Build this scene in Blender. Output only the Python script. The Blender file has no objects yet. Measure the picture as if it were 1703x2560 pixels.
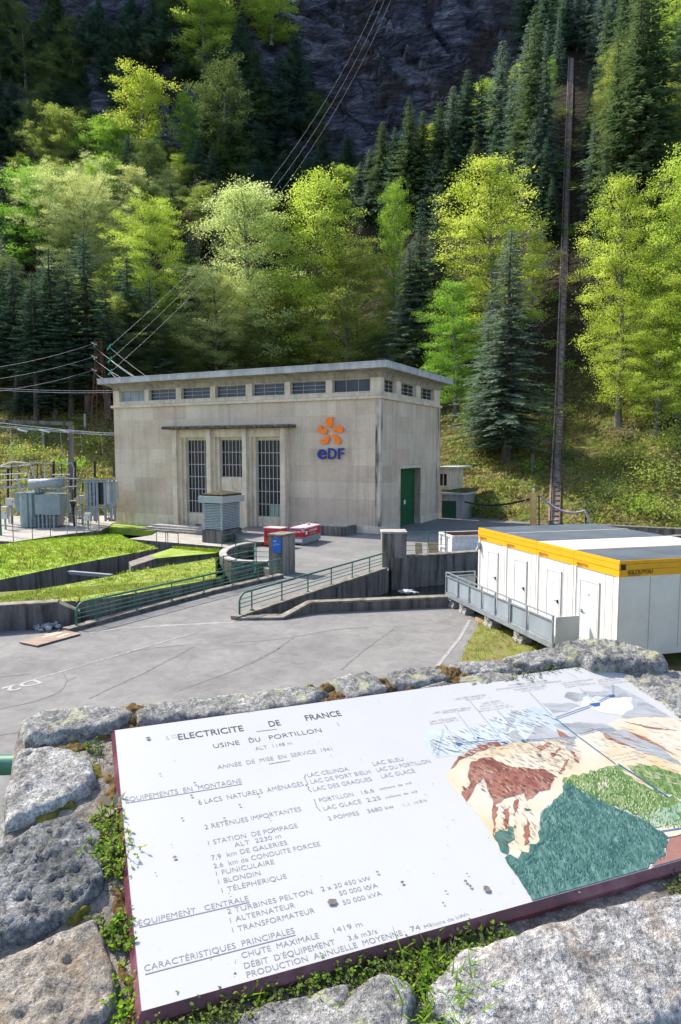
import bpy, math, random
import numpy as np
from mathutils import Vector, Matrix
random.seed(7)
sc = bpy.context.scene
col = sc.collection
# ------------------------------------------------------------------ camera, world, sun, exposure
PITCH = math.atan(155 / 1707.0)
CAM = Vector((0, 0, 7.2))
cd = bpy.data.cameras.new('camera'); cam = bpy.data.objects.new('camera', cd); col.objects.link(cam)
cam.location = CAM; cam.rotation_euler = (math.pi / 2 - PITCH, 0, 0)
cd.sensor_fit = 'VERTICAL'; cd.sensor_height = 36; cd.sensor_width = 24; cd.lens = 24.0
cd.clip_start = 0.05; cd.clip_end = 2000
sc.camera = cam
SUN_AZ, SUN_EL = 36.0, 46.0          # degrees: sun stands behind the hill to the left
world = bpy.data.worlds.new('World'); sc.world = world; world.use_nodes = True
wn = world.node_tree; bg = wn.nodes['Background']
sky = wn.nodes.new('ShaderNodeTexSky'); sky.sky_type = 'NISHITA'; sky.sun_disc = False
sx, sy, sz = (-math.cos(math.radians(SUN_AZ)) * math.cos(math.radians(SUN_EL)),
              math.sin(math.radians(SUN_AZ)) * math.cos(math.radians(SUN_EL)), math.sin(math.radians(SUN_EL)))
sky.sun_elevation = math.radians(SUN_EL); sky.sun_rotation = math.atan2(sx, sy)
sky.altitude = 1100; sky.air_density = .8; sky.dust_density = 3.5; sky.ozone_density = .4
wn.links.new(sky.outputs[0], bg.inputs[0]); bg.inputs[1].default_value = 0.15
sd = bpy.data.lights.new('sun', 'SUN'); sun = bpy.data.objects.new('sun', sd); col.objects.link(sun)
sd.energy = 3.0; sd.angle = math.radians(0.5); sd.color = (1.0, 0.94, 0.83)
sun.rotation_euler = Vector((sx, sy, sz)).to_track_quat('Z', 'Y').to_euler()
sc.view_settings.view_transform = 'Standard'; sc.view_settings.look = 'None'
sc.view_settings.exposure = 1.4; sc.view_settings.gamma = 1.0
sc.cycles.max_bounces = 6; sc.cycles.transparent_max_bounces = 8
# ------------------------------------------------------------------ pixel -> world (to place things where they stand)
FWD = Vector((0, math.cos(PITCH), -math.sin(PITCH))); UPV = Vector((0, math.sin(PITCH), math.cos(PITCH)))
def ray(x, y): return FWD + Vector(((x - 851.5) / 1707.0, 0, 0)) + UPV * ((1280 - y) / 1707.0)
def gz(x, y, z=0.0):
    d = ray(x, y); return CAM + d * ((z - CAM.z) / d.z)
def atY(x, y, Y):
    d = ray(x, y); return CAM + d * (Y / d.y)
def onpl(x, y, p, n):
    d = ray(x, y); return CAM + d * ((Vector(p) - CAM).dot(n) / d.dot(n))
# ------------------------------------------------------------------ numpy noise
_rs = np.random.RandomState(3); _P = _rs.permutation(256); _P = np.concatenate([_P, _P, _P]); _G = _rs.normal(size=(256, 3)); _G /= np.linalg.norm(_G, axis=1)[:, None]
def noise3(x, y, z):
    x, y, z = np.broadcast_arrays(np.asarray(x, float), np.asarray(y, float), np.asarray(z, float))
    xi, yi, zi = np.floor(x).astype(int), np.floor(y).astype(int), np.floor(z).astype(int)
    xf, yf, zf = x - xi, y - yi, z - zi
    u, v, w = [t * t * t * (t * (t * 6 - 15) + 10) for t in (xf, yf, zf)]
    xi &= 255; yi &= 255; zi &= 255
    r = 0
    for dx in (0, 1):
        for dy in (0, 1):
            for dz in (0, 1):
                g = _G[_P[_P[_P[xi + dx] + yi + dy] + zi + dz] & 255]
                d = g[..., 0] * (xf - dx) + g[..., 1] * (yf - dy) + g[..., 2] * (zf - dz)
                r = r + d * (u if dx else 1 - u) * (v if dy else 1 - v) * (w if dz else 1 - w)
    return r
def fbm(x, y, z, o=4):
    r = 0; a = 1.0; f = 1.0
    for i in range(o):
        r = r + a * noise3(x * f + 7.3 * i, y * f + 3.1 * i, z * f); a *= .5; f *= 2.03
    return r
# ------------------------------------------------------------------ objects
def wloc(o): return Vector((0, 0, 0)) if o is None else Vector(o['_w']) if '_w' in o else o.location.copy()
OFF = {}
def tag(o, label=None, cat=None, group=None, kind=None):
    if label: o['label'] = label
    if cat: o['category'] = cat
    if group: o['group'] = group
    if kind: o['kind'] = kind
    return o
def thing(name, label, cat, loc=(0, 0, 0), group=None):
    o = bpy.data.objects.new(name, None); col.objects.link(o); o.location = loc; OFF[o.name] = Vector(loc)
    o.empty_display_size = .2
    return tag(o, label, cat, group)
class MB:
    def __init__(s): s.v = []; s.f = []; s.m = []; s.sm = []
    def add(s, vs, fs, mi=0, smooth=False):
        b = len(s.v); s.v.extend([tuple(p) for p in vs])
        for f in fs: s.f.append([b + i for i in f]); s.m.append(mi); s.sm.append(smooth)
    def hexa(s, p, mi=0):      # p: 4 bottom, 4 top
        s.add(p, [(3, 2, 1, 0), (4, 5, 6, 7), (0, 1, 5, 4), (1, 2, 6, 5), (2, 3, 7, 6), (3, 0, 4, 7)], mi)
    def fbox(s, F, u, w, z, mi=0):
        s.hexa([F(u[0], w[0], z[0]), F(u[1], w[0], z[0]), F(u[1], w[1], z[0]), F(u[0], w[1], z[0]),
                F(u[0], w[0], z[1]), F(u[1], w[0], z[1]), F(u[1], w[1], z[1]), F(u[0], w[1], z[1])], mi)
    def box(s, x, y, z, mi=0): s.fbox(lambda a, b, c: (a, b, c), x, y, z, mi)
    def prism(s, poly, z0, z1, mi=0, ms=None, bottom=True):
        """poly xy (or xyz tops); z0 bottom; z1 top number or None when poly carries z"""
        n = len(poly); ms = mi if ms is None else ms
        ar = sum(poly[i][0] * poly[(i + 1) % n][1] - poly[(i + 1) % n][0] * poly[i][1] for i in range(n))
        if ar < 0: poly = poly[::-1]
        top = [(p[0], p[1], p[2] if z1 is None else z1) for p in poly]; bot = [(p[0], p[1], z0) for p in poly]
        b = len(s.v); s.v.extend(top + bot)
        s.f.append([b + i for i in range(n)]); s.m.append(mi); s.sm.append(False)
        for i in range(n):
            j = (i + 1) % n; s.f.append([b + j, b + i, b + n + i, b + n + j]); s.m.append(ms); s.sm.append(False)
        if bottom: s.f.append([b + n + i for i in reversed(range(n))]); s.m.append(ms); s.sm.append(False)
    def tube(s, pts, r, n=8, mi=0, cap=True, smooth=True):
        pts = [Vector(p) for p in pts]; k = len(pts)
        rs = r if isinstance(r, (list, tuple)) else [r] * k
        t0 = (pts[1] - pts[0]).normalized(); a = t0.orthogonal().normalized(); vs = []
        for i in range(k):
            t = (pts[min(i + 1, k - 1)] - pts[max(i - 1, 0)])
            t = t.normalized() if t.length > 1e-9 else t0
            a = (a - t * a.dot(t)); a = a.normalized() if a.length > 1e-6 else t.orthogonal().normalized(); b = t.cross(a)
            for j in range(n):
                th = 2 * math.pi * j / n; vs.append(pts[i] + (a * math.cos(th) + b * math.sin(th)) * rs[i])
        fs = [(i * n + j, i * n + (j + 1) % n, (i + 1) * n + (j + 1) % n, (i + 1) * n + j) for i in range(k - 1) for j in range(n)]
        s.add(vs, fs, mi, smooth)
        if cap: s.add(vs[:n], [tuple(reversed(range(n)))], mi); s.add(vs[-n:], [tuple(range(n))], mi)
    def bar(s, a, b, w, h=None, mi=0, up=(0, 0, 1)):
        a, b = Vector(a), Vector(b); h = h or w; t = (b - a).normalized(); up = Vector(up)
        x = t.cross(up); x = x.normalized() if x.length > 1e-4 else t.orthogonal().normalized(); y = x.cross(t)
        q = [(-w / 2, -h / 2), (w / 2, -h / 2), (w / 2, h / 2), (-w / 2, h / 2)]
        s.hexa([a + x * i + y * j for i, j in q] + [b + x * i + y * j for i, j in q], mi)
    def build(s, name, mats, parent=None, bevel=0, split=False):
        if split:
            par_ = list(range(len(s.v)))
            def fd(i):
                while par_[i] != i: par_[i] = par_[par_[i]]; i = par_[i]
                return i
            for f in s.f:
                for i in f[1:]: par_[fd(f[0])] = fd(i)
            gs = {}
            for k, f in enumerate(s.f): gs.setdefault(fd(f[0]), []).append(k)
            for ks in gs.values():
                q = MB(); mp_ = {}
                for k in ks:
                    for i in s.f[k]:
                        if i not in mp_: mp_[i] = len(q.v); q.v.append(s.v[i])
                    q.f.append([mp_[i] for i in s.f[k]]); q.m.append(s.m[k]); q.sm.append(s.sm[k])
                o = q.build(name, mats, parent, bevel)
            return o
        base = OFF.get(parent.name, Vector((0, 0, 0))) if parent else Vector((0, 0, 0))
        me = bpy.data.meshes.new(name)
        v = np.array(s.v, dtype=np.float64) - np.array(base) if s.v else np.zeros((0, 3))
        me.from_pydata(v.tolist(), [], s.f)
        mats = mats if isinstance(mats, (list, tuple)) else [mats]
        for m in mats: me.materials.append(m)
        me.polygons.foreach_set('material_index', s.m); me.polygons.foreach_set('use_smooth', s.sm)
        me.update()
        o = bpy.data.objects.new(name, me); col.objects.link(o)
        if parent: o.parent = parent; OFF[o.name] = base
        if bevel:
            bm = o.modifiers.new('bevel', 'BEVEL'); bm.width = bevel; bm.segments = 2; bm.limit_method = 'ANGLE'
        return o
def grid_obj(name, V, mask, mats, parent=None, mi=None, smooth=True):
    """V: (ny,nx,3) world verts, mask: (ny-1,nx-1) cells kept"""
    ny, nx, _ = V.shape; used = np.zeros((ny, nx), bool)
    J, I = np.nonzero(mask)
    q = np.stack([J * nx + I, J * nx + I + 1, (J + 1) * nx + I + 1, (J + 1) * nx + I], 1)
    ids = np.unique(q); remap = -np.ones(ny * nx, int); remap[ids] = np.arange(len(ids))
    base = OFF.get(parent.name, Vector((0, 0, 0))) if parent else Vector((0, 0, 0))
    me = bpy.data.meshes.new(name)
    me.from_pydata((V.reshape(-1, 3)[ids] - np.array(base)).tolist(), [], remap[q].tolist())
    for m in (mats if isinstance(mats, (list, tuple)) else [mats]): me.materials.append(m)
    if mi is not None: me.polygons.foreach_set('material_index', mi[J, I].astype(int).tolist())
    me.polygons.foreach_set('use_smooth', [smooth] * len(q)); me.update()
    o = bpy.data.objects.new(name, me); col.objects.link(o)
    if parent: o.parent = parent; OFF[o.name] = base
    return o
# ------------------------------------------------------------------ materials
class NT:
    def __init__(s, name):
        s.m = bpy.data.materials.new(name); s.m.use_nodes = True; s.n = s.m.node_tree.nodes; s.l = s.m.node_tree.links
        s.b = s.n['Principled BSDF']; s.out = s.n['Material Output']
    def new(s, t, **k):
        x = s.n.new(t)
        for a, b in k.items(): setattr(x, a, b)
        return x
    def link(s, a, b): s.l.new(a, b)
    def coord(s, kind='Object', scale=(1, 1, 1), rot=(0, 0, 0)):
        if kind == 'World':
            c = s.new('ShaderNodeNewGeometry'); o = c.outputs['Position']
        else:
            c = s.new('ShaderNodeTexCoord'); o = c.outputs[kind]
        mp = s.new('ShaderNodeMapping'); mp.inputs['Scale'].default_value = scale; mp.inputs['Rotation'].default_value = rot
        s.link(o, mp.inputs[0]); return mp.outputs[0]
    def noise(s, co, scale, detail=5, rough=.6, dist=0):
        t = s.new('ShaderNodeTexNoise'); t.inputs['Scale'].default_value = scale; t.inputs['Detail'].default_value = detail
        t.inputs['Roughness'].default_value = rough; t.inputs['Distortion'].default_value = dist
        s.link(co, t.inputs['Vector']); return t.outputs['Fac']
    def ramp(s, fac, stops, interp='LINEAR'):
        r = s.new('ShaderNodeValToRGB'); r.color_ramp.interpolation = interp
        e = r.color_ramp.elements
        while len(e) > 1: e.remove(e[-1])
        e[0].position = stops[0][0]; e[0].color = tuple(stops[0][1]) + (1,) if len(stops[0][1]) == 3 else stops[0][1]
        for p, c in stops[1:]:
            x = e.new(p); x.color = tuple(c) + (1,)
        s.link(fac, r.inputs[0]); return r.outputs[0]
    def mix(s, fac, a, b, mode='MIX'):
        m = s.new('ShaderNodeMix', data_type='RGBA', blend_type=mode)
        if isinstance(fac, (int, float)): m.inputs[0].default_value = fac
        else: s.link(fac, m.inputs[0])
        for v, i in ((a, 6), (b, 7)):
            if isinstance(v, (tuple, list)): m.inputs[i].default_value = tuple(v)[:3] + (1,)
            else: s.link(v, m.inputs[i])
        return m.outputs[2]
    def math(s, op, a, b=0.0):
        m = s.new('ShaderNodeMath', operation=op)
        for v, i in ((a, 0), (b, 1)):
            if isinstance(v, (int, float)): m.inputs[i].default_value = v
            else: s.link(v, m.inputs[i])
        return m.outputs[0]
    def bump(s, h, strength=.5, dist=.02):
        b = s.new('ShaderNodeBump'); b.inputs['Strength'].default_value = strength; b.inputs['Distance'].default_value = dist
        s.link(h, b.inputs['Height']); s.link(b.outputs[0], s.b.inputs['Normal'])
    def fin(s, c, rough=.8, metal=0, spec=.35):
        if isinstance(c, (tuple, list)): s.b.inputs['Base Color'].default_value = tuple(c)[:3] + (1,)
        else: s.link(c, s.b.inputs['Base Color'])
        s.b.inputs['Roughness'].default_value = rough; s.b.inputs['Metallic'].default_value = metal
        s.b.inputs['Specular IOR Level'].default_value = spec
        return s.m
def mottled(name, stops, scale=3, rough=.85, bump=.3, bd=.01, kind='Object', stretch=(1, 1, 1), detail=8, metal=0, spec=.35, fine=None):
    t = NT(name); co = t.coord(kind, stretch); f = t.noise(co, scale, detail, .65)
    c = t.ramp(f, stops)
    if fine:
        g = t.noise(co, fine, 3, .7); c = t.mix(.5, c, t.ramp(g, [(.3, (.25, .25, .25)), (.7, (.75, .75, .75))]), 'OVERLAY'); 
        if bump: t.bump(g, bump, bd)
    elif bump: t.bump(f, bump, bd)
    return t.fin(c, rough, metal, spec)
def paint(name, c, rough=.45, wear=.12, scale=6, metal=0):
    t = NT(name); co = t.coord('Object'); f = t.noise(co, scale, 6, .7)
    d = tuple(max(0, x * (1 - wear * 2)) for x in c); l = tuple(min(1, x * (1 + wear)) for x in c)
    return t.fin(t.ramp(f, [(.3, d), (.5, c), (.7, l)]), rough, metal)
# ================================================================== TERRAIN
FX = [-140, -60, -30, -17, -2, 10, 20, 30, 40, 60, 140]; FY = [96, 82, 79, 89, 86, 76, 66, 60, 55, 50, 40]
LS = [-6, 0, 6, 14, 30, 83, 113, 300]; LZ = [-1.5, -.9, 3.2, 7, 15, 62, 86, 150]
RS = [-6, 0, 6, 14, 28, 64, 83, 113, 300]; RZ = [-1.0, -.1, 2.6, 6, 12, 52, 74, 106, 180]
TR0 = gz(1388, 1312, 0.3); TR1 = atY(1431, 109, 149)       # foot and upper end of the funicular track
def trackx(y): return TR0.x + (TR1.x - TR0.x) * (np.asarray(y, float) - TR0.y) / (TR1.y - TR0.y)
def T0(x, y):
    x = np.asarray(x, float); y = np.asarray(y, float)
    s = y - np.interp(x, FX, FY); w = np.clip((x / np.maximum(y, 1) - .20) / .12, 0, 1); w = w * w * (3 - 2 * w)
    return np.interp(s, LS, LZ) * (1 - w) + np.interp(s, RS, RZ) * w + np.interp(y, [196, 204, 222, 240], [0, 22, 72, 82]), s, w
def T(x, y):
    z, s, w = T0(x, y); x = np.asarray(x, float); y = np.asarray(y, float)
    tr = np.clip((np.abs(x - trackx(y)) - 1.2) / 4, 0, 1); tr = np.where(y > TR0.y - 4, tr, 1)
    a = np.clip(s / 14, 0, 1) * tr
    n = fbm(x * .045, y * .045, 0, 3) * 3.2 + fbm(x * .22, y * .22, 5, 4) * 1.0
    n2 = fbm(x * .9, y * .9, 9, 2) * .28 * np.clip(s / 4, 0, 1) * (.25 + .75 * tr)
    return z + n * a + n2
def hill(px, py, y0=57, lift=0.0):
    d = ray(px, py); Y = np.arange(y0, 330, .5); t = Y / d.y
    X = d.x * t; Z = 7.2 + d.z * t; h = T(X, Y)
    k = np.nonzero(Z < h)[0]
    if len(k) == 0: return None
    i = k[0]; return Vector((X[i], Y[i], float(h[i])))
def hz(x, y): return float(T(np.array([x]), np.array([y]))[0])
# hillside material: moss and grass low down, leaf litter higher, bare rock where steep
t = NT('hillside'); geo = t.new('ShaderNodeNewGeometry'); co = t.coord('World')
sx_ = t.new('ShaderNodeSeparateXYZ'); t.link(geo.outputs['Normal'], sx_.inputs[0]); sp = t.new('ShaderNodeSeparateXYZ'); t.link(geo.outputs['Position'], sp.inputs[0])
n1 = t.noise(co, .5, 8, .7); n2 = t.noise(co, 2.2, 6, .7); n3 = t.noise(co, .11, 5, .6)
grass = t.ramp(n2, [(.28, (.06, .04, .02)), (.4, (.11, .13, .03)), (.5, (.20, .25, .045)), (.6, (.29, .32, .075)), (.72, (.38, .33, .14))])
dry = t.ramp(n2, [(.3, (.09, .055, .025)), (.5, (.25, .205, .075)), (.68, (.38, .32, .15))])
low = t.mix(t.ramp(n1, [(.42, (0, 0, 0)), (.58, (1, 1, 1))]), grass, dry)
litter = t.ramp(n2, [(.3, (.018, .014, .01)), (.5, (.045, .038, .02)), (.7, (.06, .065, .025))])
hf = t.math('ADD', t.math('MULTIPLY', sp.outputs['Z'], .028), t.math('MULTIPLY', n3, .9))
c = t.mix(t.ramp(hf, [(.62, (0, 0, 0)), (1.05, (1, 1, 1))]), low, litter)
cs = t.coord('World', (.10, .10, .42), (0, .62, 0)); r1 = t.noise(cs, 1.0, 12, .72, .1); r2 = t.noise(co, .06, 4, .6)
rock = t.ramp(r1, [(.3, (.014, .014, .02)), (.44, (.055, .055, .074)), (.54, (.14, .138, .175)), (.66, (.34, .335, .37))])  # pale stops paint in highlights, since no direct sun reaches the cliff
rock = t.mix(t.ramp(r2, [(.5, (0, 0, 0)), (.62, (.75, .75, .75))]), rock, t.ramp(n1, [(.35, (.035, .026, .016)), (.6, (.075, .056, .034)), (.7, (.065, .068, .03))]))
st = t.math('ADD', sx_.outputs['Z'], t.math('MULTIPLY', t.math('SUBTRACT', n1, .5), .25))
c = t.mix(t.ramp(st, [(.50, (1, 1, 1)), (.58, (0, 0, 0))]), c, rock)
vo = t.new('ShaderNodeTexVoronoi', feature='DISTANCE_TO_EDGE'); t.link(t.coord('World', (.22, .22, .75), (0, .62, 0)), vo.inputs['Vector']); vo.inputs['Scale'].default_value = 1.0
ck = t.math('MINIMUM', t.math('MULTIPLY', vo.outputs['Distance'], 5.0), 1.0)
bm_ = t.math('ADD', t.math('ADD', n2, t.math('MULTIPLY', r1, 2.6)), t.math('MULTIPLY', ck, .8)); t.bump(bm_, 1.0, .9)
M_HILL = t.fin(c, .95, 0, .15)
def terrain():
    ys = np.concatenate([np.arange(44, 110, .8), np.arange(110, 188, 1.2), np.arange(188, 262, .55), np.arange(262, 330, 2)]); xs = np.concatenate([np.arange(-150, -60, 3), np.arange(-60, 75, .8), np.arange(75, 160, 3)])
    X, Y = np.meshgrid(xs, ys); Z = T(X, Y); z, s, w = T0(X, Y)
    dg = Z * .8 + X * .6
    t1 = dg * .11 + fbm(X * .03, Z * .03, 1.7, 3) * 1.3; t2 = X * .075 + Z * .03 + fbm(X * .04, Z * .05, 5.1, 3) * 1.1; t3 = dg * .31 + fbm(X * .08, Z * .06, 9.3, 3) * 1.1
    rid = (np.abs(fbm(X * .03 + Z * .02, dg * .04, 2.2, 4)) * 1.9 - .45) * 6 - (t1 - np.floor(t1) - .5) * 3.2 + (t2 - np.floor(t2) - .5) * 2.6 - (t3 - np.floor(t3) - .5) * 1.1 + fbm(X * .3, dg * .5, 6.4, 3) * .45
    Y2 = Y + np.clip((Y - 193) / 6, 0, 1) * rid
    V = np.stack([X, Y2, Z], -1); m = (s > -5.5)[:-1, :-1] & (s > -5.5)[1:, 1:]
    tag(grid_obj('hillside', V, m, M_HILL), kind='structure')
terrain()
# ================================================================== FLAT GROUND
t = NT('asphalt'); co = t.coord('World'); a = t.noise(co, .35, 6, .6); b = t.noise(co, 45, 3, .8); c3 = t.noise(co, 1.7, 6, .7, 1.0)
c = t.ramp(a, [(.3, (.15, .147, .143)), (.5, (.178, .175, .17)), (.7, (.21, .206, .198))])
c = t.mix(.55, c, t.ramp(b, [(.32, (.22, .22, .22)), (.68, (.78, .78, .78))]), 'OVERLAY')
c = t.mix(.6, c, t.ramp(c3, [(.35, (.36, .36, .37)), (.6, (.58, .575, .565))]), 'OVERLAY')
c = t.mix(t.ramp(t.noise(co, .16, 7, .7, .4), [(.56, (0, 0, 0)), (.62, (.3, .3, .3))]), c, (.11, .108, .105)); c = t.mix(t.ramp(t.noise(co, 6, 4, .7), [(.68, (0, 0, 0)), (.74, (.5, .5, .5))]), c, (.10, .095, .09)); c = t.mix(t.ramp(t.noise(co, .5, 8, .75, .8), [(.6, (0, 0, 0)), (.72, (.3, .3, .3))]), c, (.27, .25, .225))
t.bump(b, .35, .01); M_ASPH = t.fin(c, .9, 0, .25)
def conc(name, base, dark, stain=.6, streak=True, scale=.8):
    t = NT(name); co = t.coord('World'); n = t.noise(co, scale, 8, .7); f = t.noise(co, 14, 5, .75)
    s = t.noise(t.coord('World', (1.6, 1.6, .16)), 1.6, 6, .65)
    c = t.ramp(n, [(.3, tuple(x * .72 for x in base)), (.5, base), (.7, tuple(min(1, x * 1.18) for x in base))])
    if streak: c = t.mix(t.math('MULTIPLY', t.ramp(s, [(.45, (0, 0, 0)), (.66, (1, 1, 1))]), stain), c, dark)
    c = t.mix(.45, c, t.ramp(f, [(.3, (.3, .3, .3)), (.7, (.7, .7, .7))]), 'OVERLAY'); t.bump(f, .35, .012)
    return t.fin(c, .92, 0, .2)
M_CONC = conc('weathered_concrete', (.17, .155, .135), (.035, .032, .028), .85)
M_CONC_L = conc('pale_concrete', (.36, .34, .30), (.12, .11, .09), .35)
M_COPE = mottled('mossy_coping', [(.3, (.07, .05, .03)), (.5, (.19, .17, .14)), (.7, (.30, .28, .25))], 2.5, .95, .5, .02, 'World')
def soil_grass(name, stops, sc_=1.2): return mottled(name, stops, sc_, .95, .5, .05, 'World', fine=30)
M_LAWN = soil_grass('lawn_soil', [(.3, (.12, .17, .02)), (.5, (.22, .31, .03)), (.7, (.34, .37, .08))])
M_LAWND = soil_grass('worn_lawn', [(.3, (.16, .21, .03)), (.5, (.27, .31, .06)), (.72, (.36, .34, .13))])
M_DIRT = soil_grass('dry_ground', [(.3, (.10, .06, .03)), (.45, (.19, .15, .06)), (.55, (.15, .18, .035)), (.7, (.27, .22, .11))], 1.5)
M_MUD = mottled('streambed', [(.3, (.02, .017, .012)), (.6, (.07, .06, .045))], 1, .9, .5, .05, 'World')
LWN = Vector((0, .05, 1)); LW0 = Vector((0, 28, .9))
def lw(x, y): return onpl(x, y, LW0, LWN)
def r1(x, y): return lw(x / 2.24, 1300 + y / 2.24)
m = MB(); m.prism([(-90, 4), (90, 4), (90, 66), (14, 88), (-30, 92), (-110, 80)], -2.3, -1.75); tag(m.build('riverbed', M_MUD), kind='structure')
Rd = Vector((.515, .857, 0)); Rn = Vector((.857, -.515, 0))     # ramp direction and its right-hand normal
RL0, RL1 = gz(191, 1561, .2), gz(706, 1434, .2); RR0, RR1 = gz(599, 1534, .2), gz(962, 1418, .2)
def P2(v, z=None): return (v[0], v[1]) if z is None else (v[0], v[1], z)
WG = [(-4.6, 28.55), (-2.62, 28.6), (-1.5, 29.75), (4.9, 31.0), (20, 35.2), (60, 46)]
CW = [(3.15, 41.2), (8.9, 44.0), (20, 49.4), (60, 68)]
asp = [(-60, 7), (70, 7), (70, 47.5)] + [(p[0], p[1]) for p in WG[::-1][:-2]] + [(-2.9, 29.6), P2(RR0 + Rn * .22 + Rd * 1.0), P2(RR1 + Rn * .22), (3.0, 41.6)] + [(x, y + .3) for x, y in CW[1:]] + \
      [(62, 76), (24, 76), (8, 90), (-8, 80), (-9.2, 58.4), (-6.6, 52.5), (-5.6, 43.6), P2(RL1 - Rn * .1), P2(RL0 - Rn * .15), (-13.4, 26.75), (-60, 10.5)]
m = MB(); m.prism(asp, -2.2, 0.0, 0, 1); tag(m.build('asphalt_road', [M_ASPH, M_CONC]), kind='structure')
# lawns (tops follow one gentle plane)
def ext(p, q, k): return q + (q - p) * k
A, B, Cc, D, E, F_, G = [lw(x, y) for x, y in ((0, 1449.5), (172, 1413), (395, 1371), (321, 1347), (275, 1325), (140, 1342), (0, 1362))]
L1 = [ext(B, A, 1.2), A, B, Cc, D, E, F_, G, ext(F_, G, 1.5)]
m = MB(); m.prism([tuple(p) for p in L1], -2.2, None, 0, 1); lawn1 = m
tag(m.build('grass_bank', [M_LAWN, M_CONC]), kind='structure')
n0, n1_, n2_, n3_ = r1(0, 430), r1(640, 312), r1(725, 292), r1(1212, 213)
rw0, rw1 = Vector((-13.55, 26.95, 0)), Vector((-10.95, 27.86, 0))
def onl(x, y, d=0): return Vector((x, y, .9 - .05 * (y - 28) + d))
L3 = [ext(n1_, n0, .9), n0, n1_, n2_, n3_, r1(1212, 330), onl(*(P2(RL0 + Rd * 9.6 - Rn * .55))), onl(*P2(RL0 + Rd * 1.0 - Rn * .5)), onl(-11.1, 28.3), onl(-13.7, 27.4), onl(-36, 19.6)]
m = MB(); m.prism([tuple(p) for p in L3], -2.2, None, 0, 1); tag(m.build('lawn', [M_LAWND, M_CONC]), kind='structure')
L2 = [r1(*p) + Vector((0, 0, .3)) for p in ((722, 262), (835, 222), (960, 182), (1235, 196), (1210, 210), (870, 243), (735, 290))]
m = MB(); m.prism([tuple(p) for p in L2], -2.2, None, 1, 0)
m.prism([tuple(p + Vector((0, 0, .012))) for p in (L2[1] * .75 + L2[5] * .25, L2[2], L2[3], L2[4], L2[5])], L2[3].z - .12, None, 1, 1)
for k in range(len(m.f)):
    if k == 0: m.m[k] = 2
o = m.build('grass_island', [M_CONC, M_LAWN, M_COPE]); tag(o, kind='structure')
# water in the channels
t = NT('stream_water'); co = t.coord('World'); f = t.noise(co, 3.5, 4, .6); t.bump(f, .4, .08)
M_WATER = t.fin((.02, .025, .018), .08, 0, .6)
m = MB(); m.prism([(-60, 20), (-2, 20), (-1, 30.3), (12, 33), (70, 50), (70, 70), (2.5, 42), (-9, 58), (-22, 58), (-60, 46)], -1.9, -1.3, bottom=False); tag(m.build('stream_water', M_WATER), kind='structure')
# gravelly dry ground by the cabins
m = MB(); m.prism([P2(gz(*p)) for p in ((1150, 1660), (1168, 1610), (1196, 1560), (1212, 1500), (1290, 1470))] + [(40, 42), (70, 40), (70, 9), (6, 14)], -.05, .012, 0, 0, False); tag(m.build('verge', M_DIRT), kind='structure')
m = MB(); rf = random.Random(3)
fo = gz(1018, 1482, -1.28)
for i in range(40): m.add([fo + Vector((rf.gauss(0, .28), rf.gauss(0, .2), rf.uniform(0, .12))) + Vector((rf.uniform(-.14, .14), rf.uniform(-.1, .1), rf.uniform(0, .1))) for _ in range(4)], [(0, 1, 2, 3)])
tag(m.build('stream_foam', paint('foam', (.75, .77, .78), .6)), kind='stuff')
# cracks and paint on the asphalt
M_TAR = paint('tar_crack', (.14, .135, .128), .9, .3); M_ROADW = mottled('worn_road_paint', [(.4, (.20, .20, .196)), (.6, (.33, .33, .32))], 6, .8, 0, 0, 'World')
M_DUST = mottled('dusty_joint', [(.4, (.21, .205, .20)), (.65, (.33, .325, .31))], 2, .9, 0, 0, 'World')
def strip(m, pts, w, z, jit=0., mi=0, seg=.5):
    P = [Vector((p[0], p[1], 0)) for p in pts]; out = []
    for a, b in zip(P, P[1:]):
        n = max(1, int((b - a).length / seg)); out += [a + (b - a) * i / n for i in range(n)]
    out.append(P[-1]); vs = []
    for i, p in enumerate(out):
        d = (out[min(i + 1, len(out) - 1)] - out[max(i - 1, 0)]).normalized(); nn = Vector((-d.y, d.x, 0))
        p = p + nn * random.uniform(-jit, jit); ww = w * (random.uniform(.6, 1.3) if jit else 1)
        vs += [(p + nn * ww / 2)[:2] + (z,), (p - nn * ww / 2)[:2] + (z,)]
    m.add(vs, [(2 * i, 2 * i + 1, 2 * i + 3, 2 * i + 2) for i in range(len(out) - 1)], mi)
def r1g(x, y): return gz(x / 2.24, 1300 + y / 2.24)
def r2g(x, y): return gz(550 + x / 2.24, 1300 + y / 2.24)
m = MB()
for pts, w in (([r1g(0, 1060), r1g(200, 1015), r1g(340, 965), r1g(375, 900), r1g(350, 850)], .05), ([r1g(375, 905), r1g(430, 880)], .03),
               ([r1g(500, 1000), r1g(800, 860), r1g(1080, 715)], .07), ([r1g(1080, 715), r1g(1060, 700), r1g(860, 718), r1g(700, 745)], .05),
               ([r2g(150, 820), r2g(300, 740), r2g(420, 655), r2g(640, 615), r2g(830, 600)], .06), ([r2g(420, 655), r2g(300, 672), r2g(60, 690)], .05),
               ([r2g(680, 840), r2g(800, 735), r2g(980, 605)], .07), ([r1g(0, 880), r1g(180, 860)], .04), ([r1g(1000, 955), r1g(1300, 850), r1g(1568, 715)], .06), ([r1g(0, 1205), r1g(130, 1185)], .05)):
    strip(m, pts, w * .75, .006, .03, 0, .16)
tag(m.build('road_cracks', M_TAR), kind='structure')
m = MB(); strip(m, [r1g(-100, 980), r1g(1090, 632)], .07, .008, .01); strip(m, [r2g(1400, 560), r2g(1345, 660), r2g(1262, 765), r2g(1200, 840)], .13, .008)
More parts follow.
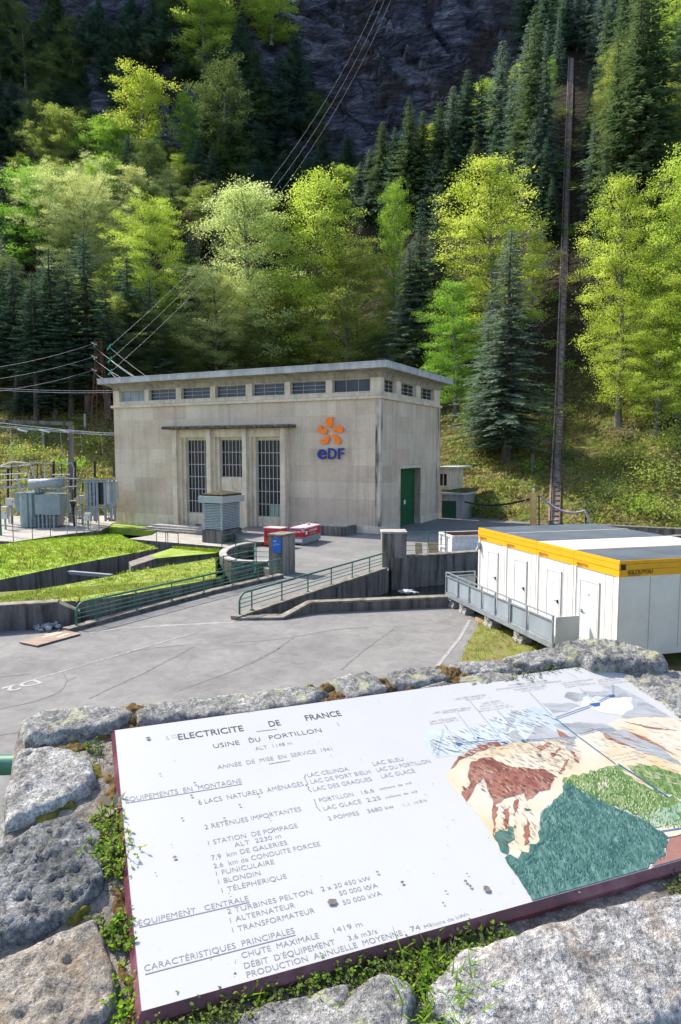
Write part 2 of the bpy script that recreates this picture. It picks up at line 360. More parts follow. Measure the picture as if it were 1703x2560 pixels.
o = m.build('road_markings', M_ROADW); tag(o, kind='structure')
m = MB(); strip(m, [r1g(500, 632), r1g(700, 604), r1g(1100, 583), r1g(1310, 572)], .22, .005, .05); tag(m.build('road_joint', M_DUST), kind='structure')
# ================================================================== LETTERING
def text_mb(m, s, M, mi=0, thick=0.0, xw=None, h=None, bold=0.0, res=4):
    """adds lettering to m: M maps (x right, y up, z out) to world; xw = wanted width, h = wanted cap height"""
    cu = bpy.data.curves.new('lettering_source', 'FONT'); cu.body = s; cu.size = 1; cu.resolution_u = res; cu.extrude = 0; cu.offset = bold
    ob = bpy.data.objects.new('lettering_source', cu); col.objects.link(ob)
    dg = bpy.context.evaluated_depsgraph_get(); me = ob.evaluated_get(dg).to_mesh()
    vs = [v.co.copy() for v in me.vertices]; fs = [list(p.vertices) for p in me.polygons]
    ed = {}
    for f in fs:
        for i in range(len(f)):
            k = (f[i], f[(i + 1) % len(f)]); ed[k] = ed.get(k, 0) + 1
    ob.evaluated_get(dg).to_mesh_clear(); bpy.data.objects.remove(ob); bpy.data.curves.remove(cu)
    if not vs: return
    x0 = min(v.x for v in vs); x1 = max(v.x for v in vs); kx = xw / (x1 - x0) if xw else 1; ky = (h / .73) if h else kx
    if not xw: kx = ky
    q = [((v.x - x0) * kx, v.y * ky) for v in vs]; n = len(q)
    m.add([M(x, y, thick) for x, y in q], fs, mi)
    if thick > 1e-4 and fs and h and h > .05:
        bd = [k for k in ed if (k[1], k[0]) not in ed]
        b = len(m.v); m.v.extend([tuple(M(x, y, thick)) for x, y in q] + [tuple(M(x, y, 0)) for x, y in q])
        for i, j in bd: m.f.append([b + j, b + i, b + n + i, b + n + j]); m.m.append(mi); m.sm.append(False)
m = MB(); p = r1g(196, 897); q = r1g(90, 925); w = (q - p); L = w.length; w.normalize(); up = Vector((w.y, -w.x, 0))
if up.y > 0: up = -up
o_ = r1g(196, 893)
text_mb(m, 'D2', lambda x, y, z: o_ + w * x + up * y + Vector((0, 0, .009)), xw=1.05, h=.55, bold=.015)
tag(m.build('parking_number_marking', mottled('faded_number_paint', [(.3, (.24, .24, .236)), (.6, (.33, .33, .325))], 6, .8, 0, 0, 'World')), kind='structure')
# ================================================================== POWER HOUSE
BC = Vector((3.36, 58.35, 0)); th = math.radians(27.3)
BA = Vector((math.sin(th), math.cos(th), 0)); BL_ = Vector((-BA.y, BA.x, 0))      # depth axis, along-front axis (to the left)
def FB(u, w, z): return BC + BL_ * u + BA * w + Vector((0, 0, z))                  # front frame: w<0 is outside
BW, BD = 30.6, 15.3
def formwork(name, base, dark, tintk=1.0, lift=1.46, bay=4.2):
    t = NT(name); tc = t.new('ShaderNodeTexCoord'); sp = t.new('ShaderNodeSeparateXYZ'); t.link(tc.outputs['Object'], sp.inputs[0])
    al = t.math('ADD', t.math('MULTIPLY', sp.outputs['X'], BL_.x), t.math('MULTIPLY', sp.outputs['Y'], BL_.y))
    de = t.math('ADD', t.math('MULTIPLY', sp.outputs['X'], BA.x), t.math('MULTIPLY', sp.outputs['Y'], BA.y))
    cb = t.new('ShaderNodeCombineXYZ'); t.link(t.math('ADD', al, de), cb.inputs[0]); t.link(sp.outputs['Z'], cb.inputs[1])
    br = t.new('ShaderNodeTexBrick'); br.offset = .37; br.inputs['Scale'].default_value = 1; br.inputs['Brick Width'].default_value = bay; br.inputs['Row Height'].default_value = lift
    br.inputs['Mortar Size'].default_value = .022; br.inputs['Mortar Smooth'].default_value = .6; br.inputs['Bias'].default_value = 0
    br.inputs['Color1'].default_value = (.40, .40, .40, 1); br.inputs['Color2'].default_value = (.57, .57, .57, 1); br.inputs['Mortar'].default_value = (.42, .42, .41, 1)
    t.link(cb.outputs[0], br.inputs['Vector'])
    co = t.coord('Object'); n = t.noise(co, .28, 6, .65); f = t.noise(co, 5, 6, .75); s = t.noise(t.coord('Object', (1.1, 1.1, .07)), 1.4, 7, .7); g = t.noise(t.coord('Object', (1, 1, 1)), .5, 3, .5)
    c = t.ramp(n, [(.3, tuple(x * .84 for x in base)), (.5, base), (.7, tuple(x * 1.14 for x in base))])
    c = t.mix(.75, c, br.outputs['Color'], 'OVERLAY')
    c = t.mix(t.ramp(g, [(.45, (0, 0, 0)), (.7, (.35, .35, .35))]), c, (base[0] * .93, base[1] * .97, base[2] * .9))
    c = t.mix(t.ramp(s, [(.48, (0, 0, 0)), (.75, (.55 * tintk,) * 3)]), c, dark)
    c = t.mix(.35, c, t.ramp(f, [(.3, (.34, .34, .34)), (.7, (.66, .66, .66))]), 'OVERLAY')
    t.bump(t.math('ADD', f, t.math('MULTIPLY', br.outputs['Fac'], -1.2)), .3, .02)
    return t.fin(c, .92, 0, .2)
M_WALL = formwork('board_marked_concrete', (.60, .482, .355), (.28, .215, .155))
M_TRIM = conc('smooth_render', (.67, .56, .415), (.27, .21, .145), .4)
M_PIER = conc('stained_pier', (.57, .47, .365), (.05, .048, .045), .95)
M_FASC = conc('weathered_fascia', (.47, .46, .44), (.15, .145, .135), .4)
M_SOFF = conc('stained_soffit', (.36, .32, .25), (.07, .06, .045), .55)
M_MOSSY = mottled('mossy_canopy_edge', [(.35, (.02, .018, .012)), (.55, (.10, .09, .07)), (.7, (.30, .29, .26))], 3.0, .95, .5, .03, 'World')
M_MULL = paint('painted_steel_bars', (.44, .44, .43), .6)
def glassm(name, c, c2, rough=.12, sc_=.6):
    t = NT(name); co = t.coord('Object'); return t.fin(t.ramp(t.noise(co, sc_, 4, .6), [(.35, c), (.65, c2)]), rough, 0, .3)
M_GLD = glassm('dark_glazing', (.008, .008, .008), (.022, .02, .018), .2); M_GLB = glassm('clerestory_glazing', (.022, .028, .04), (.06, .07, .09), .25, .4)
M_GLW = glassm('pale_clerestory_glazing', (.30, .34, .36), (.2, .23, .25), .3); M_GLG = glassm('pale_green_panes', (.22, .34, .24), (.26, .38, .28), .3)
M_GRN = paint('green_gate_paint', (.008, .085, .028), .5, .15, 2); M_DGRN = paint('dark_green_vent', (.01, .05, .025), .5)
house = thing('power_house', 'large flat roofed grey concrete power house with barred windows and projecting eaves', 'building', FB(0, 0, 0))
fx = lambda u, w, z: FB(u, w, z)
zb = -1.6
m = MB()
S0, S1 = 4.5, 9.74                                    # side door
m.fbox(fx, (0, 9.05), (0, .6), (.64, 11.56)); m.fbox(fx, (22.12, BW), (0, .6), (.64, 11.56)); m.fbox(fx, (9.05, 22.12), (0, .6), (9.1, 11.56))
m.fbox(fx, (0, .6), (.6, S0), (.64, 11.56)); m.fbox(fx, (0, .6), (S1, BD), (.64, 11.56)); m.fbox(fx, (0, .6), (S0, S1), (5.5, 11.56))
m.fbox(fx, (BW - .6, BW), (.6, BD), (zb, 11.56)); m.fbox(fx, (.6, BW - .6), (BD - .6, BD), (zb, 11.56))
m.build('wall', M_WALL, house)
m = MB(); m.fbox(fx, (-.05, 9.05), (-.05, .55), (zb, .64)); m.fbox(fx, (22.12, BW + .05), (-.05, .55), (zb, .64))
m.fbox(fx, (-.05, .55), (.55, S0), (zb, .64)); m.fbox(fx, (-.05, .55), (S1, BD), (zb, .64)); m.build('plinth', M_TRIM, house, split=True)
m = MB(); m.fbox(fx, (-.06, .40), (-.06, .40), (.64, 11.56)); m.fbox(fx, (-.06, .4), (14.4, BD + .06), (.64, 11.56)); m.build('corner_pier', M_PIER, house, split=True)
def ring(m, prof, mi=0):       # profile (offset,z) swept round the building with mitred corners
    V = []
    for d, z in prof: V.append([FB(-d, -d, z), FB(BW + d, -d, z), FB(BW + d, BD + d, z), FB(-d, BD + d, z)])
    for a, b in zip(V, V[1:]):
        for i in range(4): j = (i + 1) % 4; m.add([a[j], a[i], b[i], b[j]], [(0, 1, 2, 3)], mi)
m = MB(); ring(m, [(-.3, 11.56), (.2, 11.56), (.22, 11.76), (.2, 11.8), (-.3, 11.83)]); m.build('ledge', M_TRIM, house)
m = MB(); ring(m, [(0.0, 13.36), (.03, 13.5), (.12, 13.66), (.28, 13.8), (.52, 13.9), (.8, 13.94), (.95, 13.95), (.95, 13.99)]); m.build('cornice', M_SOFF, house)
m = MB(); m.fbox(fx, (-1.08, BW + 1.0), (-1.2, BD + 1.0), (13.99, 14.46)); m.fbox(fx, (-1.11, BW + 1.03), (-1.23, BD + 1.03), (14.46, 14.56), 0)
m.build('roof', M_FASC, house)
def bars(m, F, u0, u1, w, z0, z1, nu, nz, b=.05, fr=.08, mi=0):
    for i in range(1, nu): x = u0 + (u1 - u0) * i / nu; m.fbox(F, (x - b / 2, x + b / 2), (w - .03, w + .02), (z0, z1), mi)
    for i in range(1, nz): z = z0 + (z1 - z0) * i / nz; m.fbox(F, (u0, u1), (w - .05, w + .0), (z - b / 2, z + b / 2), mi)
    for a, c in ((u0, u0 + fr), (u1 - fr, u1)): m.fbox(F, (a, c), (w - .07, w + .03), (z0, z1), mi)
    for a, c in ((z0, z0 + fr), (z1 - fr, z1)): m.fbox(F, (u0 + fr, u1 - fr), (w - .068, w + .03), (a, c), mi)
CL = [(26.3, 29.74), (22.18, 25.73), (17.94, 21.54), (13.77, 17.34), (9.51, 13.08), (5.25, 8.93), (.96, 4.62)]
SD = [(.8, 3.5), (4.7, 8.4), (9.7, 13.5)]
ms = lambda u, w, z: FB(w, u, z)                     # side frame: u along depth, w into the house
m = MB()
for F, L_, W_ in ((fx, CL, BW), (ms, SD, BD)):
    e = sorted([x for a in L_ for x in a]); e = [0] + e + [W_] if F is fx else [.6] + e + [W_]
    for i in range(0, len(e), 2): m.fbox(F, (e[i], e[i + 1]), (0, .6), (11.83, 13.34))
    for a, b in L_: m.fbox(F, (a, b), (.0, .6), (11.83, 12.17)); m.fbox(F, (a, b), (.002, .6), (13.3, 13.34)); m.fbox(F, (a - .06, b + .06), (-.05, .3), (12.12, 12.19))
m.fbox(fx, (.6, BW), (BD - .6, BD), (11.83, 13.34)); m.fbox(fx, (BW - .6, BW), (.6, BD - .6), (11.83, 13.34))
m.build('clerestory', M_TRIM, house)
for F, L_, kind in ((fx, CL, 0), (ms, SD, 1)):
    for i, (a, b) in enumerate(L_):
        m = MB(); bars(m, F, a + .02, b - .02, .36, 12.19, 13.3, 3, 3 if not (kind == 0 and i in (0, 6)) else (2 if i == 0 else 1), .035, .06)
        w_ = m.build('clerestory_window', M_MULL, house)
        g = MB(); g.fbox(F, (a, b), (.38, .42), (12.18, 13.32)); g.build('glazing', M_GLW if (kind == 0 and i == 0) else M_GLB if kind == 0 else M_GLD, w_)
# portal with three bays
m = MB()
for a, b in ((21.62, 22.12), (17.48, 17.95), (13.3, 13.76), (9.05, 9.55)): m.fbox(fx, (a, b), (-.75, .6), (zb, 9.2))
m.build('pilaster', M_TRIM, house, split=True)
for a, b in ((17.95, 21.62), (13.76, 17.48), (9.55, 13.3)):
    m = MB()
    m.fbox(fx, (a, b), (-.42, .6), (8.42, 9.2))
    m.fbox(fx, (a, a + .32), (-.3, .6), (zb, 8.42)); m.fbox(fx, (b - .62, b), (-.1, .6), (zb, 8.42)); m.fbox(fx, (b - .3, b), (-.35, -.1), (zb, 8.42))
    m.build('jamb', M_TRIM, house)
WINS = [(18.5, 21.0, .95, 8.2, 6, 6), (14.3, 16.86, 4.58, 8.2, 6, 3), (10.1, 12.68, .93, 8.15, 6, 6)]
for a, b, z0, z1, _, _ in WINS:
    m = MB()
    m.fbox(fx, (a - .3, b), (.1, .6), (zb, z0)); m.fbox(fx, (a - .3, b), (.1, .6), (z1, 8.42)); m.fbox(fx, (a - .5, a), (.1, .6), (z0, z1))
    m.fbox(fx, (a + .15, b - .15), (.07, .1), (max(-.2, z0 - 1.0), z0 - .15))
    m.build('spandrel', M_TRIM, house)
for i, (a, b, z0, z1, nu, nz) in enumerate(WINS):
    m = MB(); bars(m, fx, a, b, .3, z0, z1, nu, nz, .06, .07); w_ = m.build('barred_window', M_MULL, house)
    g = MB(); g.fbox(fx, (a, b), (.34, .42), (z0, z1)); g.build('glazing', M_GLD, w_)
    if i == 2:
        g = MB(); h = (z1 - z0) / 6; g.fbox(fx, (a + .05, a + 1.3), (.328, .338), (z0 + .06, z0 + h * .95)); g.build('pale_pane', M_GLG, w_)
for u in (19.75, 11.4):
    m = MB(); m.fbox(fx, (u - .33, u + .33), (.03, .12), (-.62, -.15))
    for k in range(5): m.fbox(fx, (u - .28, u + .28), (.0, .03), (-.58 + k * .085, -.54 + k * .085))
    m.build('vent', M_DGRN, house)
m = MB(); m.fbox(fx, (8.3, 22.95), (-1.35, .05), (9.22, 9.42)); m.fbox(fx, (8.35, 22.9), (-1.3, .05), (9.42, 9.52), 1); m.build('canopy', [M_MOSSY, M_COPE], house, .02)
# side gate
m = MB()
for k in range(3):
    a = S0 + (S1 - S0) * k / 3; m.fbox(ms, (a + .01, a + (S1 - S0) / 3 - .01), (.62, .7), (-.1, 5.5))
for k in range(6): m.fbox(ms, (S0, S1), (.595, .62), (.3 + k * .95, .38 + k * .95))
d_ = m.build('gate_door', M_GRN, house)
m = MB(); m.fbox(ms, (7.0, 7.35), (.58, .597), (2.05, 2.45)); m.build('notice', paint('white_notice', (.75, .75, .75)), d_)
m = MB(); m.fbox(ms, (4.85, 5.15), (.56, .594), (1.25, 1.7)); m.build('warning_sign', paint('yellow_sign', (.7, .5, .02)), d_)
m = MB(); m.fbox(ms, (S0 - .25, S0), (-.06, .6), (zb, 5.5)); m.fbox(ms, (S1, S1 + .25), (-.06, .6), (zb, 5.5)); m.fbox(ms, (S0 - .25, S1 + .25), (-.07, .6), (5.5, 5.75)); m.build('door_surround', M_TRIM, house)
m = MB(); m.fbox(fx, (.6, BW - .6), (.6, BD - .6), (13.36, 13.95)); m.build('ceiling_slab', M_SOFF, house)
# emblem: five petals and letters on the facade
sign = thing('company_sign', 'orange five petal emblem over blue letters fixed high on the grey front wall', 'sign', FB(4.7, 0, 6.4))
M_OR = paint('orange_petal_paint', (.98, .19, .002), .5, .05); M_BL = paint('blue_letter_paint', (.008, .035, .21), .5, .05)
def fp(x, y): # zoomed photo point on the facade -> (u,z)
    q = onpl(700 + x / 6.031, 980 + y / 6.031, BC - BA * .12, BA) - BC; return q.dot(BL_), q.z
PET = [[(806, 378), (800, 410), (796, 450), (790, 490), (778, 520), (752, 534), (722, 518), (698, 480), (692, 445), (706, 405), (734, 382), (770, 384)],
       [(793, 572), (800, 540), (830, 518), (870, 513), (915, 514), (950, 540), (960, 570), (945, 605), (910, 612), (880, 600), (850, 582), (815, 584)],
       [(783, 645), (815, 640), (850, 652), (888, 680), (915, 720), (922, 758), (900, 782), (868, 785), (835, 762), (826, 725), (812, 690)],
       [(742, 655), (750, 690), (742, 735), (715, 775), (675, 785), (640, 775), (616, 745), (612, 715), (650, 715), (685, 700), (712, 672)],
       [(612, 500), (632, 520), (640, 548), (672, 556), (712, 560), (720, 590), (705, 620), (660, 634), (615, 618), (580, 590), (568, 560), (590, 530)]]
for P in PET:
    m = MB(); q = [fp(*p) for p in P]; n = len(q); q2 = []
    for i in range(n):                                  # Catmull-Rom smoothing, keeps the sharp tip at 0
        a, b, c_, d_ = q[i - 1], q[i], q[(i + 1) % n], q[(i + 2) % n]
        for k in range(4):
            t_ = k / 4; q2.append(tuple(.5 * ((2 * b[j]) + (-a[j] + c_[j]) * t_ + (2 * a[j] - 5 * b[j] + 4 * c_[j] - d_[j]) * t_ ** 2 + (-a[j] + 3 * b[j] - 3 * c_[j] + d_[j]) * t_ ** 3) for j in (0, 1)))
    n = len(q2); vs = [FB(u, -.2, z) for u, z in q2] + [FB(u, -.08, z) for u, z in q2]
    m.add(vs, [tuple(range(n)), tuple(reversed(range(n, 2 * n)))] + [((i + 1) % n, i, n + i, n + (i + 1) % n) for i in range(n)])
    m.build('petal', M_OR, sign)
e0 = fp(562, 1005); e1 = fp(708, 1005); d0 = fp(722, 1005); d1 = fp(858, 1005); f0 = fp(870, 1005); f1 = fp(975, 1005)
zt = fp(700, 838)[1]; zb_ = fp(700, 1008)[1]; H = zt - zb_
for s_, a, b, hh in (('e', e0, e1, H * 1.32), ('D', d0, d1, H), ('F', f0, f1, H)):
    m = MB(); text_mb(m, s_, lambda x, y, z: FB(a[0] - .04 - x, -.08 - z, zb_ + y), thick=.12, xw=a[0] - b[0] - .08, h=hh, bold=.012); m.build('letter', M_BL, sign)
# hut and annexe beyond the right-hand corner
hut = thing('concrete_hut', 'small concrete hut with a green door and mossy flat roof against the hillside', 'hut', FB(-.6, 18, 0))
hc = gz(1162, 1307, -.4); hz_top = 7.2 - (1237 - 1125) / 1707 * hc.y
FH = lambda u, w, z: hc + BL_ * u + BA * w + Vector((0, 0, z + .4))
m = MB(); m.fbox(FH, (0, 2.55), (0, 3.5), (-.8, hz_top)); m.build('wall', conc('hut_concrete', (.30, .29, .275), (.07, .065, .06), .7), hut)
m = MB(); m.fbox(FH, (-.2, 2.58), (-.25, 3.6), (hz_top, hz_top + .22), 0); m.fbox(FH, (-.15, 2.56), (0, 4.2), (hz_top + .22, hz_top + .5), 1); m.build('roof', [M_FASC, mottled('roof_moss', [(.3, (.05, .04, .015)), (.55, (.10, .12, .03)), (.7, (.14, .13, .05))], 2, .95, .6, .1)], hut)
m = MB(); m.fbox(FH, (.95, 2.5), (-.03, .02), (-.35, 1.85)); m.build('door', M_DGRN, hut)
ax = thing('annexe', 'narrow concrete annexe with one window and thin roof slab peeping out behind the building', 'building', FB(-.2, 16.3, 0))
FAx = lambda u, w, z: FB(-u, 15.6 + w, z)
q = [onpl(1122, y, FB(0, 17.0, 0), Vector((0, 1, 0))).z for y in (1163, 1215)]
m = MB(); m.fbox(FAx, (-.6, 1.0), (0.4, 5), (-.2, q[0] - .3)); m.build('wall', M_TRIM, ax)
m = MB(); m.fbox(FAx, (-.6, 1.9), (-.2, 5.4), (q[0] - .3, q[0] - .12)); m.build('roof', M_FASC, ax)
m = MB(); m.fbox(FAx, (-.1, .62), (.36, .42), (q[1] + .1, q[0] - .9)); w_ = m.build('window', M_GLD, ax)
m = MB(); m.fbox(FAx, (.22, .3), (.33, .36), (q[1] + .1, q[0] - .9)); m.fbox(FAx, (-.16, .68), (.3, .4), (q[1], q[1] + .1)); m.build('frame', M_TRIM, w_)
# ------------------------------------------------------------------ terrace walk, steps, planted strip and vent kiosk before the front
m = MB(); pw0, pw1 = gz(321, 1347, -.7), gz(566, 1368, -.7)
m.prism([P2(pw0), P2(pw1), (-7.3, 54.6), (-6.8, 56.5), P2(FB(8, -.1, 0)), P2(FB(24, -.1, 0)), P2(pw0 + BA * 3.0)], -2.2, -.7, 0, 1); tag(m.build('terrace_pavement', [M_CONC_L, M_CONC]), kind='structure')
st = thing('stone_steps', 'low run of worn concrete steps below the tall left window', 'steps', FB(17, -3, -.7))
for k in range(3):
    m = MB(); m.fbox(fx, (13.4, 24.5 - k * .4), (-3.1 + k * .45, -.8), (-.7 + k * .18, -.52 + k * .18 - .004 * (k == 2))); m.build('step', M_CONC_L if k else M_COPE, st)
m = MB(); m.fbox(fx, (22.3, 31.5), (-3.3, -.06), (-1.2, -.62)); tag(m.build('planted_strip', M_LAWN), kind='structure')
ki = thing('vent_kiosk', 'louvred grey green ventilation kiosk on a concrete base under a mossy stone roof', 'kiosk', gz(555.7, 1359.8, -.72))
kc = gz(555.7, 1359.8, -.72); FK = lambda u, w, z: kc + BL_ * u + BA * w + Vector((0, 0, z))
M_LOUV = paint('louvre_paint', (.37, .41, .385), .5, .15, 4); M_LOUVD = paint('louvre_gap', (.03, .04, .04), .8)
m = MB(); m.fbox(FK, (-.1, 2.05), (-.1, 2.7), (-.6, 1.12)); m.build('base', M_CONC, ki)
m = MB(); m.fbox(FK, (.1, 1.85), (.1, 2.5), (1.12, 3.45)); m.build('core', M_LOUVD, ki)
for a, b, F in ((0, 1.95, lambda u, w, z: FK(u, w, z)), (0, 2.6, lambda u, w, z: FK(w, u, z))):
    n = 16; m = MB()
    for k in range(n):
        z0 = 1.2 + k * 2.2 / n; m.hexa([F(a + .12, -.01, z0), F(b - .12, -.01, z0), F(b - .12, .07, z0 + .05), F(a + .12, .07, z0 + .05), F(a + .12, -.01, z0 + .075), F(b - .12, -.01, z0 + .075), F(b - .12, .07, z0 + .1), F(a + .12, .07, z0 + .1)])
    for x in (a, b - .12): m.fbox(F, (x, x + .12), (-.012, .1), (1.12, 3.45))
    m.build('louvre_panel', M_LOUV, ki)
m = MB(); m.fbox(FK, (-.3, 2.25), (-.3, 2.9), (3.45, 4.02)); m.build('eaves_box', mottled('eaves_paint', [(.35, (.33, .38, .375)), (.6, (.42, .42, .37))], 1, .6, 0), ki)
m = MB(); z0 = 4.02; a = [FK(-.12, -.12, z0), FK(2.05, -.12, z0), FK(2.05, 2.7, z0), FK(-.12, 2.7, z0)]; b = [p + Vector((0, 0, .16)) for p in a]; c_ = FK(.97, 1.3, z0 + .46)
m.add(a + b + [c_], [(0, 1, 5, 4), (1, 2, 6, 5), (2, 3, 7, 6), (3, 0, 4, 7), (4, 5, 8), (5, 6, 8), (6, 7, 8), (7, 4, 8)]); m.build('roof', mottled('kiosk_moss', [(.35, (.018, .013, .008)), (.55, (.06, .045, .02)), (.7, (.12, .10, .08))], 3, .95, .7, .06), ki)
# ================================================================== RAMP, WALLS, RAILINGS
M_RAIL = mottled('green_rail_paint', [(.3, (.02, .07, .045)), (.5, (.045, .16, .105)), (.7, (.09, .22, .16))], 5, .45, .1, .003, 'World')
M_RUST = mottled('rusty_steel', [(.3, (.07, .03, .018)), (.5, (.17, .075, .04)), (.7, (.12, .07, .045))], 3, .8, .2, .01)
M_GALV = mottled('galvanised_steel', [(.3, (.22, .25, .27)), (.5, (.30, .33, .35)), (.7, (.38, .41, .43))], 5, .45, 0, 0, metal=.5)
def wall_thing(name, label, cat, polys, mats=None):
    o = thing(name, label, cat, (polys[0][0][0][0], polys[0][0][0][1], 0))
    return o
def low_wall(m, pts, w, z0, tops, mi=0, mt=1, cope=.10):
    """thick wall along pts with top heights, coping a little wider"""
    P = [Vector((p[0], p[1], 0)) for p in pts]
    L, R = [], []
    for i, p in enumerate(P):
        d = (P[min(i + 1, len(P) - 1)] - P[max(i - 1, 0)]).normalized(); n = Vector((-d.y, d.x, 0)); L.append(p + n * w / 2); R.append(p - n * w / 2)
    for i in range(len(P) - 1):
        za, zb2 = tops[i], tops[i + 1]
        def q(v, z): return (v.x, v.y, z)
        m.hexa([q(R[i], z0), q(R[i + 1], z0), q(L[i + 1], z0), q(L[i], z0), q(R[i], za - cope), q(R[i + 1], zb2 - cope), q(L[i + 1], zb2 - cope), q(L[i], za - cope)], mi)
        e = .03
        def o(v, c): d = (v - c).normalized(); return v + d * e
        r0, r1_, l0, l1 = o(R[i], P[i]), o(R[i + 1], P[i + 1]), o(L[i], P[i]), o(L[i + 1], P[i + 1])
        m.hexa([q(r0, za - cope), q(r1_, zb2 - cope), q(l1, zb2 - cope), q(l0, za - cope), q(r0, za), q(r1_, zb2), q(l1, zb2), q(l0, za)], mt)
k = thing('ramp_kerb', 'raised mossy concrete kerb under the longer green railing beside the lawn', 'kerb', RL0)
m = MB(); a = RL0 - Rd * .5; low_wall(m, [P2(a), P2(RL0 + Rd * 3), P2(RL0 + Rd * 8), P2(RL1 - Rd * .1)], .36, -.5, [.16, .2, .2, .2], 0, 1, .06); m.build('kerb_body', [M_CONC, M_COPE], k)
k = thing('ramp_kerb', 'raised rusty stained kerb wall under the shorter green railing above the water', 'kerb', RR0)
m = MB(); a = RR0 - Rd * .35; low_wall(m, [P2(a), P2(RR0 + Rd * 4), P2(RR0 + Rd * 9), P2(RR1)], .36, -1.9, [.16, .2, .2, .2], 0, 1, .08); m.build('kerb_body', [M_CONC, M_COPE], k)
def ramp_rail(p0, p1, dists, label):
    o = thing('green_railing', label, 'railing', p0)
    d = (p1 - p0); L = d.length; d = d.normalized(); H = .86; z0 = p0.z
    m = MB(); c = []; r = .42
    c.append(p0 + Vector((0, 0, -.1)))
    for i in range(9):
        a_ = math.pi / 2 * i / 8; c.append(p0 + d * (r - r * math.cos(a_)) + Vector((0, 0, H - r + r * math.sin(a_))))
    c += [p0 + d * L * .5 + Vector((0, 0, H)), p0 + d * (L - .05) + Vector((0, 0, H))]
    m.tube(c, .045, 10); m.build('handrail', M_RAIL, o)
    for x in dists:
        m = MB(); b = p0 + d * x; m.bar(b - Vector((0, 0, .1)), b + Vector((0, 0, H)), .045, .045, up=d); m.fbox(lambda u, v, w: b + d * u + Vector((-d.y, d.x, 0)) * v + Vector((0, 0, w)), (-.07, .07), (-.07, .07), (-.02, .025)); m.build('post', M_RAIL, o)
    for h in (.24, .42, .6):
        m = MB(); m.bar(p0 + d * .05 + Vector((0, 0, h)), p0 + d * (L - .05) + Vector((0, 0, h)), .022, .03); m.build('bar', M_RAIL, o)
    return o
def along(p0, p1, pxs, f):
    d = (p1 - p0).normalized(); r = []
    for x, y in pxs: q = f(x, y); r.append((q - p0).dot(d))
    return r
ll = (RL1 - RL0).length
ramp_rail(RL0, RL1, [.95, 3.05, 5.15, 7.25, 9.35, 11.4, ll - .1], 'longer green tubular railing with curved end between the lawn and the ramp')
ll = (RR1 - RR0).length
ramp_rail(RR0, RR1, [.85, 3.1, 5.3, 7.5, 9.7, 11.7, ll - .1], 'shorter green tubular railing with curved end on the water side of the ramp')
w_ = thing('retaining_wall', 'stained grey concrete retaining wall holding the lawn at the left of the road', 'wall', rw0)
m = MB(); low_wall(m, [(-40, 17.7), (-22, 23.9), (rw0.x, rw0.y), (-11.6, 27.62)], .5, -1.5, [1.15, 1.1, 1.06, 1.04], 0, 1, .07)
m.hexa([(-11.6, 27.35, -1), (-10.75, 27.6, -1), (-10.9, 28.15, -1), (-11.7, 27.9, -1), (-11.6, 27.37, 1.03), (-10.75, 27.62, .55), (-10.9, 28.13, .55), (-11.7, 27.88, 1.03)], 0); m.build('wall_body', [M_CONC, M_COPE], w_)
w_ = thing('wing_wall', 'low mossy wing wall with pale coping between the road and the stream', 'wall', (WG[0][0], WG[0][1], 0))
m = MB(); low_wall(m, [(x + .1, y + .12) for x, y in WG], .42, -1.9, [.1, .12, .5, .5, .5, .5], 0, 1, .09); m.build('wall_body', [M_CONC, M_COPE], w_)
w_ = thing('stream_wall', 'tall stained concrete wall rising from the water beside the right gate pillar', 'wall', (CW[0][0], CW[0][1], 0))
m = MB(); low_wall(m, [(3.4, 41.6), (8.9, 44.1), (20, 49.5), (60, 68.2)], .6, -2.0, [.68, .68, .66, .6], 0, 1, .07); m.fbox(lambda a, b, c: (a, b, c), (3.12, 3.7), (41.1, 42.4), (-2, .6)); m.build('wall_body', [M_CONC, M_COPE], w_)
w_ = thing('rear_wall', 'long low dark stone wall at the foot of the hillside behind the site cabins', 'wall', (21, 60, 0))
m = MB(); low_wall(m, [(22.5, 58.5), (30, 53.5), (48, 46)], .5, -.5, [.8, .9, 1.0], 0, 1, .08); m.build('wall_body', [M_CONC, M_COPE], w_)
# gate pillars
M_PIL = conc('cracked_pillar_render', (.24, .215, .18), (.045, .035, .025), .9)
pc = gz(706.5, 1438.8, 0); FP = lambda u, w, z: pc + Vector((-Rn.x, -Rn.y, 0)) * u + Rd * w + Vector((0, 0, z))
pil = thing('gate_pillar', 'rough rendered gate pillar carrying a small blue sign at the top of the ramp', 'pillar', pc)
m = MB(); m.fbox(FP, (0, .98), (0, 1.3), (-.3, 2.25)); m.build('shaft', M_PIL, pil, .03)
m = MB(); m.fbox(FP, (-.05, 1.03), (-.05, 1.35), (2.25, 2.37)); m.build('cap', M_COPE, pil, .02)
bs = thing('blue_sign', 'square blue notice board with white wording screwed to the rough gate pillar', 'sign', FP(.4, -.05, 1.2))
m = MB(); m.fbox(FP, (.06, .68), (-.04, -.005), (1.3, 2.15)); m.build('plate', paint('blue_sign_paint', (.015, .11, .42), .4, .04), bs)
m = MB(); FPt = lambda x0, z0: (lambda x, y, z: FP(x0 - x, -.043, z0 + y))
text_mb(m, 'edf', FPt(.6, 1.93), xw=.2, h=.1); text_mb(m, 'USINE DU PORTILLON', FPt(.6, 1.78), xw=.45, h=.045); text_mb(m, 'hydro', FPt(.6, 1.7), xw=.22, h=.04)
m.build('lettering', paint('white_letter', (.8, .8, .8)), bs)
pr = thing('gate_pillar', 'blackened gate pillar with pale cap standing against the stream wall', 'pillar', (2.6, 41.4, 0))
m = MB(); m.box((2.55, 4.05), (41.5, 42.9), (-.3, 2.1)); m.build('shaft', M_PIL, pr, .03)
